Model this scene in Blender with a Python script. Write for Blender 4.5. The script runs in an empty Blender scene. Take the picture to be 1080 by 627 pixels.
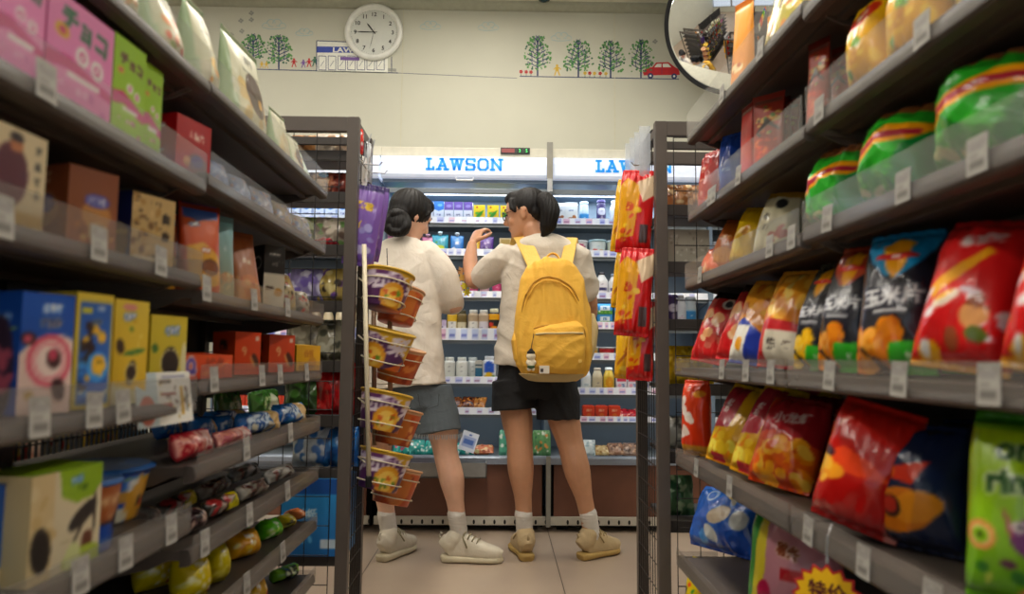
import bpy, bmesh, math, random
import numpy as np
from mathutils import Vector, Matrix, Euler, noise as mnoise

# ------------------------------------------------------------------ camera
SC = bpy.context.scene
COL = SC.collection
F, EYE = 750.0, 0.88                       # focal length in pixels of the 1080 x 627 frame, eye height
def _axes():
    p, y, r = math.atan(63.5/F), math.atan(12/F), math.radians(.5)
    f = np.array([math.sin(y)*math.cos(p), math.cos(y)*math.cos(p), math.sin(p)])
    R = np.cross(f, [0, 0, 1]); R /= np.linalg.norm(R); U = np.cross(R, f)
    return f, R*math.cos(r)+U*math.sin(r), U*math.cos(r)-R*math.sin(r)
AF, AR, AU = _axes()
CP = np.array([0, 0, EYE])
cam_data = bpy.data.cameras.new('camera'); cam = bpy.data.objects.new('camera', cam_data); COL.objects.link(cam)
cam.matrix_world = Matrix(((AR[0], AU[0], -AF[0], 0), (AR[1], AU[1], -AF[1], 0), (AR[2], AU[2], -AF[2], EYE), (0, 0, 0, 1)))
cam_data.sensor_width = 36; cam_data.lens = 36*F/1080; cam_data.clip_start = .02
cam_data.dof.use_dof = True; cam_data.dof.focus_distance = 3.0; cam_data.dof.aperture_fstop = 3.6
SC.camera = cam
SC.view_settings.view_transform = 'Standard'; SC.view_settings.look = 'None'
SC.view_settings.gamma = 1; SC.view_settings.use_curve_mapping = False
SC.view_settings.exposure = 0.12
# ------------------------------------------------------------------ world and room lights
W = bpy.data.worlds.new('world'); SC.world = W; W.use_nodes = True
W.node_tree.nodes['Background'].inputs[0].default_value = (.80, .88, 1, 1)
W.node_tree.nodes['Background'].inputs[1].default_value = .9
AISLE_W, ROOM_W, CHILLER_W = 15.5, 8.0, 3.6
LAMPS = [(-.25, .55, AISLE_W), (-.25, 1.95, AISLE_W), (-.1, 3.24, AISLE_W*.75), (-1.9, 1.2, ROOM_W), (-1.9, 3.0, ROOM_W), (2.0, 1.2, ROOM_W), (2.0, 3.0, ROOM_W), (-1.9, -1.2, ROOM_W), (2.0, -1.2, ROOM_W), (0, -1.2, ROOM_W)]

# ------------------------------------------------------------------ picture measurements to points in the room
def ray(u, v): return AF + AR*(u-540)/F + AU*(313.5-v)/F
def hit(u, v, ax, val):
    d = ray(u, v); return CP + d*((val-CP[ax])/d[ax])
def at(u, v, Y): return Vector(hit(u, v, 1, Y))
def colY(u, X, Z):                          # the depth at which a point with this X and Z shows in column u
    n = AR - AF*(u-540)/F
    return -(n[0]*X + n[2]*(Z-EYE))/n[1]
def rowZ(v, X, Y):
    n = AU - AF*(313.5-v)/F
    return EYE - (n[0]*X + n[1]*Y)/n[2]
# ------------------------------------------------------------------ colours and materials
def hx(c):
    if isinstance(c, str): return tuple(int(c[i:i+2], 16)/255 for i in (0, 2, 4))
    return c
def lin(c):
    a = np.asarray(hx(c), dtype=float); return np.where(a <= .04045, a/12.92, ((a+.055)/1.055)**2.4)
MATS = {}
def mat(name, col, rough=.5, metal=0, var=.06, scale=30, bump=0, coat=0, emit=0, ecol=None, spec=.5):
    if name in MATS: return MATS[name]
    m = bpy.data.materials.new(name); m.use_nodes = True; nt = m.node_tree; b = nt.nodes['Principled BSDF']
    c = lin(col); b.inputs['Roughness'].default_value = rough; b.inputs['Metallic'].default_value = metal
    b.inputs['Specular IOR Level'].default_value = spec; b.inputs['Coat Weight'].default_value = coat
    tc = nt.nodes.new('ShaderNodeTexCoord'); no = nt.nodes.new('ShaderNodeTexNoise'); no.inputs['Scale'].default_value = scale; no.inputs['Detail'].default_value = 3
    nt.links.new(tc.outputs['Object'], no.inputs['Vector'])
    cr = nt.nodes.new('ShaderNodeValToRGB'); e = cr.color_ramp.elements
    e[0].position = .3; e[1].position = .7
    e[0].color = (*[x*(1-var) for x in c], 1); e[1].color = (*[min(1, x*(1+var)) for x in c], 1)
    nt.links.new(no.outputs['Fac'], cr.inputs[0]); nt.links.new(cr.outputs[0], b.inputs['Base Color'])
    if bump:
        bp = nt.nodes.new('ShaderNodeBump'); bp.inputs['Strength'].default_value = bump; bp.inputs['Distance'].default_value = .002
        nt.links.new(no.outputs['Fac'], bp.inputs['Height']); nt.links.new(bp.outputs[0], b.inputs['Normal'])
    if emit:
        b.inputs['Emission Color'].default_value = (*lin(ecol or col), 1); b.inputs['Emission Strength'].default_value = emit
    MATS[name] = m; return m
def art_mat(name, rough, coat=0, bump=.25, scale=60):
    m = mat(name, 'ffffff', rough, coat=coat, bump=bump, scale=scale); nt = m.node_tree
    at_ = nt.nodes.new('ShaderNodeAttribute'); at_.attribute_name = 'art'
    nt.links.new(at_.outputs['Color'], nt.nodes['Principled BSDF'].inputs['Base Color']); return m
def crumple(m, sc, dist):
    nt = m.node_tree; N = nt.nodes.new; L = nt.links.new; b = nt.nodes['Principled BSDF']
    tc = N('ShaderNodeTexCoord'); no = N('ShaderNodeTexNoise'); no.noise_type = 'RIDGED_MULTIFRACTAL'; no.inputs['Scale'].default_value = sc; no.inputs['Detail'].default_value = 3; no.inputs['Distortion'].default_value = .8
    L(tc.outputs['Object'], no.inputs['Vector']); bp = N('ShaderNodeBump'); bp.inputs['Strength'].default_value = .9; bp.inputs['Distance'].default_value = dist
    L(no.outputs['Fac'], bp.inputs['Height']); L(bp.outputs[0], b.inputs['Normal']); return m
FILM = crumple(art_mat('printed film', .25, .2, 0, 45), 9, .0045); MATTE = crumple(art_mat('matte printed film', .38, .15, 0, 45), 9, .002)
CARD = art_mat('printed card', .42, .15, .08); PLAS = art_mat('printed plastic', .3, .2, .05); PAPER = art_mat('printed paper', .7, 0, .05)
SHELF = mat('taupe shelf steel', '544b44', .45, .0, .05, 18, .05)
SHELFD = mat('dark shelf steel', '3a3430', .5, 0, .08, 18, .05)
LIP = mat('shelf front rail', '473f39', .5, 0, .05, 14, .03)
WIRE = mat('dark coated wire', '2a2623', .4, .3, .05, 20)
BACK = mat('black back panel', '15120f', .7, 0, .1, 12, .1)
WHITE = mat('white enamel', 'dfe3e6', .3, 0, .03, 12, .02)
CREAMW = mat('cream wall paint', 'c6c5b6', .75, 0, .025, 3.2, .1)
CHROME = mat('brushed steel', 'b4b6b8', .3, .85, .04, 40, .05)
def clear_mat(name, col, a, rough=.12):
    m = bpy.data.materials.new(name); m.use_nodes = True; nt = m.node_tree; b = nt.nodes['Principled BSDF']
    no = nt.nodes.new('ShaderNodeTexNoise'); no.inputs['Scale'].default_value = 9
    mp = nt.nodes.new('ShaderNodeMapRange'); mp.inputs[3].default_value = a*.8; mp.inputs[4].default_value = min(1, a*1.2)
    nt.links.new(no.outputs['Fac'], mp.inputs[0]); nt.links.new(mp.outputs[0], b.inputs['Alpha'])
    b.inputs['Base Color'].default_value = (*lin(col), 1); b.inputs['Roughness'].default_value = rough
    return m
CLEAR = clear_mat('clear acrylic guard', 'bdbbb6', .14); WRAP = clear_mat('clear wrap film', 'dfe6ee', .35, .08); SMOKED = clear_mat('grey acrylic guard', '8f8a84', .22)

# ------------------------------------------------------------------ printed artwork, drawn as point colours
_tt = {}
def text_tris(s, bold):
    k = (s, bold)
    if k not in _tt:
        cu = bpy.data.curves.new('t', 'FONT'); cu.body = s; cu.resolution_u = 2; cu.offset = bold; cu.align_x = 'CENTER'; cu.fill_mode = 'FRONT'
        o = bpy.data.objects.new('t', cu); COL.objects.link(o); dg = bpy.context.evaluated_depsgraph_get(); me = o.evaluated_get(dg).to_mesh()
        me.calc_loop_triangles(); n = len(me.vertices); co = np.zeros(n*3); me.vertices.foreach_get('co', co); co = co.reshape(-1, 3)[:, :2]
        tr = np.zeros(len(me.loop_triangles)*3, dtype=np.int32); me.loop_triangles.foreach_get('vertices', tr)
        t = co[tr.reshape(-1, 3)]; o.evaluated_get(dg).to_mesh_clear(); bpy.data.objects.remove(o); bpy.data.curves.remove(cu)
        lo, hi = t.reshape(-1, 2).min(0), t.reshape(-1, 2).max(0); _tt[k] = (t-(lo+hi)/2, hi-lo)
    return _tt[k]
class Art:
    def __init__(s, w, h, bg='ffffff', res=700):
        s.w, s.h = w, h; s.W, s.H = max(12, int(w*res)), max(12, int(h*res)); s.a = np.ones((s.H, s.W, 3))*hx(bg)
        s.X, s.Y = np.meshgrid((np.arange(s.W)+.5)/s.W, (np.arange(s.H)+.5)/s.H); s.k = h/w
    def put(s, m, c): s.a[m] = hx(c)
    def r(s, x0, y0, x1, y1, c): s.put((s.X >= x0) & (s.X <= x1) & (s.Y >= y0) & (s.Y <= y1), c)
    def _q(s, cx, cy, ang):
        x, y = s.X-cx, (s.Y-cy)*s.k; a = math.radians(ang); return x*math.cos(a)+y*math.sin(a), -x*math.sin(a)+y*math.cos(a)
    def e(s, cx, cy, rx, ry, c, ang=0):
        x, y = s._q(cx, cy, ang); s.put((x/rx)**2+(y/ry)**2 < 1, c)
    def o(s, cx, cy, r, wd, c):
        x, y = s._q(cx, cy, 0); d = np.hypot(x, y); s.put((d < r) & (d > r-wd), c)
    def p(s, pts, c):
        m = np.zeros(s.X.shape, bool); n = len(pts)
        for i in range(n):
            (x0, y0), (x1, y1) = pts[i], pts[(i+1) % n]
            if y0 == y1: continue
            m ^= ((s.Y > y0) != (s.Y > y1)) & (s.X < (x1-x0)*(s.Y-y0)/(y1-y0)+x0)
        s.put(m, c)
    def g(s, c0, c1, y0=0, y1=1):
        t = np.clip((s.Y-y0)/(y1-y0), 0, 1)[..., None]; m = (s.Y >= y0) & (s.Y <= y1)
        s.a[m] = (np.array(hx(c0))*(1-t)+np.array(hx(c1))*t)[m]
    def n(s, seed, n, x0, y0, x1, y1, r, cs):
        rn = random.Random(seed)
        for _ in range(n): s.e(rn.uniform(x0, x1), rn.uniform(y0, y1), r*rn.uniform(.6, 1.3), r*rn.uniform(.4, 1), rn.choice(cs), rn.uniform(0, 180))
    def s_(s, cx, cy, r, c, n=12, q=.75):
        x, y = s._q(cx, cy, 0); th = np.arctan2(y, x); s.put(np.hypot(x, y) < r*(q+(1-q)*np.cos(th*n)), c)
    def t(s, txt, cx, cy, hgt, c, ang=0, ol=None, wide=1.0, bold=.035, sk=0):
        tri, size = text_tris(txt, bold); sc = hgt/size[1]; a = math.radians(ang)
        q = tri*sc; q = np.stack([q[..., 0]*wide+q[..., 1]*sk, q[..., 1]], -1)
        q = np.stack([q[..., 0]*math.cos(a)-q[..., 1]*math.sin(a)+cx, (q[..., 0]*math.sin(a)+q[..., 1]*math.cos(a))/s.k+cy], -1)
        P = q*[s.W, s.H]; m = np.zeros((s.H, s.W), bool)
        for T in P:
            x0, y0 = np.floor(T.min(0)).astype(int); x1, y1 = np.ceil(T.max(0)).astype(int)
            x0, y0, x1, y1 = max(x0, 0), max(y0, 0), min(x1, s.W-1), min(y1, s.H-1)
            if x1 < x0 or y1 < y0: continue
            gx, gy = np.meshgrid(np.arange(x0, x1+1)+.5, np.arange(y0, y1+1)+.5)
            (ax, ay), (bx, by), (cx_, cy_) = T; d = (bx-ax)*(cy_-ay)-(cx_-ax)*(by-ay)
            if abs(d) < 1e-9: continue
            w1 = ((gx-ax)*(cy_-ay)-(cx_-ax)*(gy-ay))/d; w2 = ((bx-ax)*(gy-ay)-(gx-ax)*(by-ay))/d
            m[y0:y1+1, x0:x1+1] |= (w1 >= -.02) & (w2 >= -.02) & (w1+w2 <= 1.02)
        if ol:
            k = max(1, int(s.W*hgt*.1)); M = m.copy()
            for _ in range(k):
                N = M.copy(); N[1:] |= M[:-1]; N[:-1] |= M[1:]; N[:, 1:] |= M[:, :-1]; N[:, :-1] |= M[:, 1:]; M = N
            s.put(M, ol)
        s.put(m, c)
    def get(s, x, y):
        a = s.a; p = np.pad(a, ((1, 1), (1, 1), (0, 0)), mode='edge')
        b = (p[:-2, 1:-1]+p[2:, 1:-1]+p[1:-1, :-2]+p[1:-1, 2:]+2*a)/6
        fx = np.clip(np.asarray(x)*s.W-.5, 0, s.W-1.001); fy = np.clip(np.asarray(y)*s.H-.5, 0, s.H-1.001)
        i, j = fx.astype(int), fy.astype(int); u, v = (fx-i)[..., None], (fy-j)[..., None]
        return b[j, i]*(1-u)*(1-v)+b[j, i+1]*u*(1-v)+b[j+1, i]*(1-u)*v+b[j+1, i+1]*u*v
def art(w, h, bg, ops, res=700):
    c = Art(w, h, bg, res)
    for o in ops:
        getattr(c, {'s': 's_'}.get(o[0], o[0]))(*o[1:])
    return c

# ------------------------------------------------------------------ mesh helpers
def link(name, me, m, parent=None, smooth=False):
    o = bpy.data.objects.new(name, me); COL.objects.link(o)
    if m is not None:
        for q in (m if isinstance(m, (list, tuple)) else [m]): me.materials.append(q)
    if smooth: me.polygons.foreach_set('use_smooth', [True]*len(me.polygons))
    if parent is not None: o.parent = parent
    return o
def mk(name, vs, fs, m, parent=None, cols=None, smooth=False):
    me = bpy.data.meshes.new(name); me.from_pydata([tuple(map(float, v)) for v in vs], [], [tuple(map(int, f)) for f in fs]); me.update()
    if cols is not None:
        a = me.color_attributes.new('art', 'FLOAT_COLOR', 'POINT'); c = np.ones((len(vs), 4), dtype=np.float32); q_ = np.asarray(cols, dtype=float); gy = q_@np.array([.3, .59, .11]); q_ = np.clip(gy[:, None]+(q_-gy[:, None])*1.16, 0, 1); c[:, :3] = lin(q_); a.data.foreach_set('color', c.ravel())
    return link(name, me, m, parent, smooth)
def empty(name, loc=(0, 0, 0), rot=(0, 0, 0)):
    o = bpy.data.objects.new(name, None); COL.objects.link(o); o.location = loc; o.rotation_euler = rot; o.empty_display_size = .05; return o
def tag(o, label=None, cat=None, group=None, kind=None):
    if label: o['label'] = label
    if cat: o['category'] = cat
    if group: o['group'] = group
    if kind: o['kind'] = kind
    return o
def copy_tree(o, parent=None):
    c = o.copy(); COL.objects.link(c); c.parent = parent
    for ch in list(o.children): copy_tree(ch, c)
    return c
class MB:
    def __init__(s): s.v, s.f, s.mi = [], [], []
    def add(s, vs, fs, mi=0):
        b = len(s.v); s.v += [tuple(v) for v in vs]; s.f += [tuple(i+b for i in f) for f in fs]; s.mi += [mi]*len(fs); return s
    def box(s, x0, y0, z0, x1, y1, z1, mi=0, ch=0):
        if x1 < x0: x0, x1 = x1, x0
        if y1 < y0: y0, y1 = y1, y0
        if z1 < z0: z0, z1 = z1, z0
        if ch:
            c = min(ch, (x1-x0)/3, (y1-y0)/3, (z1-z0)/3); bm = bmesh.new(); bmesh.ops.create_cube(bm, size=1)
            for v in bm.verts: v.co = Vector(((x0+x1)/2+v.co.x*(x1-x0), (y0+y1)/2+v.co.y*(y1-y0), (z0+z1)/2+v.co.z*(z1-z0)))
            bmesh.ops.bevel(bm, geom=bm.edges[:], offset=c, segments=2, profile=.7, affect='EDGES'); bm.verts.index_update()
            s.add([v.co[:] for v in bm.verts], [[v.index for v in f.verts] for f in bm.faces], mi); bm.free(); return s
        return s.add([(x0, y0, z0), (x1, y0, z0), (x1, y1, z0), (x0, y1, z0), (x0, y0, z1), (x1, y0, z1), (x1, y1, z1), (x0, y1, z1)],
              [(0, 3, 2, 1), (4, 5, 6, 7), (0, 1, 5, 4), (1, 2, 6, 5), (2, 3, 7, 6), (3, 0, 4, 7)], mi)
    def tube(s, pts, r, n=6, mi=0):
        pts = [Vector(p) for p in pts]; rs = r if isinstance(r, (list, tuple)) else [r]*len(pts); vs, fs = [], []
        for i, p in enumerate(pts):
            t = (pts[min(i+1, len(pts)-1)]-pts[max(i-1, 0)]).normalized(); a = Vector((0, 0, 1)) if abs(t.z) < .9 else Vector((1, 0, 0))
            x = t.cross(a).normalized(); y = t.cross(x)
            vs += [p+(x*math.cos(k*2*math.pi/n)+y*math.sin(k*2*math.pi/n))*rs[i] for k in range(n)]
        for i in range(len(pts)-1):
            fs += [(i*n+k, i*n+(k+1) % n, (i+1)*n+(k+1) % n, (i+1)*n+k) for k in range(n)]
        fs += [tuple(range(n))[::-1], tuple((len(pts)-1)*n+k for k in range(n))]
        return s.add(vs, fs, mi)
    def lathe(s, prof, n=20, c=(0, 0, 0), mi=0):
        vs = [(c[0]+r*math.cos(k*2*math.pi/n), c[1]+r*math.sin(k*2*math.pi/n), c[2]+z) for r, z in prof for k in range(n)]
        fs = [(i*n+k, i*n+(k+1) % n, (i+1)*n+(k+1) % n, (i+1)*n+k) for i in range(len(prof)-1) for k in range(n)]
        fs += [tuple(range(n))[::-1], tuple((len(prof)-1)*n+k for k in range(n))]
        return s.add(vs, fs, mi)
    def prism(s, pts, axis, a, b, mi=0):   # an outline in the plane normal to the axis, from a to b
        def P(p, t):
            q = list(p); q.insert(axis, t); return tuple(q)
        n = len(pts); vs = [P(p, a) for p in pts]+[P(p, b) for p in pts]
        fs = [tuple(range(n)), tuple(range(2*n-1, n-1, -1))]+[(i, i+n, (i+1) % n+n, (i+1) % n) for i in range(n)]
        return s.add(vs, fs, mi)
    def build(s, name, m, parent=None, smooth=False, recalc=True):
        me = bpy.data.meshes.new(name); me.from_pydata(s.v, [], s.f)
        if any(s.mi): me.polygons.foreach_set('material_index', s.mi)
        if recalc:
            bm = bmesh.new(); bm.from_mesh(me); bmesh.ops.recalc_face_normals(bm, faces=bm.faces[:]); bm.to_mesh(me); bm.free()
        me.update(); return link(name, me, m, parent, smooth)
def flat_text(name, txt, hgt, m, parent=None, depth=.0015, bold=0, wide=1.0, serif=False):
    """raised lettering: faces -y, centred on its origin"""
    cu = bpy.data.curves.new(name, 'FONT'); cu.body = txt; cu.align_x = 'CENTER'; cu.resolution_u = 3; cu.offset = bold; cu.extrude = .5
    o = bpy.data.objects.new('t', cu); COL.objects.link(o); dg = bpy.context.evaluated_depsgraph_get()
    me = bpy.data.meshes.new_from_object(o.evaluated_get(dg)); bpy.data.objects.remove(o); me.name = name
    n = len(me.vertices); co = np.zeros(n*3); me.vertices.foreach_get('co', co); co = co.reshape(-1, 3)
    lo, hi = co.min(0), co.max(0); c = (lo+hi)/2; k = hgt/(hi[1]-lo[1])
    co2 = np.stack([(co[:, 0]-c[0])*k*wide, -co[:, 2]*depth, (co[:, 1]-c[1])*k], 1); me.vertices.foreach_set('co', co2.ravel()); me.update()
    me.materials.clear(); return link(name, me, m, parent)

# ------------------------------------------------------------------ packages: each stands on its origin, front towards -y
def crease(S, R, seed, amp, f0=2.0, f1=6.5, n=7):
    rn = random.Random(seed); d = 0
    for _ in range(n):
        a = rn.uniform(0, math.pi); f = rn.uniform(f0, f1); ph = rn.uniform(0, 6.28); w = rn.uniform(.3, 1.1)
        x = S*math.cos(a)+R*math.sin(a)*1.3; y = -S*math.sin(a)+R*math.cos(a)*1.3
        d = d+(1-np.abs(np.sin(f*x+w*np.sin(3.1*y+ph)+ph))**.7-.35)*rn.uniform(.5, 1)*6/n/f*2
    return d*amp
def bag(w, h, t, front, back, seed=1, q=1.0, crk=1.0, pinch=.05, seal=.05, m=None, name='snack_bag', flop=0.0):
    nu, nv = max(14, int(w*330*q)), max(18, int(h*330*q)); nu = min(nu, 90); nv = min(nv, 120)
    s = np.linspace(-1, 1, nu); r = np.linspace(0, 1, nv); S, R = np.meshgrid(s, r)
    hw = w/2*(1-pinch*np.sin(np.pi*R)**1.5-.13*np.clip((R-.72)/.28, 0, 1)**1.5-.05*np.clip((.15-R)/.15, 0, 1)); body = np.clip((R-seal)/(1-2*seal), 0, 1)
    T = t/2*(1-np.abs(S)**2.7)**.6*np.sin(np.pi*body)**.42*(1.12-.24*R)
    mask = (1-np.abs(S)**8); A = w*.058*crk
    edge = .55+.9*np.clip(np.abs(R-.5)*2-.35, 0, 1)
    out = []
    for sg, sd in ((-1, seed), (1, seed+77)):
        d = (crease(S, R, sd, A*1.3)+crease(S, R, sd+5, A*.55, 6, 14, 6))*mask*np.clip(T/(t*.18), 0, 1)*edge
        ray_ = np.abs(np.sin(S*9+seed+R*2))*w*.03*crk*np.exp(-((np.minimum(R, 1-R)-seal*1.6)/.12)**2)*mask
        y = sg*(T+np.maximum(d+ray_, -T*.8))
        out.append(y)
    wav = np.sin(S*2.2+seed)*.012*w*(np.clip((R-.75)*4, 0, 1)+np.clip((.2-R)*4, 0, 1)); flp = flop*h*np.clip((R-.8)/.2, 0, 1)**2
    X = S*hw+np.sin(R*7+seed)*.006*w; Z = R*h
    vs, cols = [], []; idx = np.zeros((2, nv, nu), int); k = 0
    for L in (0, 1):
        yy = out[L]+wav-flp; A_ = front if L == 0 else back
        c = A_.get((S+1)/2 if L == 0 else (1-S)/2, R) if isinstance(A_, Art) else np.ones(S.shape+(3,))*hx(A_)
        for j in range(nv):
            for i in range(nu):
                if L == 1 and (i in (0, nu-1) or j in (0, nv-1)): idx[1, j, i] = idx[0, j, i]; continue
                idx[L, j, i] = k; k += 1; vs.append((X[j, i], yy[j, i], Z[j, i])); cols.append(c[j, i])
    fs = []
    for j in range(nv-1):
        for i in range(nu-1):
            a = idx[0]; fs.append((a[j, i], a[j, i+1], a[j+1, i+1], a[j+1, i])); b = idx[1]; fs.append((b[j, i], b[j+1, i], b[j+1, i+1], b[j, i+1]))
    return mk(name, vs, fs, m or FILM, None, np.array(cols), True)
def pouch(w, h, t, front, back, seed=1, q=1.0, m=None, name='stand_up_pouch'):
    nu, nv = min(70, max(12, int(w*300*q))), min(100, max(16, int(h*300*q))); s = np.linspace(-1, 1, nu); r = np.linspace(0, 1, nv); S, R = np.meshgrid(s, r)
    T = t/2*(np.clip(1-R/.93, 0, 1)**.62)*(1-np.abs(S)**3.2)**.55*(.82+.18*np.clip(R*6, 0, 1)); hw = w/2*(1-.03*np.sin(np.pi*R)+.0*R)
    vs, cols, k = [], [], 0; idx = np.zeros((2, nv, nu), int)
    for L in (0, 1):
        sg = -1 if L == 0 else 1; d = crease(S, R, seed+L*31, w*.028)*(1-np.abs(S)**8)*np.clip(T/(t*.15), 0, 1); Y = sg*(T+np.maximum(d, -T*.7)); A_ = front if L == 0 else back
        c = A_.get((S+1)/2, R) if isinstance(A_, Art) else np.ones(S.shape+(3,))*hx(A_)
        if L == 0: c[np.abs(S) > .86] = hx(back)
        for j in range(nv):
            for i in range(nu):
                if L == 1 and (i in (0, nu-1) or j == nv-1): idx[1, j, i] = idx[0, j, i]; continue
                idx[L, j, i] = k; k += 1; vs.append((S[j, i]*hw[j, i], Y[j, i], R[j, i]*h)); cols.append(c[j, i])
    fs = []; a, b = idx
    for j in range(nv-1):
        for i in range(nu-1): fs += [(a[j, i], a[j, i+1], a[j+1, i+1], a[j+1, i]), (b[j, i], b[j+1, i], b[j+1, i+1], b[j, i+1])]
    fs.append(tuple(list(a[0])[::-1]+list(b[0][1:-1])))
    return mk(name, vs, fs, m or MATTE, None, np.array(cols), True)
def carton(w, d, h, front, side, top, q=1.0, m=None, name='snack_box', flap=True):
    """a card box: slightly swollen panels, a tucked top flap; side is the art on both ends (x = +-w/2)"""
    vs, fs, cs = [], [], []
    def panel(P0, ex, ey, a, b, A, nrm, bulge=.004):
        na, nb = min(90, max(3, int(a*330*q))), min(110, max(3, int(b*330*q)))
        if not isinstance(A, Art): na, nb = 5, 5
        base = len(vs); u, v = np.meshgrid(np.linspace(0, 1, na), np.linspace(0, 1, nb))
        c = A.get(u, v) if isinstance(A, Art) else np.ones(u.shape+(3,))*hx(A)
        for j in range(nb):
            for i in range(na):
                k = bulge*math.sin(math.pi*u[j, i])*math.sin(math.pi*v[j, i])
                vs.append(tuple(P0[n]+ex[n]*a*u[j, i]+ey[n]*b*v[j, i]+nrm[n]*k for n in range(3))); cs.append(c[j, i])
        for j in range(nb-1):
            for i in range(na-1): fs.append((base+j*na+i, base+j*na+i+1, base+(j+1)*na+i+1, base+(j+1)*na+i))
    B = min(w, d, h)*.02
    panel((-w/2, -d/2, 0), (1, 0, 0), (0, 0, 1), w, h, front, (0, -1, 0), B)
    panel((w/2, d/2, 0), (-1, 0, 0), (0, 0, 1), w, h, front, (0, 1, 0), B)
    panel((-w/2, d/2, 0), (0, -1, 0), (0, 0, 1), d, h, side, (-1, 0, 0), B)
    panel((w/2, -d/2, 0), (0, 1, 0), (0, 0, 1), d, h, side, (1, 0, 0), B)
    panel((-w/2, -d/2, h), (1, 0, 0), (0, 1, 0), w, d, top, (0, 0, 1), B)
    panel((-w/2, d/2, 0), (1, 0, 0), (0, -1, 0), w, d, top, (0, 0, -1), 0)
    if flap:
        b = len(vs); e = .0012; vs += [(-w/2+.002, -d/2-.0006, h-.001), (w/2-.002, -d/2-.0006, h-.001), (w/2-.006, d/2-.004, h+e+.002), (-w/2+.006, d/2-.004, h+e+.002)]
        c = hx(top) if not isinstance(top, Art) else top.a[0, 0]; cs.extend([c]*4); fs.append((b, b+1, b+2, b+3))
    return mk(name, vs, fs, m or CARD, None, np.array(cs))
def wrapped(prof, wrap, n=40, m=None, name='tub', rings=None, z0=0, z1=1, ang0=0, span=1.0):
    """a turned container; wrap is the art around it between heights z0 and z1"""
    prof2 = []
    for (r0, a), (r1, b) in zip(prof, prof[1:]):
        k = max(1, int(abs(b-a)*260)) if rings is None else rings
        prof2 += [(r0+(r1-r0)*i/k, a+(b-a)*i/k) for i in range(k)]
    prof2.append(prof[-1]); vs, cs = [], []
    for r, z in prof2:
        for k in range(n+1):
            t = k/n; a = 2*math.pi*t+ang0-math.pi/2-math.pi; vs.append((r*math.cos(a), r*math.sin(a), z)); cs.append((t, (z-z0)/(z1-z0)))
    c = np.array(cs); cols = wrap.get(((c[:, 0]-.5)/span+.5) % 1.0 if span != 1 else c[:, 0], np.clip(c[:, 1], 0, 1)) if isinstance(wrap, Art) else np.ones((len(vs), 3))*hx(wrap)
    N = n+1; fs = [(i*N+k, i*N+k+1, (i+1)*N+k+1, (i+1)*N+k) for i in range(len(prof2)-1) for k in range(n)]
    fs += [tuple(range(n))[::-1], tuple((len(prof2)-1)*N+k for k in range(n))]
    return mk(name, vs, fs, m or PLAS, None, cols, True)
# ------------------------------------------------------------------ the room
WALLY, CEIL = 4.45, 3.17
def struct(o): o['kind'] = 'structure'; return o
RX0, RX1, RY0 = -3.3, 3.3, -3.2
def floor_mat():
    m = bpy.data.materials.new('beige floor tile'); m.use_nodes = True; nt = m.node_tree; b = nt.nodes['Principled BSDF']; N = nt.nodes.new; L = nt.links.new
    g = N('ShaderNodeNewGeometry'); sp = N('ShaderNodeSeparateXYZ'); L(g.outputs['Position'], sp.inputs[0])
    masks = []
    for ax, off, size in ((0, .25, .8), (1, 2.47, 1.2)):
        a = N('ShaderNodeMath'); a.operation = 'SUBTRACT'; a.inputs[1].default_value = off; L(sp.outputs[ax], a.inputs[0])
        w = N('ShaderNodeMath'); w.operation = 'PINGPONG'; w.inputs[1].default_value = size; L(a.outputs[0], w.inputs[0])
        w2 = N('ShaderNodeMath'); w2.operation = 'PINGPONG'; w2.inputs[1].default_value = size/2; L(a.outputs[0], w2.inputs[0])
        d = N('ShaderNodeMath'); d.operation = 'MODULO'; d.inputs[1].default_value = size
        ab = N('ShaderNodeMath'); ab.operation = 'ADD'; ab.inputs[1].default_value = size*20; L(a.outputs[0], ab.inputs[0]); L(ab.outputs[0], d.inputs[0])
        lt = N('ShaderNodeMath'); lt.operation = 'LESS_THAN'; lt.inputs[1].default_value = .004; L(d.outputs[0], lt.inputs[0]); masks.append(lt)
    mx = N('ShaderNodeMath'); mx.operation = 'MAXIMUM'; L(masks[0].outputs[0], mx.inputs[0]); L(masks[1].outputs[0], mx.inputs[1])
    no = N('ShaderNodeTexNoise'); no.inputs['Scale'].default_value = 5; no.inputs['Detail'].default_value = 6; L(g.outputs['Position'], no.inputs['Vector'])
    cr = N('ShaderNodeValToRGB'); cr.color_ramp.elements[0].color = (*lin('a59280'), 1); cr.color_ramp.elements[1].color = (*lin('b5a28e'), 1); L(no.outputs[0], cr.inputs[0])
    mi = N('ShaderNodeMix'); mi.data_type = 'RGBA'; L(mx.outputs[0], mi.inputs[0]); L(cr.outputs[0], mi.inputs[6]); mi.inputs[7].default_value = (*lin('4a4038'), 1)
    L(mi.outputs[2], b.inputs['Base Color']); b.inputs['Roughness'].default_value = .28
    return m
def slab(name, *a, m=CREAMW): return struct(MB().box(*a).build(name, m))
slab('floor', RX0, RY0, -.1, RX1, WALLY, 0, m=floor_mat())
slab('ceiling', RX0, RY0, CEIL, RX1, WALLY, CEIL+.1, m=mat('ceiling panel white', 'cfcdc0', .8, 0, .03, 6))
slab('wall_back', RX0, WALLY, 0, RX1, WALLY+.1, CEIL)
slab('wall_left', RX0-.1, RY0, 0, RX0, WALLY, CEIL); slab('wall_right', RX1, RY0, 0, RX1+.1, WALLY, CEIL)
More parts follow.
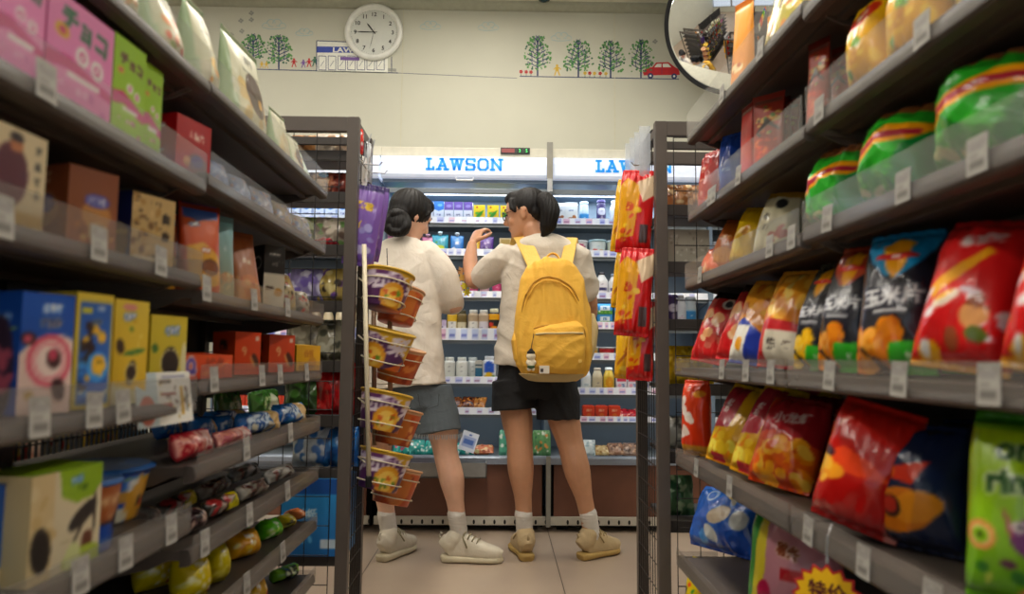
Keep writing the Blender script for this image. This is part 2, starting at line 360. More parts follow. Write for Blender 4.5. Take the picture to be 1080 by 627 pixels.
# the shop front behind the viewer: low wall, mullions, glass, header
slab('wall_front', RX0, RY0-.1, 0, RX1, RY0, .4); slab('wall_front_header', RX0, RY0-.1, 2.7, RX1, RY0, CEIL)
for i in range(4):
    x0 = RX0+i*1.65
    w = empty('window_%d' % (i+1), (x0, RY0-.05, .4)); struct(w)
    MB().box(0, -.03, 0, .06, .03, 2.3).box(1.59, -.03, 0, 1.65, .03, 2.3).box(.06, -.03, 0, 1.59, .03, .06).box(.06, -.03, 2.24, 1.59, .03, 2.3).build('window_frame', CHROME, w)
    MB().box(.06, -.004, .06, 1.59, .004, 2.24).build('window_glass', clear_mat('shop window glass', 'e8f0f4', .1, .02), w)
struct(MB().prism([(WALLY, CEIL), (WALLY-.05, CEIL), (WALLY-.045, CEIL-.02), (WALLY-.015, CEIL-.045), (WALLY, CEIL-.05)], 0, RX0, RX1).build('trim_1', mat('grey cornice', 'a3a291', .6)))
for i, x in enumerate((-.65, .72)): struct(MB().box(x, WALLY-.002, 0, x+.004, WALLY, CEIL-.05).build('trim_%d' % (i+2), mat('wall seam shade', 'c9c5ad', .8)))

# ceiling lamps
def lamp(x, y, w, n):
    t = empty('ceiling_light', (x, y, CEIL)); tag(t, LAMPLAB[n], 'light', 'ceiling lamps')
    MB().box(-.17, -.62, -.05, .17, .62, 0, ch=.008).build('housing', WHITE, t)
    MB().box(-.14, -.58, -.062, .14, .58, -.05, ch=.004).build('diffuser', mat('lamp diffuser', 'ffffff', .5, emit=9, ecol='fff6e6'), t)
    d = bpy.data.lights.new('lamp_light', 'AREA'); d.shape = 'RECTANGLE'; d.size = .28; d.size_y = 1.16; d.energy = w; d.color = (1, .945, .86)
    o = bpy.data.objects.new('lamp_light', d); COL.objects.link(o); o.parent = t; o.location = (0, 0, -.07)
LAMPLAB = ['white ceiling light panel over the near end of the snack aisle', 'white ceiling light panel over the middle of the snack aisle', 'white ceiling light panel above the two shoppers',
 'ceiling light panel above the neighbouring aisle by the cookie shelves', 'ceiling light panel beyond the cookie shelves near the chiller', 'ceiling light panel above the aisle beyond the chip shelves', 'ceiling light panel beyond the chip shelves near the chiller',
 'ceiling light panel near the shop window on the cookie side', 'ceiling light panel near the shop window on the chip side', 'ceiling light panel near the shop window in line with the aisle']
for n, (x, y, w) in enumerate(LAMPS): lamp(x, y, w, n)

# ------------------------------------------------------------------ wall stickers: thin printed films on the wall (units: pixels of the photograph measured on the wall plane)
WY = WALLY-.0012
NAVY = mat('navy sticker ink', '2b3a6b', .6); TREEG = mat('green sticker ink', '5f9a55', .6); TREED = mat('dark green sticker ink', '3c6a55', .6); SKYL = mat('pale blue sticker ink', 'a9bfc0', .6)
REDI = mat('red sticker ink', 'c22a30', .6); YELI = mat('yellow sticker ink', 'd9b23c', .6); PURI = mat('violet sticker ink', '7a5aa0', .6); BLUI = mat('blue sticker ink', '3d4fa8', .6); GREYI = mat('grey sticker ink', '9a9b94', .6); WHIT = mat('white sticker film', 'e9e9e0', .6)
def wp(u, v): p = hit(u, v, 1, WY); return p[0], p[2]
class ST(MB):
    def poly(s, pts, mi=0, lift=0):
        q = [wp(*p) for p in pts]; n = len(q); y1 = WY-.0004*(1+lift); vs = [(x, y1, z) for x, z in q]+[(x, WALLY, z) for x, z in q]
        return s.add(vs, [tuple(range(n)), tuple(range(2*n-1, n-1, -1))]+[(i, i+n, (i+1) % n+n, (i+1) % n) for i in range(n)], mi)
    def line(s, pts, w, mi=0, lift=0):
        for (a, b), (c, d) in zip(pts, pts[1:]):
            L = math.hypot(c-a, d-b) or 1; nx, ny = -(d-b)/L*w/2, (c-a)/L*w/2
            s.poly([(a+nx, b+ny), (c+nx, d+ny), (c-nx, d-ny), (a-nx, b-ny)], mi, lift)
        return s
    def disc(s, u, v, r, mi=0, lift=0, n=8, ry=None): return s.poly([(u+r*math.cos(k*6.2832/n), v+(ry or r)*math.sin(k*6.2832/n)) for k in range(n)], mi, lift)
def tree_sticker(u, v0, v1, hw, lab, seed):
    b = ST(); rn = random.Random(seed); h = v1-v0
    b.line([(u, v1), (u, v0)], 1.6, 0)
    for k in range(7):
        y = v1-h*(.22+.1*k); L = hw*(.95 if k < 3 else .95-.18*(k-2)); 
        for sg in (-1, 1): b.line([(u, y), (u+sg*L*.8, y-h*.13)], .8, 0); b.line([(u+sg*L*.4, y-h*.06), (u+sg*L*.5, y-h*.2)], .6, 0)
    for k in range(120):
        t = rn.random(); y = v1-h*(.16+.82*t); w = hw*math.sin(math.pi*min(1, (1-t)*.62+.12))**.7*(1.02 if t < .6 else 1); x = u+rn.uniform(-w, w)
        b.disc(x, y, rn.uniform(.7, 1.4), 1 if k % 3 else 2, 1+k % 3, 5)
    tag(b.build('tree_sticker', [NAVY, TREEG, TREED]), lab, 'wall sticker', 'tree stickers on the cream wall')
for i, (u, v0, v1, hw, lab) in enumerate([(267, 36, 66, 13, 'green dotted tree sticker on the cream wall beside rising smoke puffs'), (294, 37, 73, 14, 'green dotted tree sticker on the cream wall next to the sticker shop'), (567, 38, 80, 14, 'green tree sticker on the cream wall above tiny red flowers'),
     (610, 42, 81, 16, 'green tree sticker on the cream wall beside the yellow walking figure'), (644, 43, 82, 15, 'green tree sticker on the cream wall past the row of small flowers'), (676, 42, 82, 13, 'green tree sticker on the cream wall behind the red car')]): tree_sticker(u, v0, v1, hw, lab, i)
def cloud_sticker(u, v, s, lab):
    b = ST()
    for dx, dy, r in ((-8, 1, 3.5), (-3, -2, 4), (3, -2, 4.2), (8, 1, 3.4)):
        for k in range(10):
            a0, a1 = math.pi*(1+k/10), math.pi*(1+(k+1)/10); b.line([(u+(dx+r*math.cos(a0))*s, v+(dy+r*math.sin(a0))*s), (u+(dx+r*math.cos(a1))*s, v+(dy+r*math.sin(a1))*s)], .7)
    b.line([(u-11*s, v+2*s), (u-4*s, v+3.4*s), (u+4*s, v+3.2*s), (u+11*s, v+2*s)], .7); b.line([(u-5*s, v+.5*s), (u-1*s, v+1*s)], .6); b.line([(u+2*s, v), (u+6*s, v+.6*s)], .6)
    tag(b.build('cloud_sticker', SKYL), lab, 'wall sticker', 'cloud stickers on the cream wall')
for a in [(289, 27, 1.1, 'pale blue cloud outline sticker above the two tree stickers'), (321, 35, .8, 'pale blue cloud outline sticker above the sticker shop roof'), (454, 28, .95, 'pale blue cloud outline sticker next to the wall clock'), (515, 29, .95, 'pale blue cloud outline sticker halfway along the blank cream wall'), (592, 40, .95, 'pale blue cloud outline sticker between two green tree stickers')]: cloud_sticker(*a)
for u, v, l in ((244, 37, 'small grey smoke puff sticker just above the green snack pouches'), (255, 33, 'small grey smoke puff sticker, middle one of the climbing trail'), (254, 22, 'small grey smoke puff sticker beside the topmost pair'), (265, 21, 'small grey smoke puff sticker, lower one of the topmost pair'), (265, 14, 'small grey smoke puff sticker, highest of the climbing trail'), (691, 44, 'small grey smoke puff sticker above the red car')):
    b = ST(); [b.disc(u+dx, v+dy, 1.15, 0, 0, 8) for dx, dy in ((-1.6, 0), (1.6, -.4), (0, -1.7), (.2, 1.2))]; tag(b.build('smoke_sticker', GREYI), l, 'wall sticker', 'smoke puff stickers')
b = ST().line([(250, 72.5), (420, 77)], .8).line([(548, 80.5), (716, 83.5)], .8).line([(420, 77), (545, 82.5)], .35); tag(b.build('ground_line_sticker', NAVY), 'thin dark ground line sticker running under the trees and the shop', 'wall sticker')
b = ST(); b.poly([(334, 43), (409, 46), (409, 77), (334, 75)], 3); b.line([(334, 43), (409, 46)], .9, 0, 1).line([(334, 43), (334, 75)], .9, 0, 1).line([(413, 60), (413, 76)], .7, 0, 1).poly([(334, 49), (409, 50), (409, 56), (334, 55.5)], 1, 1)
for k in range(7): x = 336+k*10.2; b.line([(x, 59), (x+8, 59.4), (x+8, 74), (x, 73.5), (x, 59)], .6, 0, 1); b.line([(x+2, 70), (x+6, 64)], .4, 0, 1)
b.poly([(359, 60), (379, 60.5), (379, 64), (359, 63.5)], 2, 2).poly([(409, 72), (418, 72.5), (418, 75.5), (409, 75)], 4, 1)
so = b.build('shop_sticker', [NAVY, BLUI, PURI, WHIT, GREYI]); tag(so, 'shop front sticker with a blue sign band, half covered by the wall clock', 'wall sticker')
tx = flat_text('lettering', 'LAWSON', .034, WHIT, so, .0008, .03, 1.35); p = hit(362, 52.8, 1, WY); tx.location = (p[0]+.06, WY-.0012, p[2])
b = ST()
b.poly([(678, 76), (681, 72), (688, 71), (692, 66), (705, 65.5), (712, 71), (716, 73), (717, 79), (679, 79.5)], 0)
b.poly([(690, 71), (693, 67.5), (697.5, 67.3), (697.5, 71)], 2, 1).poly([(699, 71), (699, 67.3), (704.5, 67.2), (708, 71)], 2, 1).disc(686, 80, 3, 1, 1, 12).disc(711, 80.5, 3, 1, 1, 12).disc(686, 80, 1.2, 2, 2).disc(711, 80.5, 1.2, 2, 2).line([(698, 71), (698, 78)], .4, 1, 1)
tag(b.build('car_sticker', [REDI, NAVY, WHIT]), 'red car sticker with dark wheels beside the round mirror', 'wall sticker')
def figure_sticker(u, v, s, m, lab):
    b = ST().disc(u, v-6*s, 1.5*s, 0, 0, 8).poly([(u-1.8*s, v-4.5*s), (u+1.8*s, v-4.5*s), (u+2*s, v), (u-2*s, v)]).line([(u-1.5*s, v-4*s), (u-4*s, v-1.5*s)], 1*s).line([(u+1.5*s, v-4*s), (u+4.5*s, v-2*s)], 1*s).line([(u-1*s, v), (u-2.8*s, v+5*s)], 1.3*s).line([(u+1*s, v), (u+3*s, v+4.8*s)], 1.3*s)
    tag(b.build('figure_sticker', m), lab, 'wall sticker')
figure_sticker(587.5, 75, .95, YELI, 'yellow walking figure sticker between two green trees'); figure_sticker(310, 67, .75, REDI, 'small red figure sticker next to the green dotted tree')
figure_sticker(320, 68, .7, PURI, 'small violet bending figure sticker near the sticker shop'); figure_sticker(326, 67, .75, REDI, 'small red figure sticker against the sticker shop'); figure_sticker(332, 66, .85, TREED, 'small green figure sticker at the corner of the sticker shop')
figure_sticker(276, 69, .55, YELI, 'tiny yellow figure sticker between the two dotted trees'); figure_sticker(281, 69, .55, YELI, 'tiny yellow figure sticker beside the taller dotted tree trunk')
def flower_sticker(u, v, m, l):
    b = ST().line([(u, v+4), (u, v)], .5, 1); [b.disc(u+1.1*math.cos(k*1.257), v-.4+1.1*math.sin(k*1.257), .9, 0, 1, 6) for k in range(5)]; tag(b.build('flower_sticker', [m, TREED]), l, 'wall sticker', 'flower stickers on the ground line')
for k, (u, v) in enumerate([(549.5, 76), (555, 76.3), (560, 76.5)]): flower_sticker(u, v, REDI, ['tiny red flower sticker at the start of the thin ground line', 'tiny red flower sticker, middle one of three before the first tree', 'tiny red flower sticker right against the first tree trunk'][k])
for k, u in enumerate([617, 622, 627, 633, 639]): flower_sticker(u, 77.5+k*.15, YELI if k % 2 == 0 else REDI, ['tiny yellow flower sticker beside the trunk past the walking figure', 'tiny orange-red flower sticker, second of the row between two trees', 'tiny yellow flower sticker in the middle of the row between two trees', 'tiny orange-red flower sticker, fourth of the row between two trees', 'tiny yellow flower sticker at the end of the row by the next trunk'][k])

# wall clock
cp = hit(394, 33, 1, WALLY-.03); clk = empty('wall_clock', (cp[0], WALLY, cp[2])); tag(clk, 'round white wall clock with black numerals showing a quarter to eleven', 'clock')
R0 = .188
def lathe_y(prof, n=48):   # turned about y, facing -y
    b = MB().lathe(prof, n); b.v = [(x, -z, y) for x, y, z in b.v]; return b
lathe_y([(R0*.9, 0), (R0*.99, .006), (R0, .022), (R0*.97, .036), (R0*.9, .042), (R0*.83, .036), (R0*.80, .024), (R0*.79, .015)]).build('rim', mat('clock rim plastic', 'e6e6e0', .35), clk, True)
lathe_y([(R0*.82, .012), (R0*.82, .016), (0.001, .0165)]).build('dial', mat('clock dial', 'd4d6cf', .6, 0, .02), clk)
INK = mat('black ink', '1c1c1c', .6)
for k in range(1, 13):
    a = math.radians(90-30*k); tx = flat_text('numeral', str(k), .027, INK, clk, .0006, .02); tx.location = (R0*.64*math.cos(a), -.0172, R0*.64*math.sin(a))
b = MB()
for k in range(60):
    a = math.radians(6*k); c, s = math.cos(a), math.sin(a); w = .0014 if k % 5 == 0 else .0006; r0, r1 = R0*.755, R0*.785
    b.add([(r0*c-w*s, -.0172, r0*s+w*c), (r0*c+w*s, -.0172, r0*s-w*c), (r1*c+w*s, -.0172, r1*s-w*c), (r1*c-w*s, -.0172, r1*s+w*c)], [(0, 1, 2, 3)])
b.build('tick_marking', INK, clk)
def hand(ang, L, w, y, nm):
    a = math.radians(90-ang); c, s = math.cos(a), math.sin(a); t = .18*L
    MB().prism([(-t*c-w*.5*s, -t*s+w*.5*c), (-t*c+w*.5*s, -t*s-w*.5*c), (L*.7*c+w*s, L*.7*s-w*c), (L*c, L*s), (L*.7*c-w*s, L*.7*s+w*c)], 1, y, y-.001).build(nm, INK, clk)
hand(322, R0*.42, .005, -.0185, 'hour_hand'); hand(270, R0*.62, .0035, -.02, 'minute_hand'); hand(192, R0*.6, .001, -.0215, 'second_hand')

# convex security mirror
mc = hit(779, 21, 1, 4.0); RM = .418
mir = empty('convex_mirror', tuple(mc)); mir.rotation_euler = (math.radians(25), 0, math.radians(-19)); tag(mir, 'round convex security mirror with a black rim high in the corner', 'mirror')
lathe_y([(RM*math.sin(a)/math.sin(.36), (math.cos(a)-math.cos(.36))*RM/math.sin(.36)*.8) for a in [.36*(1-i/18) for i in range(18)]]+[(.0005, (1-math.cos(.36))*RM/math.sin(.36)*.8)], 72).build('mirror_face', mat('mirror silver', 'e9ebec', .03, 1, .01), mir, True)
lathe_y([(RM*1.0, .004), (RM*1.02, .006), (RM*1.028, -.002), (RM*1.02, -.014), (RM*.97, -.016)], 72).build('rim', mat('black rubber rim', '15161a', .45), mir, True)
MB().tube([(0, .02, 0), (.05, .12, .06), (.1, .38, .1)], .014, 10).box(.04, .36, .02, .16, .39, .18, ch=.004).build('wall_bracket', mat('black bracket', '1d1e20', .5, .4), mir)
# dark dome by the cornice
p = hit(574, -4, 1, 4.30); o = MB().lathe([(.055, CEIL-p[2]), (.055, .03), (.05, .0), (.035, -.025), (.012, -.038), (.001, -.04)], 28).build('security_camera', mat('dark teal dome', '16323c', .15), None, True); o.location = (p[0], 4.30, p[2]); tag(o, 'dark dome camera hanging from the ceiling by the cornice', 'camera')
# ------------------------------------------------------------------ open chiller cases along the back wall
CY, SY = 3.67, 3.84                          # front of the base, front of the inner shelves
CW = .89
def zc(v, Y=CY, u=540): return float(rowZ(v, 0 if u == 540 else (u-527)*Y/750, Y))
COLD = mat('chiller liner blue grey', '6e8094', .45, .1, .03, 8); COLDB = mat('chiller back grey', '7f8c98', .5, .1, .03, 8)
SHW = mat('chiller shelf grey', '7c858c', .35, .3, .03, 10); RAILW = mat('white price rail', 'e6eaf4', .3, 0, .03, 40); WOOD = mat('brown wood laminate', '6a4230', .5, 0, .18, 5, .1)
SIGNW = mat('sign panel translucent white', 'd4dce8', .3, emit=.36, ecol='dbe6ff'); SIGNB = mat('blue lettering film', '2a9fe0', .4, emit=.35)
BLACKM = mat('black void', '0b0a0a', .8)
ZS = {'L': [(232, 240), (265.5, 274), (310, 318), (349, 363), (400, 408.5), (432.5, 441)], 'R': [(232, 240), (265.5, 274), (310, 318), (341, 350), (374, 382.6), (410.5, 419), (441, 448)]}
CHX = [(-1.53, 'L'), (-.64, 'L'), (.25, 'R'), (1.14, 'R')]
CHLAB = ['open dairy chiller case seen through the wire of the end rack hung with purple bags', 'open dairy chiller case with lit sign, behind the shopper with the hair bun', 'open dairy chiller case behind the shopper with the yellow backpack', 'open dairy chiller case mostly hidden by the chip bag shelves']
def chiller(x0, kind, lab):
    x1 = x0+CW; t = empty('refrigerated_display_case', ((x0+x1)/2, CY, 0)); tag(t, lab, 'chiller', 'open chiller cases along the back wall')
    ox, oy = (x0+x1)/2, CY
    class B(MB):
        def build(s, name, m, parent=t, smooth=False):
            s.v = [(a-ox, b-oy, c) for a, b, c in s.v]; return MB.build(s, name, m, parent, smooth)
    zt, zb = zc(165), zc(188.5); zk = zc(155)
    back = WALLY-.03
    B().box(x0, SY+.32, .03, x1, back, zk).box(x0, SY-.02, .35, x0+.012, back, zb+.02).box(x1-.012, SY-.02, .35, x1, back, zb+.02).build('cabinet', COLD)
    B().box(x0+.012, SY+.308, .35, x1-.012, SY+.32, zb+.06).build('back_panel', COLDB)
    # top: cream fascia, lit sign, blind bar with handle
    B().box(x0, CY+.02, zt+.002, x1, back-.05, zk, ch=.004).build('top_fascia', CREAMW if False else mat('cream fascia', 'd3cfbd', .5))
    sg = B().prism([(CY+.03, zt), (CY+.003, zt-.004), (CY-.012, zt-.04), (CY-.014, zb+.016), (CY-.004, zb+.003), (CY+.03, zb), (CY+.2, zb+.02), (CY+.2, zt)], 0, x0+.006, x1-.006).build('sign_panel', SIGNW)
    tx = flat_text('lettering', 'LAWSON', .0001, SIGNB, sg) if False else slab_lettering(sg)
    tx.location = (0, -.0145, zc(174.8)-0)
    B().box(x0+.01, CY+.03, zb-.018, x1-.01, CY+.3, zb+.0).box(x0+.01, CY+.3, zb-.018, x1-.01, back-.05, zb+.02).build('canopy', COLD)
    B().box(x0+.01, CY+.035, zc(203), x1-.01, CY+.06, zc(197.5), ch=.004).build('night_blind_bar', SHW)
    B().tube([((x0+x1)/2-.045, CY-.0, zb+.004), ((x0+x1)/2-.043, CY-.012, zb-.014), ((x0+x1)/2+.043, CY-.012, zb-.014), ((x0+x1)/2+.045, CY-.0, zb+.004)], .005, 8).build('handle', WHITE)
    # light strips of the case
    B().box(x0+.04, CY+.24, zb-.030, x1-.04, CY+.28, zb-.018, ch=.003).build('light_strip', mat('cold white light strip', 'ffffff', .4, emit=2.5, ecol='e4f1ff'))
    d = bpy.data.lights.new('chiller_light', 'AREA'); d.shape = 'RECTANGLE'; d.size = CW-.1; d.size_y = .3; d.energy = CHILLER_W; d.color = (.72, .87, 1)
    o = bpy.data.objects.new('chiller_light', d); COL.objects.link(o); o.parent = t; o.location = (0, .26, zb-.035); o.rotation_euler = (math.radians(4), 0, 0)
    # shelves
    for i, (va, vb) in enumerate(ZS[kind]):
        za, zbm = zc(va, SY), zc(vb, SY)
        if -1 < x0 < 1:
            d = bpy.data.lights.new('shelf_fill_light', 'AREA'); d.shape = 'RECTANGLE'; d.size = CW-.1; d.size_y = .03; d.energy = .2; d.color = (.86, .94, 1)  # added fill light below each shelf, lifts the dark case back; no fitting modelled
            o = bpy.data.objects.new('shelf_fill_light', d); COL.objects.link(o); o.parent = t; o.location = (0, SY+.035-CY, zbm-.008); o.rotation_euler = (math.radians(35), 0, 0)
        s = B().box(x0+.014, SY+.006, za-.016, x1-.014, SY+.308, za-.004).box(x0+.014, SY, zbm, x1-.014, SY+.006, zbm+.024).prism([(SY+.02, zbm), (SY+.305, zbm), (SY+.305, zbm-.05)], 0, x0+.014, x0+.018).prism([(SY+.02, zbm), (SY+.305, zbm), (SY+.305, zbm-.05)], 0, x1-.018, x1-.014).build('shelf', SHW)
        hgt = za-zbm; rn = random.Random(i*7+int(x0*10)); ra = Art(CW, hgt, 'e2e6f0', 500); x = .03
        while x < .93:
            w = rn.uniform(.02, .045); ra.r(x, .12, x+w, .88, rn.choice(['aab2de', 'c9cdea', 'd6b6cc', 'b9c6e6'])); ra.r(x+.004, .3, x+w-.004, .5, rn.choice(['5a64ae', '8a5c8c', '7680c0'])); x += w+rn.uniform(.008, .05)
        U_, V_ = np.meshgrid(np.linspace(0, 1, 200), [0, .15, .4, .6, .85, 1]); vs = [(x0+.014+(CW-.028)*u-ox, SY-.016+.008*v-oy, zbm+.018+(hgt-.006)*v) for u, v in zip(U_.ravel(), V_.ravel())]; n_ = len(vs); cc = ra.get(U_, V_).reshape(-1, 3)
        fs_ = [(j*200+k, j*200+k+1, (j+1)*200+k+1, (j+1)*200+k) for j in range(5) for k in range(199)]
        vs += [(x0+.014-ox, SY-.002-oy, zbm+.018), (x1-.014-ox, SY-.002-oy, zbm+.018), (x1-.014-ox, SY-.002-oy, zbm+.012+hgt), (x0+.014-ox, SY-.002-oy, zbm+.012+hgt)]
        fs_ += [(n_+1, n_, n_+3, n_+2), (n_, n_+1, 199, 0), (1000, 1199, n_+2, n_+3)]
        mk('price_rail', vs, fs_, PLAS, s, np.vstack([cc, np.ones((4, 3))*.85]))
    # base deck, laminate, kick plate
    z1, z2 = zc(481), zc(490)
    B().box(x0+.005, CY+.012, z2, x1-.005, back-.05, z1-.012).build('base_deck', SHW)
    B().prism([(CY+.012, z1+.0), (CY-.004, z1-.004), (CY-.008, z1-.012), (CY-.006, z2), (CY+.03, z2-.006), (CY+.03, z1-.02)], 0, x0+.012, x1-.012).build('bumper_rail', mat('blue grey bumper', '8d97a6', .3, .3))
    B().box(x0+.03, CY+.012, zc(545.5), x1-.03, CY+.03, z2+.002, ch=.002).build('laminate_panel', WOOD)
    kp = B().box(x0+.012, CY+.0, .034, x1-.012, CY+.02, zc(545.5), ch=.003).build('kick_plate', mat('off white kick plate', 'b9b3a6', .45))
    b = MB()
    for k in range(16):
        for side in (0, 1):
            xx = x0+.1+k*.052-ox
            if (k % 8) > 4: continue
        b.lathe([(.008, 0), (.008, .002)], 12, (0, 0, 0)); n = 24; b.v[-n:] = [(x*.75+xx, -.0012+z*.5, zc(551)+y*1.5) for x, y, z in b.v[-n:]]
    b.build('vent_slot_marking', BLACKM, kp)
    B().box(x0+.05, CY+.06, 0, x0+.1, CY+.11, .04).box(x1-.1, CY+.06, 0, x1-.05, CY+.11, .04).box(x0+.02, CY+.12, .0, x1-.02, back-.06, .32).build('plinth', BLACKM)
    return t
def slab_lettering(parent):
    """LAWSON drawn as wide slab serif capitals, 0.405 wide and 0.058 high"""
    H, Wd = .055, .066; G = {'L': [[(0, 0), (.62, 0)], [(0, 1), (.42, 1)], [(.21, 0), (.21, 1)], [(.62, 0), (.62, .2)]],
      'A': [[(-.05, 0), (.32, 0)], [(.62, 0), (1.0, 0)], [(.13, 0), (.47, 1)], [(.47, 1), (.82, 0)], [(.25, .33), (.7, .33)], [(.25, 1), (.5, 1)]],
      'W': [[(-.04, 1), (.3, 1)], [(.82, 1), (1.16, 1)], [(.4, 1), (.72, 1)], [(.12, 1), (.33, 0)], [(.33, 0), (.56, .95)], [(.56, .95), (.79, 0)], [(.79, 0), (1.0, 1)]],
      'S': [[(.78, .78), (.78, 1)], [(.72, 1), (.12, 1)], [(.12, 1), (.05, .78)], [(.05, .78), (.12, .55)], [(.12, .55), (.7, .47)], [(.7, .47), (.78, .25)], [(.78, .25), (.7, 0)], [(.7, 0), (.05, 0)], [(.05, 0), (.05, .24)]],
      'O': [[(.22, 0), (.68, 0)], [(.68, 0), (.86, .2)], [(.86, .2), (.86, .8)], [(.86, .8), (.68, 1)], [(.68, 1), (.22, 1)], [(.22, 1), (.05, .8)], [(.05, .8), (.05, .2)], [(.05, .2), (.22, 0)]],
      'N': [[(-.02, 0), (.32, 0)], [(.02, 1), (.24, 1)], [(.7, 1), (1.04, 1)], [(.15, 0), (.15, 1)], [(.15, 1), (.86, 0)], [(.86, 0), (.86, 1)]]}
    adv = {'L': .86, 'A': 1.08, 'W': 1.24, 'S': .98, 'O': 1.05, 'N': 1.1}; tot = sum(adv[c] for c in 'LAWSON')-.12; k = .400/tot; b = MB(); x = -.200; th = .0125
    for c in 'LAWSON':
        for (ax, ay), (bx, by) in G[c]:
            A = Vector((x+ax*k*.92, ay*H-H/2)); B_ = Vector((x+bx*k*.92, by*H-H/2)); d = (B_-A).normalized(); n = Vector((-d.y, d.x))*th/2*(.95 if abs(d.x) > .9 else 1.05); A -= d*th*.35; B_ += d*th*.35
            b.prism([tuple(A+n), tuple(B_+n), tuple(B_-n), tuple(A-n)], 1, 0, -.0022)
        x += adv[c]*k
    return b.build('lettering', SIGNB, parent)
for (x0, kind), lab in zip(CHX, CHLAB): chiller(x0, kind, lab)
# post cover between the two middle cases, with its cable clip
t = empty('case_joint_post', (.25, CY-.024, 0)); tag(t, 'narrow grey metal post covering the joint between the two middle chiller cases', 'post')
MB().box(-.016, -.014, zc(190), .016, .0, zc(151.5), ch=.003).build('post', mat('aluminium post', '8f8d84', .45, .3), t)
MB().box(-.012, .001, 0.03, .012, .010, zc(481), ch=.002).build('lower_post', mat('aluminium post', '8f8d84', .45, .3), t)
MB().box(-.014, -.02, zc(204), .014, -.002, zc(190), ch=.003).box(-.008, -.012, zc(216), .008, -.0, zc(204), ch=.002).build('cable_clip', CHROME, t)
# temperature display on the fascia
p = at(544, 158.5, CY); t = empty('temperature_display', (p.x, CY+.018, p.z)); tag(t, 'small temperature display with green digits on the cream chiller fascia', 'display')
MB().box(-.08, -.008, -.017, .075, 0, .017, ch=.003).build('housing', mat('dark display housing', '2b2a2c', .4), t)
MB().box(-.074, -.01, -.011, -.006, -.008, .011, ch=.001).build('label', mat('red and grey label', '9a4a4a', .5), t)
for x in (.006, .042):
    f = MB().box(x, -.01, -.014, x+.03, -.008, .014, ch=.001).build('screen', mat('green black screen', '0d2a18', .3), t); s = flat_text('digit', '5' if x > .02 else '3', .017, mat('lit green digit', '4ade6a', .5, emit=1.5), f, .0004); s.location = (x+.015, -.0105, 0)
# grey pull-out tray under the first case
a, b_ = at(372, 488, CY-.1), at(513, 505, CY-.1)
t = empty('display_tray', (0, CY-.1, 0)); tag(t, 'grey metal display tray sticking out below the chiller deck behind the cup noodle rack', 'tray')
MB().box(a.x-.1, 0, b_.z, b_.x, .004, a.z, ch=.001).box(a.x-.1, 0, b_.z, b_.x, .088, b_.z+.006).box(b_.x-.004, 0, b_.z, b_.x, .088, a.z).box(a.x-.1, 0, b_.z, a.x-.096, .088, a.z).build('tray_body', mat('tray grey', '8b8985', .4, .3), t)
TRAYZ = b_.z+.006

# ------------------------------------------------------------------ gondolas with the snack shelves
XL = .46
TAG_A = art(.032, .04, 'a5a29b', [('r', .12, .62, .85, .86, '8d8a86'), ('r', .12, .14, .88, .36, '6a6762'), ('r', .12, .44, .6, .5, '6d6a66')], 1200)
def tag_mesh():
    nu, nv = 12, 15; u, v = np.meshgrid(np.linspace(0, 1, nu), np.linspace(0, 1, nv)); c = TAG_A.get(u, v).reshape(-1, 3)
    vs = [((u[j, i]-.5)*.032, -.0008*math.sin(math.pi*u[j, i]), v[j, i]*.04) for j in range(nv) for i in range(nu)]; fs = [(j*nu+i, j*nu+i+1, (j+1)*nu+i+1, (j+1)*nu+i) for j in range(nv-1) for i in range(nu-1)]
    n = len(vs); vs += [(-.016, .0008, 0), (.016, .0008, 0), (.016, .0008, .04), (-.016, .0008, .04)]; fs.append((n+1, n, n+3, n+2)); c = np.vstack([c, np.ones((4, 3))*.8])
    o = mk('price_tag', vs, fs, PAPER, None, c); me = o.data; bpy.data.objects.remove(o); return me
TAGM = tag_mesh(); RN = random.Random(5)
GUARD = {}
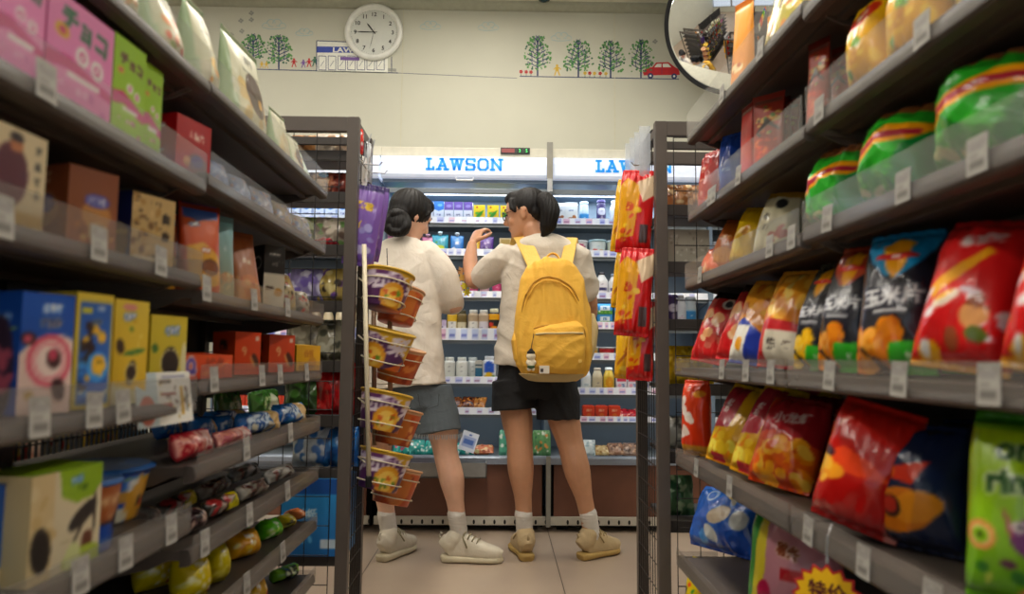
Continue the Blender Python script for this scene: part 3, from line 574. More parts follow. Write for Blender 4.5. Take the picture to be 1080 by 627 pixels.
def gondola(side, y0, y1, shelves, lab, wire=False):
    s = side; t = empty('gondola_shelving', (s*.9, (y0+y1)/2, 0)); tag(t, lab, 'shelving', 'snack gondolas either side of the aisle')
    ox, oy = s*.9, (y0+y1)/2
    class B(MB):
        def build(q, name, m, parent=t, smooth=False):
            q.v = [(a-ox, b-oy, c) for a, b, c in q.v]; return MB.build(q, name, m, parent, smooth)
    xb = s*.76; top = 1.62
    if wire:
        B().box(xb, y0+.01, .82, xb+s*.01, y1-.01, top).box(xb, y0+.01, .1, xb+s*.01, y1-.01, .60).build('back_panel', BACK)
        b = B(); k = y0+.02
        while k < y1: b.box(xb-s*.004, k, .6, xb, k+.003, .82); k += .016
        for z in np.arange(.61, .82, .03): b.box(xb-s*.006, y0, z, xb-s*.003, y1, z+.003)
        b.build('back_wire_mesh', WIRE)
    else: B().box(xb, y0+.01, .1, xb+s*.01, y1-.01, top).build('back_panel', BACK)
    for y in (y0, y1-.03): B().box(xb-s*.015, y, .0, xb+s*.03, y+.03, top+.01, ch=.003).build('upright', SHELFD)
    B().box(s*(XL+.02), y0+.003, .02, s*.76, y1-.003, .12, ch=.004).build('base_plinth', SHELFD)
    for (zb, xf, lip, guard, tags) in shelves:
        x = s*xf; sh = B().box(x+s*.012, y0+.004, zb+.010, s*.757, y1-.004, zb+.024).box(x+s*.05, y0+.01, zb+.002, x+s*.065, y1-.01, zb+.010).box(x+s*.2, y0+.01, zb+.0, x+s*.22, y1-.01, zb+.010)
        for y in (y0+.006, y1-.010): sh.prism([(x+s*.03, zb+.010), (s*.757, zb+.010), (s*.757, zb-.045), (s*.70, zb-.045), (x+s*.06, zb-.004)], 1, y, y+.004)
        sh = sh.build('shelf', SHELF)
        pr = [(x+s*.014, zb), (x, zb+.002), (x-s*.004, zb+.006), (x-s*.003, zb+lip*.6), (x+s*.001, zb+lip), (x+s*.014, zb+lip), (x+s*.014, zb+.0)]
        B().prism(pr[:-1], 1, y0+.003, y1-.003).build('front_rail', LIP, sh)
        if guard: B().box(x-s*.0055, y0+.006, zb+.008, x-s*.0035, y1-.006, zb+guard, ch=.0005).box(x-s*.0055, y1-.0085, zb+.02, x+s*.1, y1-.006, zb+guard*.8).build('acrylic_guard', SMOKED if guard < .06 else CLEAR, sh)
        for u in tags:
            y = colY(u, x-s*.008, zb+.03)
            if y0 < y < y1:
                g = bpy.data.objects.new('price_tag', TAGM); COL.objects.link(g); g.parent = sh; g.location = (x-s*.0072-ox, y-oy, zb+.006); g.rotation_euler = (math.radians(-4), math.radians(RN.uniform(-3, 3)), math.radians(90)*s*-1)
    return t
g0, g1, g2 = .28, 1.09, 1.84
LN = [(1.283, .46, .024, .07, []), (1.124, .46, .026, .065, [52]), (.978, .46, .024, .058, [5, 107, 172]), (.791, .46, .022, .056, [45, 102, 133]), (.612, .46, .03, .05, [88, 135, 183]), (.43, .46, .03, .05, [])]
LF = [(1.286, .46, .024, .065, []), (1.138, .46, .026, .06, []), (.956, .46, .024, .055, [220, 270, 305]), (.815, .46, .022, .05, [228, 278, 297, 325]), (.686, .46, .026, .045, [205, 262, 308]), (.563, .46, .026, .045, [218, 265, 305]), (.44, .46, .026, .045, [262, 300]), (.31, .46, .026, .045, [])]
RNn = [(1.436, .5, .03, .085, [905]), (1.244, .5, .03, .08, [862, 970]), (1.064, .49, .03, .07, [870, 950, 1028]), (.833, .46, .014, .047, [872, 945, 1040]), (.604, .46, .03, .05, [850, 908, 980]), (.34, .46, .03, .05, [])]
RF = [(1.45, .5, .03, .085, [760, 800]), (1.238, .5, .03, .08, [747, 751, 777]), (1.058, .49, .03, .07, [718, 737, 810, 833]), (.833, .46, .014, .047, [760, 785, 811, 837]), (.604, .46, .03, .05, [733, 768]), (.350, .46, .03, .05, [])]
gr = 1.13
gondola(-1, g0, g1, LN, 'dark gondola bay holding the tall blue and yellow cookie boxes', True)
gondola(-1, g1+.002, g2, LF, 'dark gondola bay of cookies nearer the end rack, with orange boxes', True)
gondola(1, g0, gr, RNn, 'dark gondola bay holding the green chip bags and the green ring snack bag')
gondola(1, gr+.002, g2+.02, RF, 'dark gondola bay of chip bags nearer the end rack, with black and yellow bags')

# ------------------------------------------------------------------ end racks of the gondolas
def grid(b, axis, fixed, a0, a1, z0, z1, da, dz, r=.0016):
    def P(a, z): return (a, fixed, z) if axis == 1 else (fixed, a, z)
    n = max(1, round((a1-a0)/da)); m = max(1, round((z1-z0)/dz))
    for i in range(n+1): a = a0+(a1-a0)*i/n; b.tube([P(a, z0), P(a, z1)], r, 5)
    for j in range(m+1): z = z0+(z1-z0)*j/m; b.tube([P(a0, z), P(a1, z)], r, 5)
    return b
RACKZ = {-1: [1.50, 1.372, 1.21, 1.04, .86, .70, .545, .30], 1: [1.345, 1.17, .995, .80, .60, .40]}
def end_rack(s, lab, depth):
    t = empty('end_rack', (s*.9, 2.1, 0)); tag(t, lab, 'rack', 'wire sided end racks')
    xi = .432 if s < 0 else .464; w = .036; xo = 1.30; H = 1.6; y0, y1 = 2.10, 2.10+depth
    class B(MB):
        def build(q, name, m, parent=t, smooth=False):
            q.v = [(a*s-s*.9, b-2.1, c) for a, b, c in q.v]; return MB.build(q, name, m, parent, smooth)
    for x in (xi, xo-w):
        for y in (y0, y1-.03): B().box(x, y, 0, x+w, y+.03, H, ch=.003).build('post', SHELF)
    B().box(xi+w, y0+.002, H-.045, xo-w, y0+.02, H, ch=.002).build('top_rail', SHELF); B().box(xi+w, y1-.02, H-.045, xo-w, y1-.002, H, ch=.002).build('top_rail', SHELF)
    B().box(xi+.006, y0+.03, H-.035, xi+.028, y1-.03, H-.004, ch=.002).build('top_rail', SHELF); B().box(xi+w, y0+.004, H-.086, xo-w, y0+.016, H-.062, ch=.002).build('cross_rail', SHELFD)
    grid(B(), 1, y0+.004, xi+w+.02, xo-w-.01, .06, H-.05, .068, .085).build('front_wire_mesh', WIRE)
    b = B(); grid(b, 0, xi+.004, y0+.035, y1-.03, .06, H-.04, .034, .07, .0016).build('side_wire_mesh', WIRE)
    for z in RACKZ[s]:
        sh = B().box(xi+w+.005, y0+.045, z-.012, xo-.05, y1-.035, z).box(xi+w+.005, y0+.03, z-.03, xo-.05, y0+.045, z+.004, ch=.002).build('shelf', SHELFD)
    B().box(xi+.02, y0+.03, .02, xo-.02, y1-.03, .07, ch=.004).build('base', SHELFD)
    return t
end_rack(-1, 'brown end rack with wire sides, hung with purple bags and cup noodles', .24)
end_rack(1, 'brown end rack with wire sides, hung with red and yellow snack packs', .34)
# ------------------------------------------------------------------ placing packages by the columns they show in
def place(s, u0, u1, vt, zs, build, lab, cat, a=12, inset=.02, xf=.46, lean=-6, group=None, name=None, rows=0, dy=.07, hmin=.03, roll=0, mesh=None, gapf=1.0):
    """u0: column of the far edge, u1: of the near edge, vt: row of the top edge; a: turn towards the viewer (degrees)"""
    ar = math.radians(a); X0 = s*(xf+inset); z = zs+.06; Y0 = colY(u0, X0, z)
    dx, dy_ = s*math.sin(ar), -math.cos(ar); n = AR-AF*(u1-540)/F
    w = -(n[0]*X0+n[1]*Y0+n[2]*(z-EYE))/(n[0]*dx+n[1]*dy_)
    cx, cy = X0+dx*w/2, Y0+dy_*w/2; h = max(hmin, (float(rowZ(vt, cx, cy))-zs)/math.cos(math.radians(lean))**1.3)
    o = build(float(w), h) if mesh is None else mesh(float(w), h)
    th = math.radians(-90+a) if s > 0 else math.radians(90-a)
    d = float(o.get('_d', 0))
    nx, ny = math.sin(th), -math.cos(th)                      # where the front faces
    k = d/2*math.cos(math.radians(lean))
    o.location = (cx-nx*k, cy-ny*k, zs+abs(math.sin(math.radians(lean)))*d/2+.001); o.rotation_euler = Euler((math.radians(lean), math.radians(roll), th), 'XYZ')
    tag(o, lab, cat, group); seat(o, s, zs, xf if inset >= 0 else xf-.06)
    for r in range(rows):
        sh = d*.98+dy*(r+1)
        if cy-ny*(k+sh) > 1.77 or abs(cx-nx*(k+sh)) > .76-d*.5-.02: break
        c = copy_tree(o); c.location = (cx-nx*(k+sh), cy-ny*(k+sh), o.location.z); c.rotation_euler = Euler((math.radians(lean-RN.uniform(0, 5)), math.radians(roll+RN.uniform(-3, 3)), th+RN.uniform(-.08, .08)), 'XYZ')
        seat(c, s, zs, xf+.03); c['label'] = ('pack standing behind the ' if r == 0 else 'third pack behind the ')+' '.join(lab.split()[:11])
    return o
def seat(o, s, zs, xf):
    """rest a package on its deck and keep its foot behind the guard"""
    me = o if o.type == 'MESH' else o.children[0]; n = len(me.data.vertices); co = np.zeros(n*3); me.data.vertices.foreach_get('co', co); co = co.reshape(-1, 3)
    M = np.array(Euler(o.rotation_euler).to_matrix()); q = co@M.T; o.location.z = zs+.001-q[:, 2].min()
    y = o.location.y; rows_ = (LN if y < g1 else LF) if s < 0 else (RNn if y < gr else RF); up = [r[0] for r in rows_ if r[0] > zs+.02]
    top = q[:, 2].max()-q[:, 2].min()
    if up and top > min(up)-zs-.006:
        f = max(.55, (min(up)-zs-.006)/top); o.scale = (1, 1, f); S_ = np.array([1, 1, f]); q = (co*S_)@M.T; o.location.z = zs+.001-q[:, 2].min()
    z = q[:, 2]+o.location.z; x = s*(q[:, 0]+o.location.x); low = z < zs+(.045 if xf > .48 else .04); gap = xf+.003-x[low].min()
    if gap > 0: o.location.x += s*gap
    if '_d' in o: del o['_d']
def D(o, d): o['_d'] = d; return o
def bagf(t, bg, ops, back=None, seed=1, **k):
    def f(w, h):
        A = art(w, h, bg, ops, 760 if w < .16 else 560); return D(bag(w, h, t, A, back or bg, seed, **k), t*.8)
    return f
def pouchf(t, bg, ops, back=None, seed=1, **k):
    def f(w, h): return D(pouch(w, h, t, art(w, h, bg, ops), back or bg, seed, **k), t*.9)
    return f
def boxf(d, bg, ops, side=None, sops=(), top=None, **k):
    def f(w, h): return D(carton(w, d, h, art(w, h, bg, ops), art(d, h, side or bg, sops) if sops else (side or bg), top or bg, **k), d)
    return f
Wt, Bk = 'f2f0ea', '15141a'
# ---- the aisle side of long brown gondola: shelf decks
def dk(rows_, i): return rows_[i][0]+.0245
# LEFT, near bay ------------------------------------------------------------------------------------------------
PINK, MAG, LIME = 'e58fc0', 'c01f78', '9fc92c'
def choco(bg, ink):
    return [('p', [(0, .42), (.3, .46), (.7, .38), (1, .33), (1, .24), (.7, .27), (.35, .34), (0, .3)], MAG), ('t', 'チョコ', .54, .78, .24, ink, -6, None, .95, .05), ('e', .50, .52, .10, .10, Wt), ('e', .74, .48, .10, .10, Wt), ('o', .50, .52, .05, .02, MAG), ('o', .74, .48, .05, .02, MAG),
            ('r', .3, .27, .8, .32, Wt), ('e', .2, .66, .10, .07, 'd8b23a'), ('e', .2, .66, .05, .03, MAG), ('n', 3, 6, .1, .06, .9, .2, .05, ['f0b8d8', 'c96aa8', bg])]
z = dk(LN, 1)
place(-1, 47, -8, -42, z, boxf(.05, PINK, choco(PINK, '2d6a48'), 'd777ae'), 'pink chocolate stick box, nearest on the second shelf from the top', 'snack box', a=3, inset=.012, lean=0, rows=1)
place(-1, 118, 49, 10, z, boxf(.05, PINK, choco(PINK, '2d6a48'), 'd777ae'), 'pink chocolate stick box standing next to the lime green one', 'snack box', a=3, inset=.012, lean=0, rows=1)
place(-1, 152, 119, 38, z, boxf(.05, LIME, choco(LIME, '5a1f3a'), '7fb11e'), 'lime green chocolate stick box beside the pink boxes', 'snack box', a=3, inset=.012, lean=0, rows=1)
place(-1, 170, 150, 66, z, boxf(.05, LIME, choco(LIME, '5a1f3a'), '7fb11e'), 'lime green chocolate stick box next to the red box', 'snack box', a=3, inset=.02, lean=0)
place(-1, 222, 186, 128, z, boxf(.07, 'a81d26', [('t', '山楂片', .56, .74, .16, 'f0d8c8', 0), ('e', .6, .3, .3, .2, '7a4a48'), ('e', .6, .34, .18, .12, '5a4a7a'), ('e', .3, .3, .1, .1, 'd89a5a')], 'b01820', [('t', '红', .5, .72, .4, Wt), ('t', '枣', .5, .32, .4, Wt)], 'c42a30'), 'low red fruit snack box on the second shelf, past the lime boxes', 'snack box', a=14, inset=.015, lean=0)
z = dk(LN, 2)
place(-1, 48, -10, 138, z, boxf(.05, 'd8c8a4', [('e', .35, .52, .3, .42, '5a2f3a'), ('e', .42, .82, .12, .1, 'b87a52'), ('e', .42, .90, .13, .07, '2a1c1c'), ('t', '海', .84, .84, .12, '2c2a28'), ('t', '盐', .84, .68, .12, '2c2a28'), ('t', '饼', .84, .52, .12, '2c2a28'), ('t', '干', .84, .36, .12, '2c2a28'), ('r', 0, 0, 1, .16, 'c9a865')], 'bfae8c'), 'cream cookie box printed with a dark haired head, nearest on the third shelf', 'snack box', a=3, inset=.015, lean=0, rows=1)
place(-1, 124, 72, 180, z, boxf(.07, '8a5236', [('g', '9a6244', '7a452c'), ('e', .56, .42, .30, .26, 'c08a52'), ('e', .62, .2, .2, .2, 'd9c9a0'), ('e', .56, .60, .26, .13, '5a5aa0'), ('t', '可可', .56, .6, .16, Wt, 0, '3c3c8a'), ('n', 5, 14, .2, .05, .95, .35, .05, ['b87a3a', 'd8b070', '6a3a20'])], '8a4e30', [('e', .45, .45, .34, .3, 'b98a58'), ('e', .5, .52, .2, .16, '50509a'), ('t', 'C', .5, .85, .16, 'd8b8a0')], '6e3d26'), 'brown cocoa cookie box with a violet badge on the third shelf', 'snack box', a=22, inset=.012, lean=0, rows=1)
place(-1, 184, 139, 208, z, boxf(.05, 'c9ac78', [('n', 8, 26, .02, .1, .6, .98, .075, ['b08a50', 'd8bc88', '7a5a38']), ('n', 9, 20, .02, .1, .7, .98, .03, ['3a281c']), ('t', '曲', .78, .70, .2, '1f1a18', 0), ('t', '奇', .78, .44, .2, '1f1a18', 0), ('r', .05, .04, .7, .12, 'e0d4b8')], '1c2450', [('t', 'o', .3, .85, .2, 'b9b9c8'), ('e', .6, .3, .3, .5, '9a7a30'), ('r', .1, .4, .9, .46, 'c0a040')], '202a58'), 'navy and cream cookie box with speckled biscuits on the third shelf', 'snack box', a=18, inset=.015, lean=0, rows=1)
z = dk(LN, 3)
ORE = '奥利奥'
place(-1, 76, 20, 311, z, boxf(.06, '1c4f9c', [('r', 0, 0, 1, .30, 'e6d8cc'), ('g', '1c4f9c', '2456a8', .68, 1), ('p', [(0, .0), (0, .5), (.25, .62), (.75, .66), (1, .62), (1, 0)], 'e2c8bc'), ('o', .55, .44, .43, .09, 'cf5f72'), ('o', .55, .44, .30, .06, 'dd8a94'), ('e', .55, .44, .26, .26, 'ecd6cc'), ('e', .62, .46, .14, .17, '3a2326', 12), ('e', .60, .49, .09, .10, 'b84a60'), ('e', .75, .2, .14, .2, '3a2326', 15), ('e', .14, .62, .14, .11, '3a2326'), ('e', .14, .62, .07, .06, 'cf5f72'), ('t', ORE, .56, .88, .12, Wt, 4, '8ab4e8'), ('t', '巧克棒', .55, .755, .13, '1a3370', 3, 'b0a090'), ('e', .2, .16, .08, .06, 'b89a5a'), ('e', .45, .1, .14, .08, 'c9a0a0')], '17468f', [('t', ORE, .5, .78, .2, 'a8c8ee', 0), ('r', .1, .69, .9, .71, 'b8cc50'), ('e', .6, .38, .3, .9, '3a2a3a'), ('n', 2, 8, .45, .1, .8, .52, .15, ['b85a6a'])], '1d55a8'), 'blue box of rolled wafers with a pink swirl, nearest on the fourth shelf', 'snack box', a=14, inset=.008, lean=0, rows=1)
place(-1, 117, 78, 311, z, boxf(.05, 'd9c252', [('r', .1, .04, .94, .93, '2a5ea8'), ('n', 4, 10, .15, .5, .55, .72, .1, ['e0b23c', '2f2420']), ('n', 6, 12, .15, .12, .4, .55, .09, ['2f2420', 'e0b23c', '4a90d0']), ('e', .62, .36, .3, .3, '4a98d8'), ('e', .64, .38, .2, .2, 'e8b53a'), ('s', .66, .36, .2, 'ecc048', 5, .7), ('e', .62, .4, .03, .03, '2a2420'), ('e', .70, .4, .03, .03, '2a2420'), ('e', .7, .62, .12, .12, 'e6b840'), ('t', ORE, .66, .87, .08, Wt), ('r', .14, .83, .4, .87, 'd8d040'), ('t', '脆棒棒', .55, .75, .09, '17305f', 0, '9a9a8a'), ('n', 12, 8, .15, .05, .9, .15, .06, ['e8e0c0', '3a7ac0'])], 'b8a23c', [], 'e0cc60'), 'yellow framed blue box of crunchy sticks next to the wafer roll box', 'snack box', a=10, inset=.006, lean=0, rows=1)
place(-1, 155, 119, 318, z, boxf(.05, 'd8b93a', [('g', 'd2ab34', 'dcc34e'), ('p', [(0, .0), (1, 0), (1, .1), (0, .2)], 'cfc8a0'), ('t', ORE, .42, .84, .12, Wt, 3, '3c68b0'), ('e', .42, .93, .22, .06, 'd08a8a'), ('e', .18, .55, .11, .15, '332820', 20), ('e', .52, .3, .15, .24, '332820', -15), ('o', .52, .3, .18, .03, 'e8dca8'), ('e', .6, .5, .32, .05, '4a7a3c', 8), ('n', 21, 8, .4, .55, .8, .8, .06, ['e4d070', 'c8a028', '6a8a3c'])], 'c2a22c', [], 'e2cc66'), 'yellow cookie box with small black cookies, third tall box of the fourth shelf', 'snack box', a=8, inset=.006, lean=0, rows=1)
place(-1, 196, 158, 334, z, boxf(.05, 'd9c548', [('t', ORE, .58, .82, .15, Wt, 5, '3f6cae'), ('e', .54, .42, .25, .3, '2c2522'), ('o', .54, .42, .27, .03, 'e8d8a0'), ('e', .12, .60, .08, .08, '4e7a40'), ('e', .93, .42, .09, .4, 'ece4b4')], 'bfa932', [('e', .5, .6, .3, .2, '50803c')], 'e0d068'), 'yellow cookie box with one large black cookie, beside the orange boxes', 'snack box', a=12, inset=.02, lean=0, rows=1)
# price sign leaning on the guard
def card(w, h, bg, ops, name, th=.0015, m=PAPER):
    o = carton(w, th, h, art(w, h, bg, ops, 900), bg, bg, q=1.6, m=m, name=name, flap=False); return D(o, th)
place(-1, 206, 149, 394, .782, lambda w, h: card(w, h, 'd0cdc4', [('r', 0, .0, .36, 1, 'a9b4b4'), ('e', .17, .3, .14, .14, '9c5a4a'), ('n', 3, 20, .4, .1, .95, .9, .03, ['6a5a50', 'b09a60']), ('r', .4, .78, .62, .84, '4a3a30'), ('r', .42, .55, .7, .6, '7a3a30'), ('r', .42, .28, .62, .40, '8a3028'), ('r', .78, .15, .84, .7, 'b8963c'), ('r', .88, .2, .92, .6, '8a8a84'), ('r', .45, .9, .9, .93, '6a6a8a')], 'price_sign'), 'white printed price card leaning in front of the yellow cookie box', 'sign', a=4, inset=-.009, lean=-8)
z = dk(LN, 4)
place(-1, 54, -14, 507, z, boxf(.05, '2464ae', [('g', '2a74bc', '1b4f9a'), ('t', ORE, .5, .87, .14, Wt, 6, '6aa0d8'), ('t', '雪', .72, .62, .14, '8ab0d8'), ('t', '纷', .72, .42, .12, '8ab0d8'), ('e', .45, .12, .35, .14, 'd9c39a')], '1c529c', [], '2a68b4'), 'blue cookie box with white writing, nearest on the fifth shelf', 'snack box', a=2, inset=.05, lean=0)
place(-1, 106, 31, 496, z, boxf(.06, 'd9ccae', [('r', 0, 0, .30, 1, 'd2bd92'), ('n', 3, 6, .02, .1, .28, .95, .08, ['c9b080', 'dccba4']), ('p', [(.36, 1), (.40, .74), (.6, .66), (.85, .68), (1, .8), (1, 1)], '8fae2c'), ('t', ORE, .62, .88, .06, 'cfe0f0', 8, '4a80b8'), ('t', '薄脆', .70, .79, .075, '4a6a20', 3), ('e', .72, .52, .24, .09, '2e2826', 28), ('e', .15, .30, .13, .22, '3a332e', 6), ('e', .15, .30, .10, .18, '2a2422', 6), ('e', .9, .52, .025, .22, '3a322c', 0), ('e', .66, .36, .02, .2, '3a322c', -38), ('e', .80, .26, .09, .1, '6a4030'), ('e', .75, .1, .3, .12, 'a8b84a'), ('e', .6, .12, .12, .16, 'd8dca0'), ('r', .4, .3, .55, .32, 'b8a880')], 'cdb98c', [], '8cab2a'), 'cream cookie box with a lime green top and thin black cookies', 'snack box', a=6, inset=.012, lean=0, rows=1)
def cupf(bg, ops, rim, scale=1):
    def f(w, h):
        r = w/2; A = art(2*math.pi*r, h, bg, ops, 600); t = wrapped([(r*.72, 0), (r*.74, .003), (r*.93, h*.86), (r*.94, h*.88)], A, 56, CARD, 'body', z0=0, z1=h*.88, ang0=0)
        c = empty('snack_cup'); t.parent = c
        MB().lathe([(r*.93, h*.875), (r*.985, h*.885), (r*1.0, h*.91), (r*.985, h*.93), (r*.94, h*.935), (r*.93, h*.955), (r*.92, h*.96), (r*.9, h*.955), (.001, h*.955)], 56).build('lid', rim, c, True); return D(c, w)
    return f
RIMB = mat('blue lid', '2a62a8', .3)
z = dk(LN, 4)
place(-1, 146, 103, 502, z, cupf('1f4c9e', [('r', 0, .46, 1, 1, '9a5a34'), ('r', 0, .42, 1, .47, '3a2a28'), ('t', '可可棒', .5, .78, .055, 'd8b890'), ('r', .4, .66, .6, .68, 'c09468'), ('t', 'QQ', .5, .56, .04, 'c9a078'), ('e', .56, .44, .05, .05, '241a18'), ('r', .38, .06, .6, .2, '5a78b0')], RIMB), 'brown and blue snack cup with a sealed lid, between cream box and blue cup', 'snack cup', a=0, inset=.01, lean=0)
place(-1, 185, 126, 489, z, cupf('1d4fa4', [('n', 5, 8, .3, .1, .7, .9, .02, ['3c8ad0', '2a60b4']), ('r', .42, .84, .55, .90, 'b8c840'), ('t', '脆脆棒', .5, .72, .05, Wt, 0, '2a6ac0'), ('e', .52, .34, .08, .085, 'd9a43a'), ('s', .5, .32, .10, 'd9a43a', 7, .75), ('e', .505, .4, .012, .016, '2a2018'), ('e', .545, .4, .012, .016, '2a2018'), ('e', .525, .34, .02, .012, 'b04028'), ('e', .42, .52, .02, .02, 'c89a50'), ('e', .42, .12, .03, .03, 'e0dcc8')], RIMB), 'blue snack cup with a smiling orange biscuit shape on its side', 'snack cup', a=0, inset=.055, lean=0)

# LEFT, far bay --------------------------------------------------------------------------------------------------
z = dk(LF, 0)
SAGE = '9fae8e'
def pouch_ops(seed, cs, dark=None):
    o = [('r', .12, 0, .95, .97, 'c4c0a4'), ('g', 'b9b89c', 'cfccb8', .3, 1), ('n', seed, 16, .2, .08, .85, .48, .1, cs), ('t', '果干', .55, .78, .12, '6a6a58'), ('r', .3, .62, .8, .645, '8a8a78')]
    if dark: o += [('e', .55, .4, .26, .26, '4a382a', 20), ('e', .62, .32, .06, .06, 'd0a040')]
    return o
for i, (u0, u1, vt, cs, dkk, lab) in enumerate([(158, 128, -66, ['c98a4a', 'd8b080', '8aa06a'], 0, 'pale dried fruit pouch at the near end of the top shelf'), (205, 176, -14, ['b8502c', 'd8894a', '8a9a50'], 0, 'dried fruit pouch with an orange picture on the top shelf'),
      (240, 219, 4, ['d8a04c', 'e0c080', 'c88838'], 0, 'sage green pouch with sliced yellow fruit on the top shelf'), (292, 256, 46, ['d2a050', 'c8b078'], 1, 'sage green dried fruit pouch with a dark brown fruit picture'), (312, 296, 120, ['c9b890', 'b8a888'], 0, 'pale dried fruit pouch near the far end of the top shelf'), (325, 313, 146, ['9a7a50', 'c8b890'], 1, 'last pale pouch at the far end of the top shelf')]):
    place(-1, u0, u1, vt, z, pouchf(.085 if i < 4 else .05, SAGE, pouch_ops(i, cs, dkk), '8fa07c', i+3), lab, 'snack pouch', a=3, inset=.01, lean=-3, rows=0)
place(-1, 333, 318, 160, z, pouchf(.03, 'b8c4b4', [('n', 4, 12, .1, .1, .9, .9, .1, ['e0dccc', '8a6a4a', '9ab09a'])], None, 6), 'tiny pale green pouch lying against the last guard of the top shelf', 'snack pouch', a=30, inset=.02, lean=-25)
z = dk(LF, 1)
BLUEP = [('n', 7, 30, .02, .05, .98, .95, .07, ['8fa0c4', 'c4cde0', 'a8a8b8', 'd8d4d8']), ('n', 17, 6, .02, .3, .98, .95, .05, ['b89a80', 'c8a090'])]
for i, (u0, u1, vt, bg, lab) in enumerate([(250, 226, 170, '9aa8c4', 'clear bluish candy bag on the second shelf past the red box'), (272, 251, 186, 'a6aebf', 'clear bluish candy bag on the second shelf, middle of the row'), (296, 273, 200, 'b4b4bc', 'clear candy bag with pale sweets on the second shelf'), (314, 297, 214, 'c2b8aa', 'clear candy bag with cream sweets near the end of the second shelf'), (334, 315, 228, 'bdbbb4', 'last clear candy bag at the far end of the second shelf')]):
    place(-1, u0, u1, vt, z, bagf(.035, bg, BLUEP, None, i+11), lab, 'candy bag', a=15, inset=.016, lean=-14, rows=1, dy=.03)
z = dk(LF, 2)
place(-1, 240, 196, 207, z, pouchf(.05, 'cf5a22', [('g', 'c24a1c', 'd8682a'), ('p', [(0, 1), (0, .84), (.4, .80), (1, .86), (1, 1)], '3a5a9c'), ('t', 'oat', .3, .76, .12, Wt, 12, '3a4a8c'), ('e', .72, .72, .14, .12, 'e07a5a', 10), ('p', [(.1, .5), (.5, .56), (.96, .40), (.9, .1), (.5, .03), (.15, .1)], 'e0a838'), ('t', '燕麦', .55, .47, .1, Wt, -4, 'a83018'), ('e', .64, .28, .24, .2, '6a3c26'), ('e', .62, .28, .17, .13, '87512f')], 'c04a1e', 4), 'orange biscuit pouch with a blue top and brown cookie, tallest on its shelf', 'snack pouch', a=34, inset=.006, lean=-2, rows=1)
place(-1, 253, 229, 228, z, pouchf(.04, '8fb4b4', [('g', 'a8a88c', '7fb4bc'), ('t', '米饼', .5, .6, .14, 'd8e4e0', 70), ('e', .5, .24, .28, .2, 'c89a70'), ('n', 4, 8, .1, .05, .9, .3, .1, ['c8a880', 'd8c8a0'])], None, 5), 'pale teal snack pouch beside the orange biscuit pouch', 'snack pouch', a=32, inset=.018, lean=-2)
place(-1, 282, 253, 246, z, pouchf(.05, 'b06a3c', [('g', 'c27c46', '9a5a36'), ('e', .5, .25, .34, .24, 'c87a3c'), ('n', 14, 12, .1, .05, .9, .4, .08, ['d8a060', 'b05a28']), ('t', '坚果', .5, .56, .14, 'e0c8a0', -14)], None, 8), 'brown nut snack pouch leaning beside the black and white box', 'snack pouch', a=30, inset=.016, lean=-10)
place(-1, 300, 278, 260, z, boxf(.05, 'd2c9b4', [('r', 0, .55, 1, 1, '1f1d1c'), ('t', 'COOKIE', .5, .86, .1, 'e8e4da'), ('t', '牛乳', .5, .7, .14, 'e8e4da'), ('o', .8, .75, .12, .02, 'e8e4da'), ('t', '曲奇', .3, .32, .18, '4a3a2a'), ('e', .7, .26, .2, .18, 'b8863c')], '2a2622', [('o', .5, .72, .3, .06, 'd8d4c8'), ('e', .5, .3, .3, .2, 'b8863c')], '1e1c1b'), 'black and white cookie box at the far end of the third shelf', 'snack box', a=40, inset=.02, lean=0)
place(-1, 318, 301, 290, z, bagf(.04, 'b5a072', [('n', 4, 22, .05, .1, .95, .9, .1, ['2a2420', 'd8c8a0', '9a3a28', 'c8a860'])], None, 3), 'speckled candy bag next to the black and white cookie box', 'candy bag', a=25, inset=.02, lean=-14)
place(-1, 332, 319, 308, z, bagf(.03, 'a8a090', [('n', 9, 14, .05, .1, .95, .9, .12, ['2a2420', 'd8d0c0', 'c02820'])], None, 13), 'small candy bag with a red dot, last on the third shelf', 'candy bag', a=25, inset=.02, lean=-16)
z = dk(LF, 3)
ORG = 'cf4a1c'
place(-1, 246, 196, 375, z, boxf(.05, ORG, [('g', 'c8421a', 'd9561f'), ('p', [(0, 1), (.16, 1), (.26, .3), (.1, .1), (0, .2)], 'd8704a'), ('t', 'Q', .12, .5, .2, '5a4a9c', 20, 'd8c8d0'), ('t', '辣条', .62, .5, .22, '9a3418', 0), ('p', [(.3, .2), (.9, .75), (.95, .7), (.4, .1)], 'e07a40')], 'b23c14'), 'low orange snack box with a violet logo, in front of the taller orange boxes', 'snack box', a=8, inset=.008, lean=0)
OB = [('t', '9', .36, .55, .28, 'e8a878', 12), ('r', .78, .8, .92, .9, 'e8d0c0'), ('e', .8, .34, .1, .22, '4a2418', 30), ('e', .68, .3, .05, .22, 'd8935a', 30), ('r', .05, .08, .95, .12, 'b03a14')]
place(-1, 275, 248, 351, z, boxf(.06, ORG, OB, 'b8441a', [('t', '酷', .5, .7, .34, '2a1c18'), ('t', '脆', .5, .34, .34, '2a1c18')], 'd85a28'), 'tall orange snack box beside the low one on the fourth shelf', 'snack box', a=26, inset=.03, lean=0)
place(-1, 311, 284, 354, z, boxf(.06, ORG, OB, 'b8441a', [('t', '酷', .5, .7, .34, '2a1c18'), ('t', '脆', .5, .34, .34, '2a1c18')], 'd85a28'), 'tall orange snack box next to the small yellow box', 'snack box', a=26, inset=.03, lean=0)
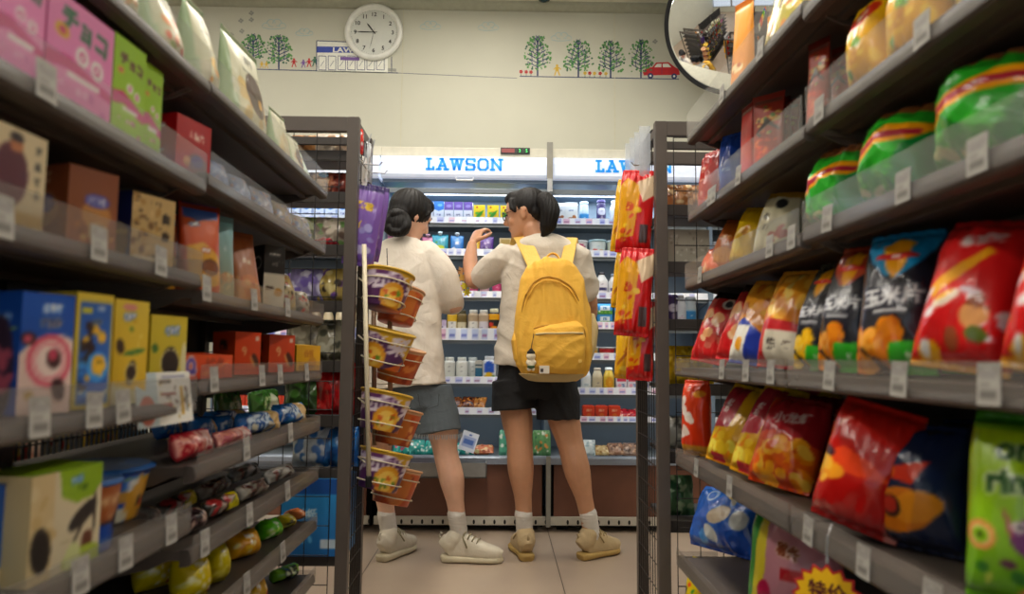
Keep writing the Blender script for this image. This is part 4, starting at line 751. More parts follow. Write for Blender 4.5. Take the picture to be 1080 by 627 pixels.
place(-1, 338, 313, 365, z, boxf(.05, 'd6a418', [('t', '香蕉', .5, .66, .2, 'b87812'), ('e', .65, .3, .18, .15, 'c08a30')], 'b88a14', [], 'e0b830'), 'small yellow snack box at the far end of the fourth shelf', 'snack box', a=22, inset=.02, lean=0, rows=1)
z = dk(LF, 4)
BLB = '2a6cb8'
for i, (u0, u1, vt, lab) in enumerate([(236, 212, 441, 'blue wafer bag, nearest of the blue bags on the fifth shelf'), (256, 234, 440, 'blue wafer bag in the middle of the fifth shelf'), (304, 258, 436, 'blue wafer bag with a cream wafer picture on the fifth shelf'), (330, 296, 427, 'blue wafer bag with white writing at the far end of the fifth shelf')]):
    place(-1, u0, u1, vt, z, bagf(.05, BLB, [('g', '2464b0', '3a84cc'), ('t', '威化', .4, .5, .3, 'd8e6f0', 8, '1a4888'), ('e', .8, .45, .14, .3, 'd0b078', 20), ('n', 3+i, 6, .1, .1, .9, .3, .06, ['e0d8c0', '4a9ad8'])], None, 31+i, crk=1.4), lab, 'snack bag', a=22, inset=.018 if i > 1 else .09, lean=-12, rows=1, dy=.05)
REDM = [('n', 5, 18, .45, .15, .98, .85, .09, ['d8a8a0', 'c07a70', 'e8d0c8']), ('t', '肉脯', .26, .5, .26, 'e09a8a')]
place(-1, 236, 198, 458, z, bagf(.045, 'a02430', REDM, None, 21), 'red dried meat packet in front of the blue wafer bags', 'snack bag', a=4, inset=.012, lean=-20)
place(-1, 274, 238, 470, z, bagf(.035, 'b8606a', REDM, None, 22), 'pink and red dried meat packet lying beside the blue wafer bag', 'snack bag', a=6, inset=.012, lean=-30)
for i, (u0, u1, vt) in enumerate([(262, 236, 400), (300, 270, 398)]): place(-1, u0, u1, 412, z, bagf(.04, '3a6a2c', [('t', '绿豆', .5, .5, .2, 'c8d8a8'), ('e', .7, .3, .15, .2, 'd8e0c8')], None, 51+i), ['dark green snack bag deep in the fifth shelf under the orange boxes', 'dark green snack bag deep in the fifth shelf, nearer the end rack'][i], 'snack bag', a=6, inset=.17, lean=-6)
z = dk(LF, 5)
for i, (u0, u1, vt, bg, ops, lab) in enumerate([(228, 200, 548, '3a2226', [('n', 2, 14, .1, .1, .9, .9, .1, ['a83030', '1c1618', 'c8b0a0'])], 'dark red candy packet at the near end of the sixth shelf'), (262, 229, 534, '3a342a', [('e', .7, .5, .24, .4, 'd8cc1c'), ('n', 8, 12, .05, .1, .6, .9, .07, ['a03030', 'c8b8a8'])], 'black and yellow candy packet on the sixth shelf'),
      (290, 262, 522, '8a8478', [('n', 3, 16, .05, .1, .95, .9, .1, ['4a2a24', 'c8c4ba', '6a665e'])], 'silver candy packet on the sixth shelf'), (318, 290, 503, '8d8b84', [('n', 13, 12, .05, .1, .95, .9, .09, ['c8c4ba', '5a5650', '6a3a30'])], 'silver candy packet rising at the far end of the sixth shelf')]):
    place(-1, u0, u1, vt, z, bagf(.04, bg, ops, None, 41+i, crk=1.5), lab, 'candy bag', a=6, inset=.015, lean=-34, rows=1, dy=.05)
z = dk(LF, 6)
YL = 'd9c21c'
for i, (u0, u1, vt, bg, cs, lab) in enumerate([(232, 196, 588, YL, ['c03a2a', 'e8dc60', 'f0e8b0'], 'yellow candy bag with red print at the near end of the seventh shelf'), (250, 228, 574, 'c8b820', ['a8902c', 'e0d468'], 'yellow green candy bag on the seventh shelf'), (283, 250, 563, 'd8a01c', ['e8c040', 'c88a18', 'f0e0a0'], 'amber yellow cube shaped candy bag on the seventh shelf'),
      (304, 284, 550, '5fae2c', ['3a8a20', 'b8d868', 'e8f0c0'], 'bright green candy bag on the seventh shelf'), (316, 304, 545, 'd4c03c', ['3a3228', 'e8e0a0'], 'yellow candy bag with a dark mark beside the green one'), (325, 315, 541, 'c87a4a', ['e0b080', '9a4a28'], 'orange candy bag at the far end of the seventh shelf')]):
    place(-1, u0, u1, vt, z, bagf(.07, bg, [('n', 60+i, 14, .1, .1, .9, .6, .09, cs), ('t', '糖', .5, .7, .26, Wt)], None, 60+i, crk=.8), lab, 'candy bag', a=30, inset=.02, lean=-8, rows=1, dy=.05)
place(-1, 322, 296, 603, dk(LF, 7), bagf(.06, '6a9c34', [('t', '青豆', .5, .5, .3, '1c2a14'), ('n', 3, 8, .1, .1, .9, .9, .08, ['e0e8c0', '8ab848'])], None, 71), 'green snack bag on the lowest shelf by the end rack', 'snack bag', a=25, inset=.02, lean=-8)
place(-1, 290, 262, 612, dk(LF, 7), bagf(.06, 'c8a030', [('n', 3, 12, .1, .1, .9, .9, .08, ['e0d0a0', 'a83a28'])], None, 72), 'mustard yellow snack bag on the lowest shelf next to the green one', 'snack bag', a=25, inset=.02, lean=-8)
# through the wire mesh of the near bay: boxes of the neighbouring aisle
for i, (y, c) in enumerate([(.5, 'b83a2a'), (.66, 'd8d0bc'), (.8, 'd8b848'), (.93, '6a9ac0')]):
    o = carton(.12, .07, .12, art(.12, .12, c, [('n', i, 12, .1, .1, .9, .9, .08, ['f0e8d0', 'c84030', 'e0c050'])], 400), c, c); o.location = (-.88, y+.75, .62); o.rotation_euler = (0, 0, math.radians(90)); tag(o, ['red box', 'cream box', 'yellow box', 'pale blue box'][i]+' of the neighbouring aisle seen through the wire back panel', 'snack box')
t = MB().box(-1.12, .3, .598, -.80, 1.85, .618).box(-1.12, .3, .0, -1.07, .35, .6).box(-1.12, 1.8, 0, -1.07, 1.85, .6).box(-.86, .3, 0, -.81, .35, .6).box(-.86, 1.8, 0, -.81, 1.85, .6).build('display_table', SHELFD); tag(t, 'low dark table of the neighbouring aisle behind the wire back panel', 'table')
# RIGHT side ----------------------------------------------------------------------------------------------------
def R_(u0, u1, vt, zs, f, lab, a=24, inset=.02, xf=.46, lean=-17, rows=1, dy=.065, roll=0, cat='chip bag'): return place(1, u0, u1, vt, zs, f, lab, cat, a=a, inset=inset, xf=xf, lean=lean, rows=rows, dy=dy, roll=roll)
OR_, YE, RD, DR, GR = 'e0861c', 'e3b81e', 'c9201f', '8f1517', '35a82c'
# top shelf
z = dk(RF, 0)
R_(790, 850, -60, dk(RNn, 0) if False else z, bagf(.06, 'c9b818', [('g', 'b8a818', 'd8cc30'), ('n', 5, 16, .1, .1, .9, .6, .1, ['e8c860', '8a7a20', 'd8902c']), ('e', .5, .7, .3, .2, 'a8401c'), ('t', '玉米', .5, .72, .16, 'f0e8c8')], None, 1), 'yellow green chip bag on the top shelf over the spicy strips', xf=.5, a=20)
R_(765, 785, -2, z, pouchf(.05, 'e0961f', [('g', 'd8841a', 'eaa832'), ('e', .5, .3, .3, .2, 'f0dca8'), ('n', 5, 8, .1, .1, .9, .4, .1, ['b85a18', 'f0d080'])], None, 2), 'slim orange snack pouch at the far end of the top shelf by the mirror', xf=.5, a=26, lean=-3, cat='snack pouch')
z = dk(RNn, 0)
R_(884, 935, -150, z, bagf(.07, 'd9b31a', [('n', 5, 16, .1, .1, .9, .6, .1, ['f0d860', 'b8902c']), ('t', '薯片', .5, .7, .2, 'b02018')], None, 3), 'yellow chip bag on the top shelf, nearer than the yellow green one', xf=.5, a=20)
# second shelf
z = dk(RF, 1)
R_(729, 756, 148, z, bagf(.06, 'a8201c', [('g', 'c0301f', '96181a'), ('t', '麻', .32, .70, .2, 'e8c8b8', -8), ('t', '辣', .34, .50, .2, 'e8c8b8', -8), ('t', '片', .36, .32, .18, 'e8c8b8', -8), ('e', .7, .2, .2, .14, 'd8702c')], None, 4, crk=1.3), 'small dark red chip bag at the far end of the second shelf', xf=.5, a=24, inset=.02, lean=-6)
R_(752, 782, 118, z, bagf(.06, '24418f', [('g', '1c3480', '2f54a8'), ('r', 0, 0, 1, .18, 'c8723a'), ('n', 5, 6, .1, .02, .9, .2, .1, ['e09a50', '8a3a20']), ('t', '海苔', .45, .45, .18, 'a8b8d8')], None, 5, crk=1.6), 'small blue chip bag beside the dark red one on the second shelf', xf=.5, a=38, inset=.03, lean=-4)
STRIP = [('g', 'b83a18', '8f2a18', 0, 1), ('r', 0, .88, 1, 1, '6a3a30'), ('e', .55, .68, .34, .16, 'd8b060'), ('n', 7, 26, .1, .5, .9, .85, .07, ['e8c878', '3a2a20', '4a7a2c', 'd86a2c']), ('p', [(.1, .5), (.5, .62), (.9, .52), (.8, .58), (.5, .7), (.2, .58)], '2a1c18'), ('n', 9, 30, .05, .05, .95, .46, .08, ['d84a1c', 'e8783a', 'f0a060', 'b02a14']), ('e', .78, .62, .09, .08, 'c84a30')]
R_(777, 789, 92, z, pouchf(.03, 'b02a1c', [('r', 0, .9, 1, 1, 'c8b0a0')], 'a8281a', 6), 'thin red spicy strip packet seen edge on, on the second shelf', xf=.5, a=4, inset=.03, lean=0, rows=0, cat='snack pouch')
R_(791, 826, 66, z, pouchf(.03, 'b0381c', STRIP, '8a2a18', 7), 'red and brown spicy strip packet facing the aisle on the second shelf', xf=.5, a=44, inset=.03, lean=-1, rows=2, dy=.012, cat='snack pouch')
z = dk(RNn, 1)
R_(845, 868, 22, z, pouchf(.035, 'b8442a', STRIP, '8a2a18', 8), 'tapering orange spicy strip packet standing beside the yellow chip bags', xf=.5, a=24, inset=.03, lean=-2, rows=2, dy=.012, cat='snack pouch')
YB = [('g', 'd89c10', 'e8bc1c'), ('e', .5, .74, .34, .16, 'b8341c', 20), ('t', '薯片', .5, .74, .15, 'f4ecd0', 20), ('n', 11, 18, .1, .08, .9, .5, .1, ['f0c840', 'c88a1c', 'e8b820', '6a9a2c'])]
R_(880, 925, -8, z, bagf(.08, YE, YB, 'd8a81c', 9), 'yellow potato chip bag on the second shelf next to the orange packet', xf=.5, a=12, inset=.006, lean=-7)
R_(918, 985, -60, z, bagf(.08, YE, YB, 'd8a81c', 10), 'yellow potato chip bag, middle of the three on the second shelf', xf=.5, a=12, inset=.006, lean=-7)
R_(985, 1080, -140, z, bagf(.08, 'e8c424', YB, 'd8a81c', 12), 'yellow potato chip bag nearest on the second shelf, mostly behind the guard', xf=.5, a=12, inset=.006, lean=-7)
# third shelf
z = dk(RF, 2)
R_(732, 750, 262, z, bagf(.04, 'd2581f', [('n', 4, 12, .1, .1, .9, .9, .09, ['e88a3a', 'c03018', 'f0c890'])], None, 14), 'low orange snack bag at the far end of the third shelf', xf=.49, a=12, inset=.015)
R_(740, 772, 217, z, bagf(.06, 'b8651c', [('g', 'c8701c', 'a85a20'), ('e', .5, .3, .34, .26, 'd89030'), ('t', '虾条', .5, .62, .16, 'd8a868')], None, 15, crk=1.2), 'orange brown chip bag leaning on the third shelf', xf=.49, a=32, inset=.02, lean=-16, roll=10)
R_(760, 792, 214, z, bagf(.06, 'dcb416', [('t', '香脆', .55, .55, .18, 'b87a10', 70), ('r', .0, .0, 1, .12, 'b0901c'), ('e', .3, .3, .16, .2, 'eed050')], None, 16, crk=1.2), 'yellow snack bag between the orange brown and the cream bag', xf=.49, a=32, inset=.02, lean=-14, roll=10)
R_(784, 826, 201, z, bagf(.07, 'd8d0b0', [('r', 0, .88, 1, 1, 'b88a30'), ('e', .62, .76, .13, .13, '2c2e30'), ('t', '岩', .35, .55, .16, '4a4438', 70), ('t', '烧', .4, .38, .15, '4a4438', 70), ('n', 6, 10, .5, .05, .95, .4, .09, ['b05a50', 'c8b890', 'a83a3c'])], None, 17), 'cream snack bag with a large black dot on the third shelf', xf=.49, a=34, inset=.02, lean=-14, roll=8)
z = dk(RNn, 2)
GB = [('g', '2c9a2c', '3ab034'), ('r', 0, .84, 1, 1, '9a6238'), ('n', 3, 8, .1, .86, .9, .98, .06, ['b87848', '7a4a2c']), ('p', [(0, .50), (.1, .48), (.55, .72), (.98, .72), (.98, .56), (.5, .52), (.1, .32), (0, .32)], 'eaa21c'), ('p', [(.06, .44), (.5, .64), (.92, .66), (.9, .60), (.5, .57), (.1, .37)], 'a8283a'), ('t', '薯片', .5, .605, .05, 'f0e8e0', 12), ('p', [(.62, .0), (1, 0), (1, .68), (.8, .5), (.66, .2)], '18863c'), ('n', 6, 16, .05, .05, .8, .32, .06, ['4ab83a', '58c83a', '6ac84a', '2c9a3c']), ('n', 16, 5, .05, .03, .5, .2, .09, ['c8b060', 'd8d8a0'])]
R_(834, 890, 92, z, bagf(.10, GR, GB, '1c8a30', 18, crk=1.8), 'green potato chip bag farthest of the three on the third shelf', xf=.49, a=16, inset=.006, lean=-9, rows=1, roll=6)
R_(884, 956, 50, z, bagf(.12, GR, GB, '1c8a30', 19, crk=1.8), 'green potato chip bag in the middle of the third shelf', xf=.49, a=16, inset=.006, lean=-9, rows=1, roll=6)
R_(950, 1100, -20, z, bagf(.14, GR, GB, '1c8a30', 20, crk=1.6), 'largest green potato chip bag, nearest on the third shelf', xf=.49, a=20, inset=.004, lean=-9, rows=1, roll=8)
# fourth shelf
z = dk(RF, 3)+.001
APR = [('g', 'c01f22', 'b02a2c', 0, 1), ('r', 0, .88, 1, 1, '241a1c'), ('e', .66, .80, .17, .14, 'd8d0c4'), ('e', .66, .80, .10, .09, '3a3a3a'), ('n', 5, 14, .1, .2, .85, .72, .14, ['e0a878', 'c86a5a', 'e8c098', 'b84a40']), ('r', 0, 0, 1, .16, 'c8282a')]
R_(719, 758, 304, z, bagf(.07, RD, APR, '241a1c', 23), 'red chip bag with a black top at the far end of the fourth shelf', a=32, inset=.008, lean=-22, roll=9, dy=.04)
R_(744, 792, 304, z, bagf(.07, RD, APR, '241a1c', 24), 'red chip bag with a black top, second one of the fourth shelf', a=30, inset=.012, lean=-22, roll=9, dy=.04)
R_(757, 806, 296, z, bagf(.07, 'dc8a22', [('g', 'e0901f', 'e8a83a', .4, 1), ('n', 5, 18, .1, .5, .9, .95, .12, ['f0b848', 'c8741c', 'e8a030']), ('p', [(0, 0), (.9, 0), (.9, .28), (.3, .5), (0, .4)], '2a3f9c'), ('p', [(0, .04), (.42, .04), (.5, .4), (.12, .42)], 'e8e4d8'), ('e', .3, .2, .09, .12, 'e0a02c')], 'c87a1c', 25), 'orange chip bag with a blue and white base on the fourth shelf', a=28, inset=.012, lean=-20, roll=6)
R_(784, 834, 284, z, bagf(.08, 'dd8f20', [('g', 'd8801c', 'e8ac3c', .4, 1), ('n', 7, 26, .05, .45, .95, .95, .12, ['f2bc50', 'c8741c', 'e8a030', 'f0cc70']), ('p', [(0, 0), (1, 0), (1, .4), (.3, .44), (0, .34)], 'b4232a'), ('r', .30, .03, .92, .32, 'dcd4c0'), ('t', '烧', .46, .2, .18, '2a2422'), ('t', '烤', .74, .2, .14, '6a5a50')], 'c87a1c', 26), 'orange chip bag with a cream label and one large black character', a=26, inset=.008, lean=-19, roll=3)
def BLK(chips, cone): return [('g', '1a1a22', '20202c'), ('p', [(0, .94), (0, 1), (1, 1), (1, .94), (.78, .72), (.6, .62), (.4, .62), (.2, .74)], cone), ('p', [(.32, .86), (.5, .92), (.7, .88), (.62, .68), (.5, .60), (.4, .68)], 'e8a420'), ('e', .5, .77, .26, .055, 'c83a34'), ('t', '脆片', .5, .77, .06, 'f0e4da'), ('t', '玉米片', .5, .48, .25, 'dcdcdc', 3, '3a3a44'), ('r', .3, .37, .7, .39, 'b8b8b8'), ('n', 9, 16, .08, .03, .62, .30, .13, chips), ('p', [(.45, 0), (.98, 0), (.9, .2), (.5, .18)], '3fae34'), ('t', '鲜', .72, .1, .1, 'e8f4e0')]
CH1, CH2 = ['f0c030', 'e0a81c', 'f4d060'], ['e08a24', 'd07418', 'eca848']
R_(822, 864, 278, z, bagf(.07, Bk, BLK(CH1, '3a3a30'), '15141a', 27), 'black chip bag with bright yellow chips on the fourth shelf', a=26, inset=.01, lean=-19, roll=3)
z = dk(RNn, 3)+.001
R_(846, 902, 258, z, bagf(.08, Bk, BLK(CH2, 'a8482c'), '15141a', 28), 'black chip bag with orange chips and a rust red top', a=28, inset=.008, lean=-17, roll=2)
R_(888, 982, 230, z, bagf(.09, Bk, BLK(CH2, '1f86b4'), '1a6f98', 29, crk=1.4), 'black chip bag with a shiny bright blue top and white characters', a=38, inset=.006, lean=-15, roll=0)
REDB = [('g', 'c01c1f', 'd22a2a'), ('r', 0, .9, 1, 1, 'a81c1e'), ('t', '番茄味', .52, .80, .15, 'f2e2dc', 16), ('p', [(.1, .46), (.62, .74), (.7, .70), (.2, .38)], 'e8a82a'), ('e', .34, .38, .16, .07, 'ecdcc8', 35), ('e', .32, .4, .10, .03, 'e8b030', 35), ('n', 5, 8, .1, .12, .95, .5, .08, ['e8d8e0', 'ecc8d0', 'f0e8e8']), ('e', .24, .08, .12, .10, 'e8b02c'), ('e', .2, .1, .05, .08, Wt), ('n', 6, 6, .45, .1, .75, .36, .12, ['8a4a2c', '5a6a2c', 'd8a068']), ('r', 0, 0, 1, .05, 'd09a24')]
R_(940, 1052, 236, z, bagf(.09, RD, REDB, 'b81c1e', 30, crk=1.2), 'red tomato chip bag with white characters on the fourth shelf', a=34, inset=.002, lean=-21, roll=8, dy=.05)
R_(1030, 1170, 196, z, bagf(.10, RD, REDB, 'b81c1e', 31, crk=1.2), 'red tomato chip bag cut by the picture edge, nearest on the fourth shelf', a=34, inset=.002, lean=-21, roll=8, dy=.06)
# a gold lump of crumpled bag tops above the red bags is the twin behind
# fifth shelf
z = dk(RF, 4)
R_(713, 742, 402, z, bagf(.06, 'd0401c', [('g', 'c8381a', 'd84a1f'), ('e', .74, .82, .2, .1, 'e8a02c'), ('n', 8, 9, .12, .25, .6, .75, .16, ['efe4dc', 'e8d8cc']), ('r', 0, 0, 1, .14, 'c8902c'), ('t', '爆', .35, .88, .14, 'f0e4dc')], None, 32), 'orange red chip bag with white cloud shapes, at the far end of the fifth shelf', a=34, inset=.005, lean=-2)
YS = [('g', 'dba01c', 'e8c22c'), ('p', [(0, .38), (.5, .42), (.6, .95), (.1, .95)], 'a82a3a'), ('t', '妙脆', .28, .68, .15, 'f0e4e0', 78), ('n', 8, 14, .1, .08, .9, .34, .12, ['f0c838', 'e8901c', 'f0dc60']), ('r', .2, .02, .5, .1, 'c02a3a')]
R_(734, 778, 414, z, bagf(.07, 'd9b01c', YS, 'c8b020', 33), 'yellow chip bag with a red band, second one of the fifth shelf', a=32, inset=.0, lean=-22, roll=9)
R_(758, 810, 408, z, bagf(.07, 'd9b01c', YS, 'c8b020', 34), 'yellow chip bag with an orange foot, third one of the fifth shelf', a=32, inset=.0, lean=-24, roll=10)
PR = [('g', 'd0641c', 'c8302a', .2, .8), ('p', [(0, .5), (.4, .55), (1, .48), (1, .95), (.2, .95)], 'a8242c'), ('t', '小龙虾', .55, .72, .18, 'ecd8d0', 8), ('n', 18, 40, .05, .05, .95, .5, .09, ['e88a1c', 'f0a830', 'd8601c', 'f4c050']), ('r', .0, .96, 1, 1, '8a1c20')]
R_(776, 845, 428, z, bagf(.09, 'c8481c', PR, 'a8242c', 35, crk=1.3), 'orange and red puffed snack bag on the fifth shelf before the big red bag', a=38, inset=.0, lean=-22, roll=7)
z = dk(RNn, 4)
BIGR = [('g', '9c1416', 'c02418'), ('p', [(0, .5), (.3, .62), (.62, .56), (.9, .44), (.3, .42), (0, .34)], 'd84a24'), ('t', '香辣', .2, .8, .1, 'e0a090', 20), ('e', .10, .44, .12, .12, 'e8942c'), ('e', .1, .54, .1, .06, '3a2430'), ('e', .2, .4, .18, .1, 'eba030', 10), ('n', 5, 5, .02, .3, .2, .5, .08, ['f0b848', 'e07a1c']), ('p', [(.86, 0), (1, 0), (1, 1), (.94, .7)], 'c07a70')]
R_(838, 936, 432, z, bagf(.10, 'a81818', BIGR, '8a1416', 36, crk=.9, flop=-.02), 'large glossy red chip bag tipping out over the fifth shelf', a=42, inset=-.035, lean=-8, roll=14, rows=0)
R_(905, 1000, 452, z, bagf(.10, '15203a', [('g', '131c34', '1c2c50'), ('e', .42, .30, .40, .24, 'd07a20', 12), ('e', .62, .34, .28, .16, 'e09430', 20), ('e', .34, .32, .12, .12, '3a2420'), ('e', .33, .33, .09, .09, 'b83a2c'), ('p', [(.3, .62), (.75, .7), (.62, .5), (.3, .54)], 'c83a24'), ('n', 4, 8, .05, .45, .3, .62, .08, ['d86a1c', 'b83a20'])], '101a30', 37, crk=1.1), 'navy chip bag with a large orange prawn snack picture', a=30, inset=.03, lean=-10, rows=1)
RING = [('g', '6fae24', 'a8c42a', .0, .9), ('r', 0, .93, 1, 1, '3a7a1c'), ('t', 'oni', .56, .81, .27, '1f4a1c', 4, 'c8d8a8'), ('t', 'ring', .56, .64, .30, '1f4a1c', 4, 'c8d8a8'), ('o', .22, .36, .17, .06, 'e0a060'), ('o', .22, .36, .11, .02, 'f0d8a0'), ('e', .22, .36, .03, .03, '2a2a1c'), ('e', .74, .38, .22, .22, '6a2a6c', 10), ('e', .60, .43, .07, .07, 'e8dcd8'), ('e', .62, .43, .03, .03, '2a1c2a'), ('p', [(.44, .52), (.52, .46), (.56, .36), (.5, .40)], 'b05a6a'), ('n', 5, 7, .1, .06, .9, .22, .08, ['3a7a2a', 'c8d860', '5aa8a0', 'e0a858']), ('e', .5, .24, .08, .05, '5a2a4a')]
R_(1003, 1120, 436, z, bagf(.11, '7fb428', RING, '3a7a1c', 38, crk=.8), 'lime green ring snack bag with dark green letters and a purple onion shape', a=46, inset=.0, lean=-6, rows=1, roll=3)
# bottom shelf
z = dk(RF, 5)
R_(716, 790, 524, z, bagf(.10, '1f4ea8', [('g', '1c469c', '2f6cc0'), ('n', 4, 9, .15, .1, .8, .6, .13, ['5a9ad8', 'd8dcd8', '2a60b4']), ('e', .5, .55, .16, .1, 'c8b8a0', 30), ('o', .3, .84, .07, .02, 'd8e4f0'), ('p', [(.4, .95), (.95, .95), (.9, .78), (.6, .82)], '2a2c30'), ('n', 6, 7, .5, .8, .9, .94, .05, ['d8b840', '8a8a80'])], '1a3f90', 41, crk=1.1), 'blue chip bag lying on the bottom shelf beside the end rack', a=34, inset=.03, lean=-20, rows=0)
z = dk(RNn, 5)
R_(775, 876, 545, z, bagf(.11, 'c08a94', [('g', 'b87f8c', 'c8949c'), ('p', [(0, 0), (.14, 0), (.2, .5), (.16, 1), (0, 1)], '3a8a3c'), ('p', [(.14, 0), (.26, 0), (.3, .5), (.26, 1), (.16, 1)], 'd8c840'), ('t', '薯条', .55, .66, .13, '7a3a1c', -10, 'e0c8b8'), ('r', .5, .42, .82, .52, 'a8202c'), ('e', .3, .28, .08, .12, 'a8244a'), ('n', 4, 8, .1, .04, .6, .2, .08, ['d85a3a', 'e8c060', '7ab04a'])], 'a86a78', 42), 'pink chip bag with a green and yellow edge on the bottom shelf', a=40, inset=.01, lean=-8, rows=0)
R_(714, 738, 592, .122, bagf(.08, 'c8b41c', [('n', 4, 20, .1, .1, .9, .9, .1, ['2a2a1c', 'e0d050', 'c84a1c', '4a8a2c'])], None, 43), 'yellow and black snack bag low beside the end rack post', a=30, inset=.02, lean=-6, rows=0)
# yellow starburst promotion card clipped on the fifth shelf
def star_card():
    p = Vector(hit(873, 634, 0, .455)); n = 16; pts = []
    for k in range(2*n): r = .052 if k % 2 == 0 else .043; a = math.pi*k/n; pts.append((r*math.cos(a), r*math.sin(a)*.95))
    t = empty('promotion_card', p, (0, 0, math.radians(-90+42))); tag(t, 'yellow starburst price card with a red edge below the navy chip bag', 'sign')
    MB().prism(pts, 1, 0, .0015).build('card_back', mat('red card edge', 'b81c24', .5), t)
    MB().prism([(x*.9, z_*.9) for x, z_ in pts], 1, -.0008, 0).build('card_front', mat('yellow card', 'e8b90e', .5), t)
    s = flat_text('lettering', '特价', .026, mat('dark red ink', '5a1a14', .6), t, .0006, .02); s.location = (0, -.0015, .012)
    MB().tube([(0, .001, .05), (0, .004, .085), (0, .02, .1)], .002, 6).build('clip_stem', CHROME, t)
star_card()

# ------------------------------------------------------------------ the far side of the chip gondola, which the round mirror looks down on
t = empty('gondola_shelving', (1.13, 1.06, 0)); tag(t, 'far side of the chip gondola facing the next aisle, seen in the round mirror', 'shelving')
MB().box(-.32, -.78, .02, .22, .78, .12).build('base_plinth', SHELFD, t)
FAR = [.13, .45, .78, 1.1, 1.42]
for z_ in FAR[1:]:
    sh = MB().box(-.32, -.78, z_-.014, .22, .78, z_).build('shelf', SHELF, t); MB().box(.22, -.78, z_-.03, .228, .78, z_+.01, ch=.002).build('front_rail', LIP, sh)
PR_ = []
for i, (bg, cs, lb_) in enumerate([('c9201f', ['f0e0d0', 'e8b030'], 'red'), ('e3b81e', ['c03020', 'f8f0d0'], 'yellow'), ('35a82c', ['f0e8c0', 'e8a020'], 'green'), ('2a5ab0', ['f0f0f0', 'e0b040'], 'blue'), ('e0861c', ['fff0d0', 'a02818'], 'orange'), ('d8d0b8', ['a03040', '4a8a3c'], 'cream')]):
    o = bag(.17, .22, .07, art(.17, .22, bg, [('n', i, 14, .1, .1, .9, .9, .1, cs)], 260), bg, 70+i, q=.6); PR_.append((o, lb_))
k = 0; CNT = {}
for r_, z_ in enumerate(FAR):
    for c_ in range(8):
        o, lb_ = PR_[(c_*5+r_*7+c_//3) % 6]; q = o if (lb_ not in CNT) else o.copy()
        if lb_ in CNT: COL.objects.link(q)
        CNT[lb_] = 1; q.location = (1.22, .38+c_*.19, z_+.012); q.rotation_euler = (math.radians(-12), 0, math.radians(90+RN.uniform(-8, 8))); tag(q, '%s chip bag on the far side of the chip gondola, facing the next aisle' % lb_, 'chip bag', 'chip bags facing the next aisle')
# ------------------------------------------------------------------ dairy goods in the chillers: one of each kind is built, the rest are copies
def milk_bottle(r, h, col, lab_ops, cap, capc, neck=.42, bg='e9e9e4'):
    t = empty('bottle'); A = art(2*math.pi*r, h, bg, lab_ops, 500)
    b = wrapped([(r*.9, 0), (r, .004), (r, h*.56), (r*.96, h*.63), (r*neck*1.15, h*.82), (r*neck, h*.86), (r*neck, h*.9)], A, 20, PLAS, 'body', z1=h*.9); b.parent = t
    MB().lathe([(r*neck*1.15, h*.88), (r*neck*1.18, h*.9), (r*neck*1.15, h*.985), (r*neck, h), (.0005, h)], 16).build('cap', mat('cap '+capc, capc, .4), t, True); return t
def jar(r, h, ops, bg, capc, wide=.92):
    t = empty('jar'); A = art(2*math.pi*r, h, bg, ops, 500); b = wrapped([(r*.94, 0), (r, .004), (r, h*.74), (r*.86, h*.82), (r*wide*.9, h*.84)], A, 20, PLAS, 'body', z1=h*.84); b.parent = t
    MB().lathe([(r*wide*.92, h*.83), (r*wide*.94, h*.84), (r*wide*.94, h*.98), (r*wide*.88, h), (.0005, h)], 18).build('lid', mat('cap '+capc, capc, .4), t, True); return t
def tub(r, h, ops, bg, lidc):
    t = empty('yoghurt_tub'); A = art(2*math.pi*r, h, bg, ops, 500); b = wrapped([(r*.82, 0), (r*.84, .003), (r*.96, h*.86)], A, 22, PLAS, 'body', z1=h*.86); b.parent = t
    MB().lathe([(r*.96, h*.85), (r*1.03, h*.86), (r*1.03, h*.95), (r*.98, h), (.0005, h)], 22).build('lid', mat('cap '+lidc, lidc, .35), t, True); return t
def brick(w, d, h, ops, bg, side=None, name='drink_carton'): return carton(w, d, h, art(w, h, bg, ops, 600), side or bg, bg, q=1.1, name=name)
def gable(w, h, ops, bg):
    t = empty('milk_carton'); b = carton(w, w, h*.8, art(w, h*.8, bg, ops, 600), bg, bg, q=1.1, name='body', flap=False); b.parent = t
    MB().add([(-w/2, -w/2, h*.8), (w/2, -w/2, h*.8), (w/2, w/2, h*.8), (-w/2, w/2, h*.8), (-w/2, 0, h*.95), (w/2, 0, h*.95)], [(0, 1, 5, 4), (3, 4, 5, 2), (0, 4, 3), (1, 2, 5)]).box(-w/2, -.002, h*.945, w/2, .002, h).build('gable_top', mat('cap e4e4e0', 'e4e4e0', .4), t); return t
def spout(w, h, ops, bg, capc, seed=3):
    t = empty('spout_pouch'); b = pouch(w, h*.86, w*.45, art(w, h, bg, ops, 500), bg, seed, name='body', m=FILM); b.parent = t
    MB().lathe([(.008, h*.82), (.008, h*.9), (.012, h*.9), (.012, h*.99), (.010, h), (.0005, h)], 12).build('cap', mat('cap '+capc, capc, .35), t, True); return t
YS_ = SY+.03
def row(kind, i, items, dep=.035):
    """items: (column, maker, label, category) on shelf i; the same maker key is copied"""
    zb = zc(ZS[kind][i][0], SY)-.003 if i >= 0 else zc(481)-.0115
    Y = (YS_ if i >= 0 else CY+.09)+dep
    for it in items:
        u, key, lab, cat = it[:4]; x = at(u, 377, Y).x
        x -= 0; x = float(hit(u, ZS[kind][i][0] if i >= 0 else 478, 1, Y)[0])
        o = stock(key); o.scale = (1.08, 1.08, 1.0); o.location = (x, Y+(it[4] if len(it) > 4 else 0), zb); o.rotation_euler.z = RN.uniform(-.05, .05)
        tag(o, lab, cat, it[5] if len(it) > 5 else 'goods in the chiller cases')
PROTO = {}
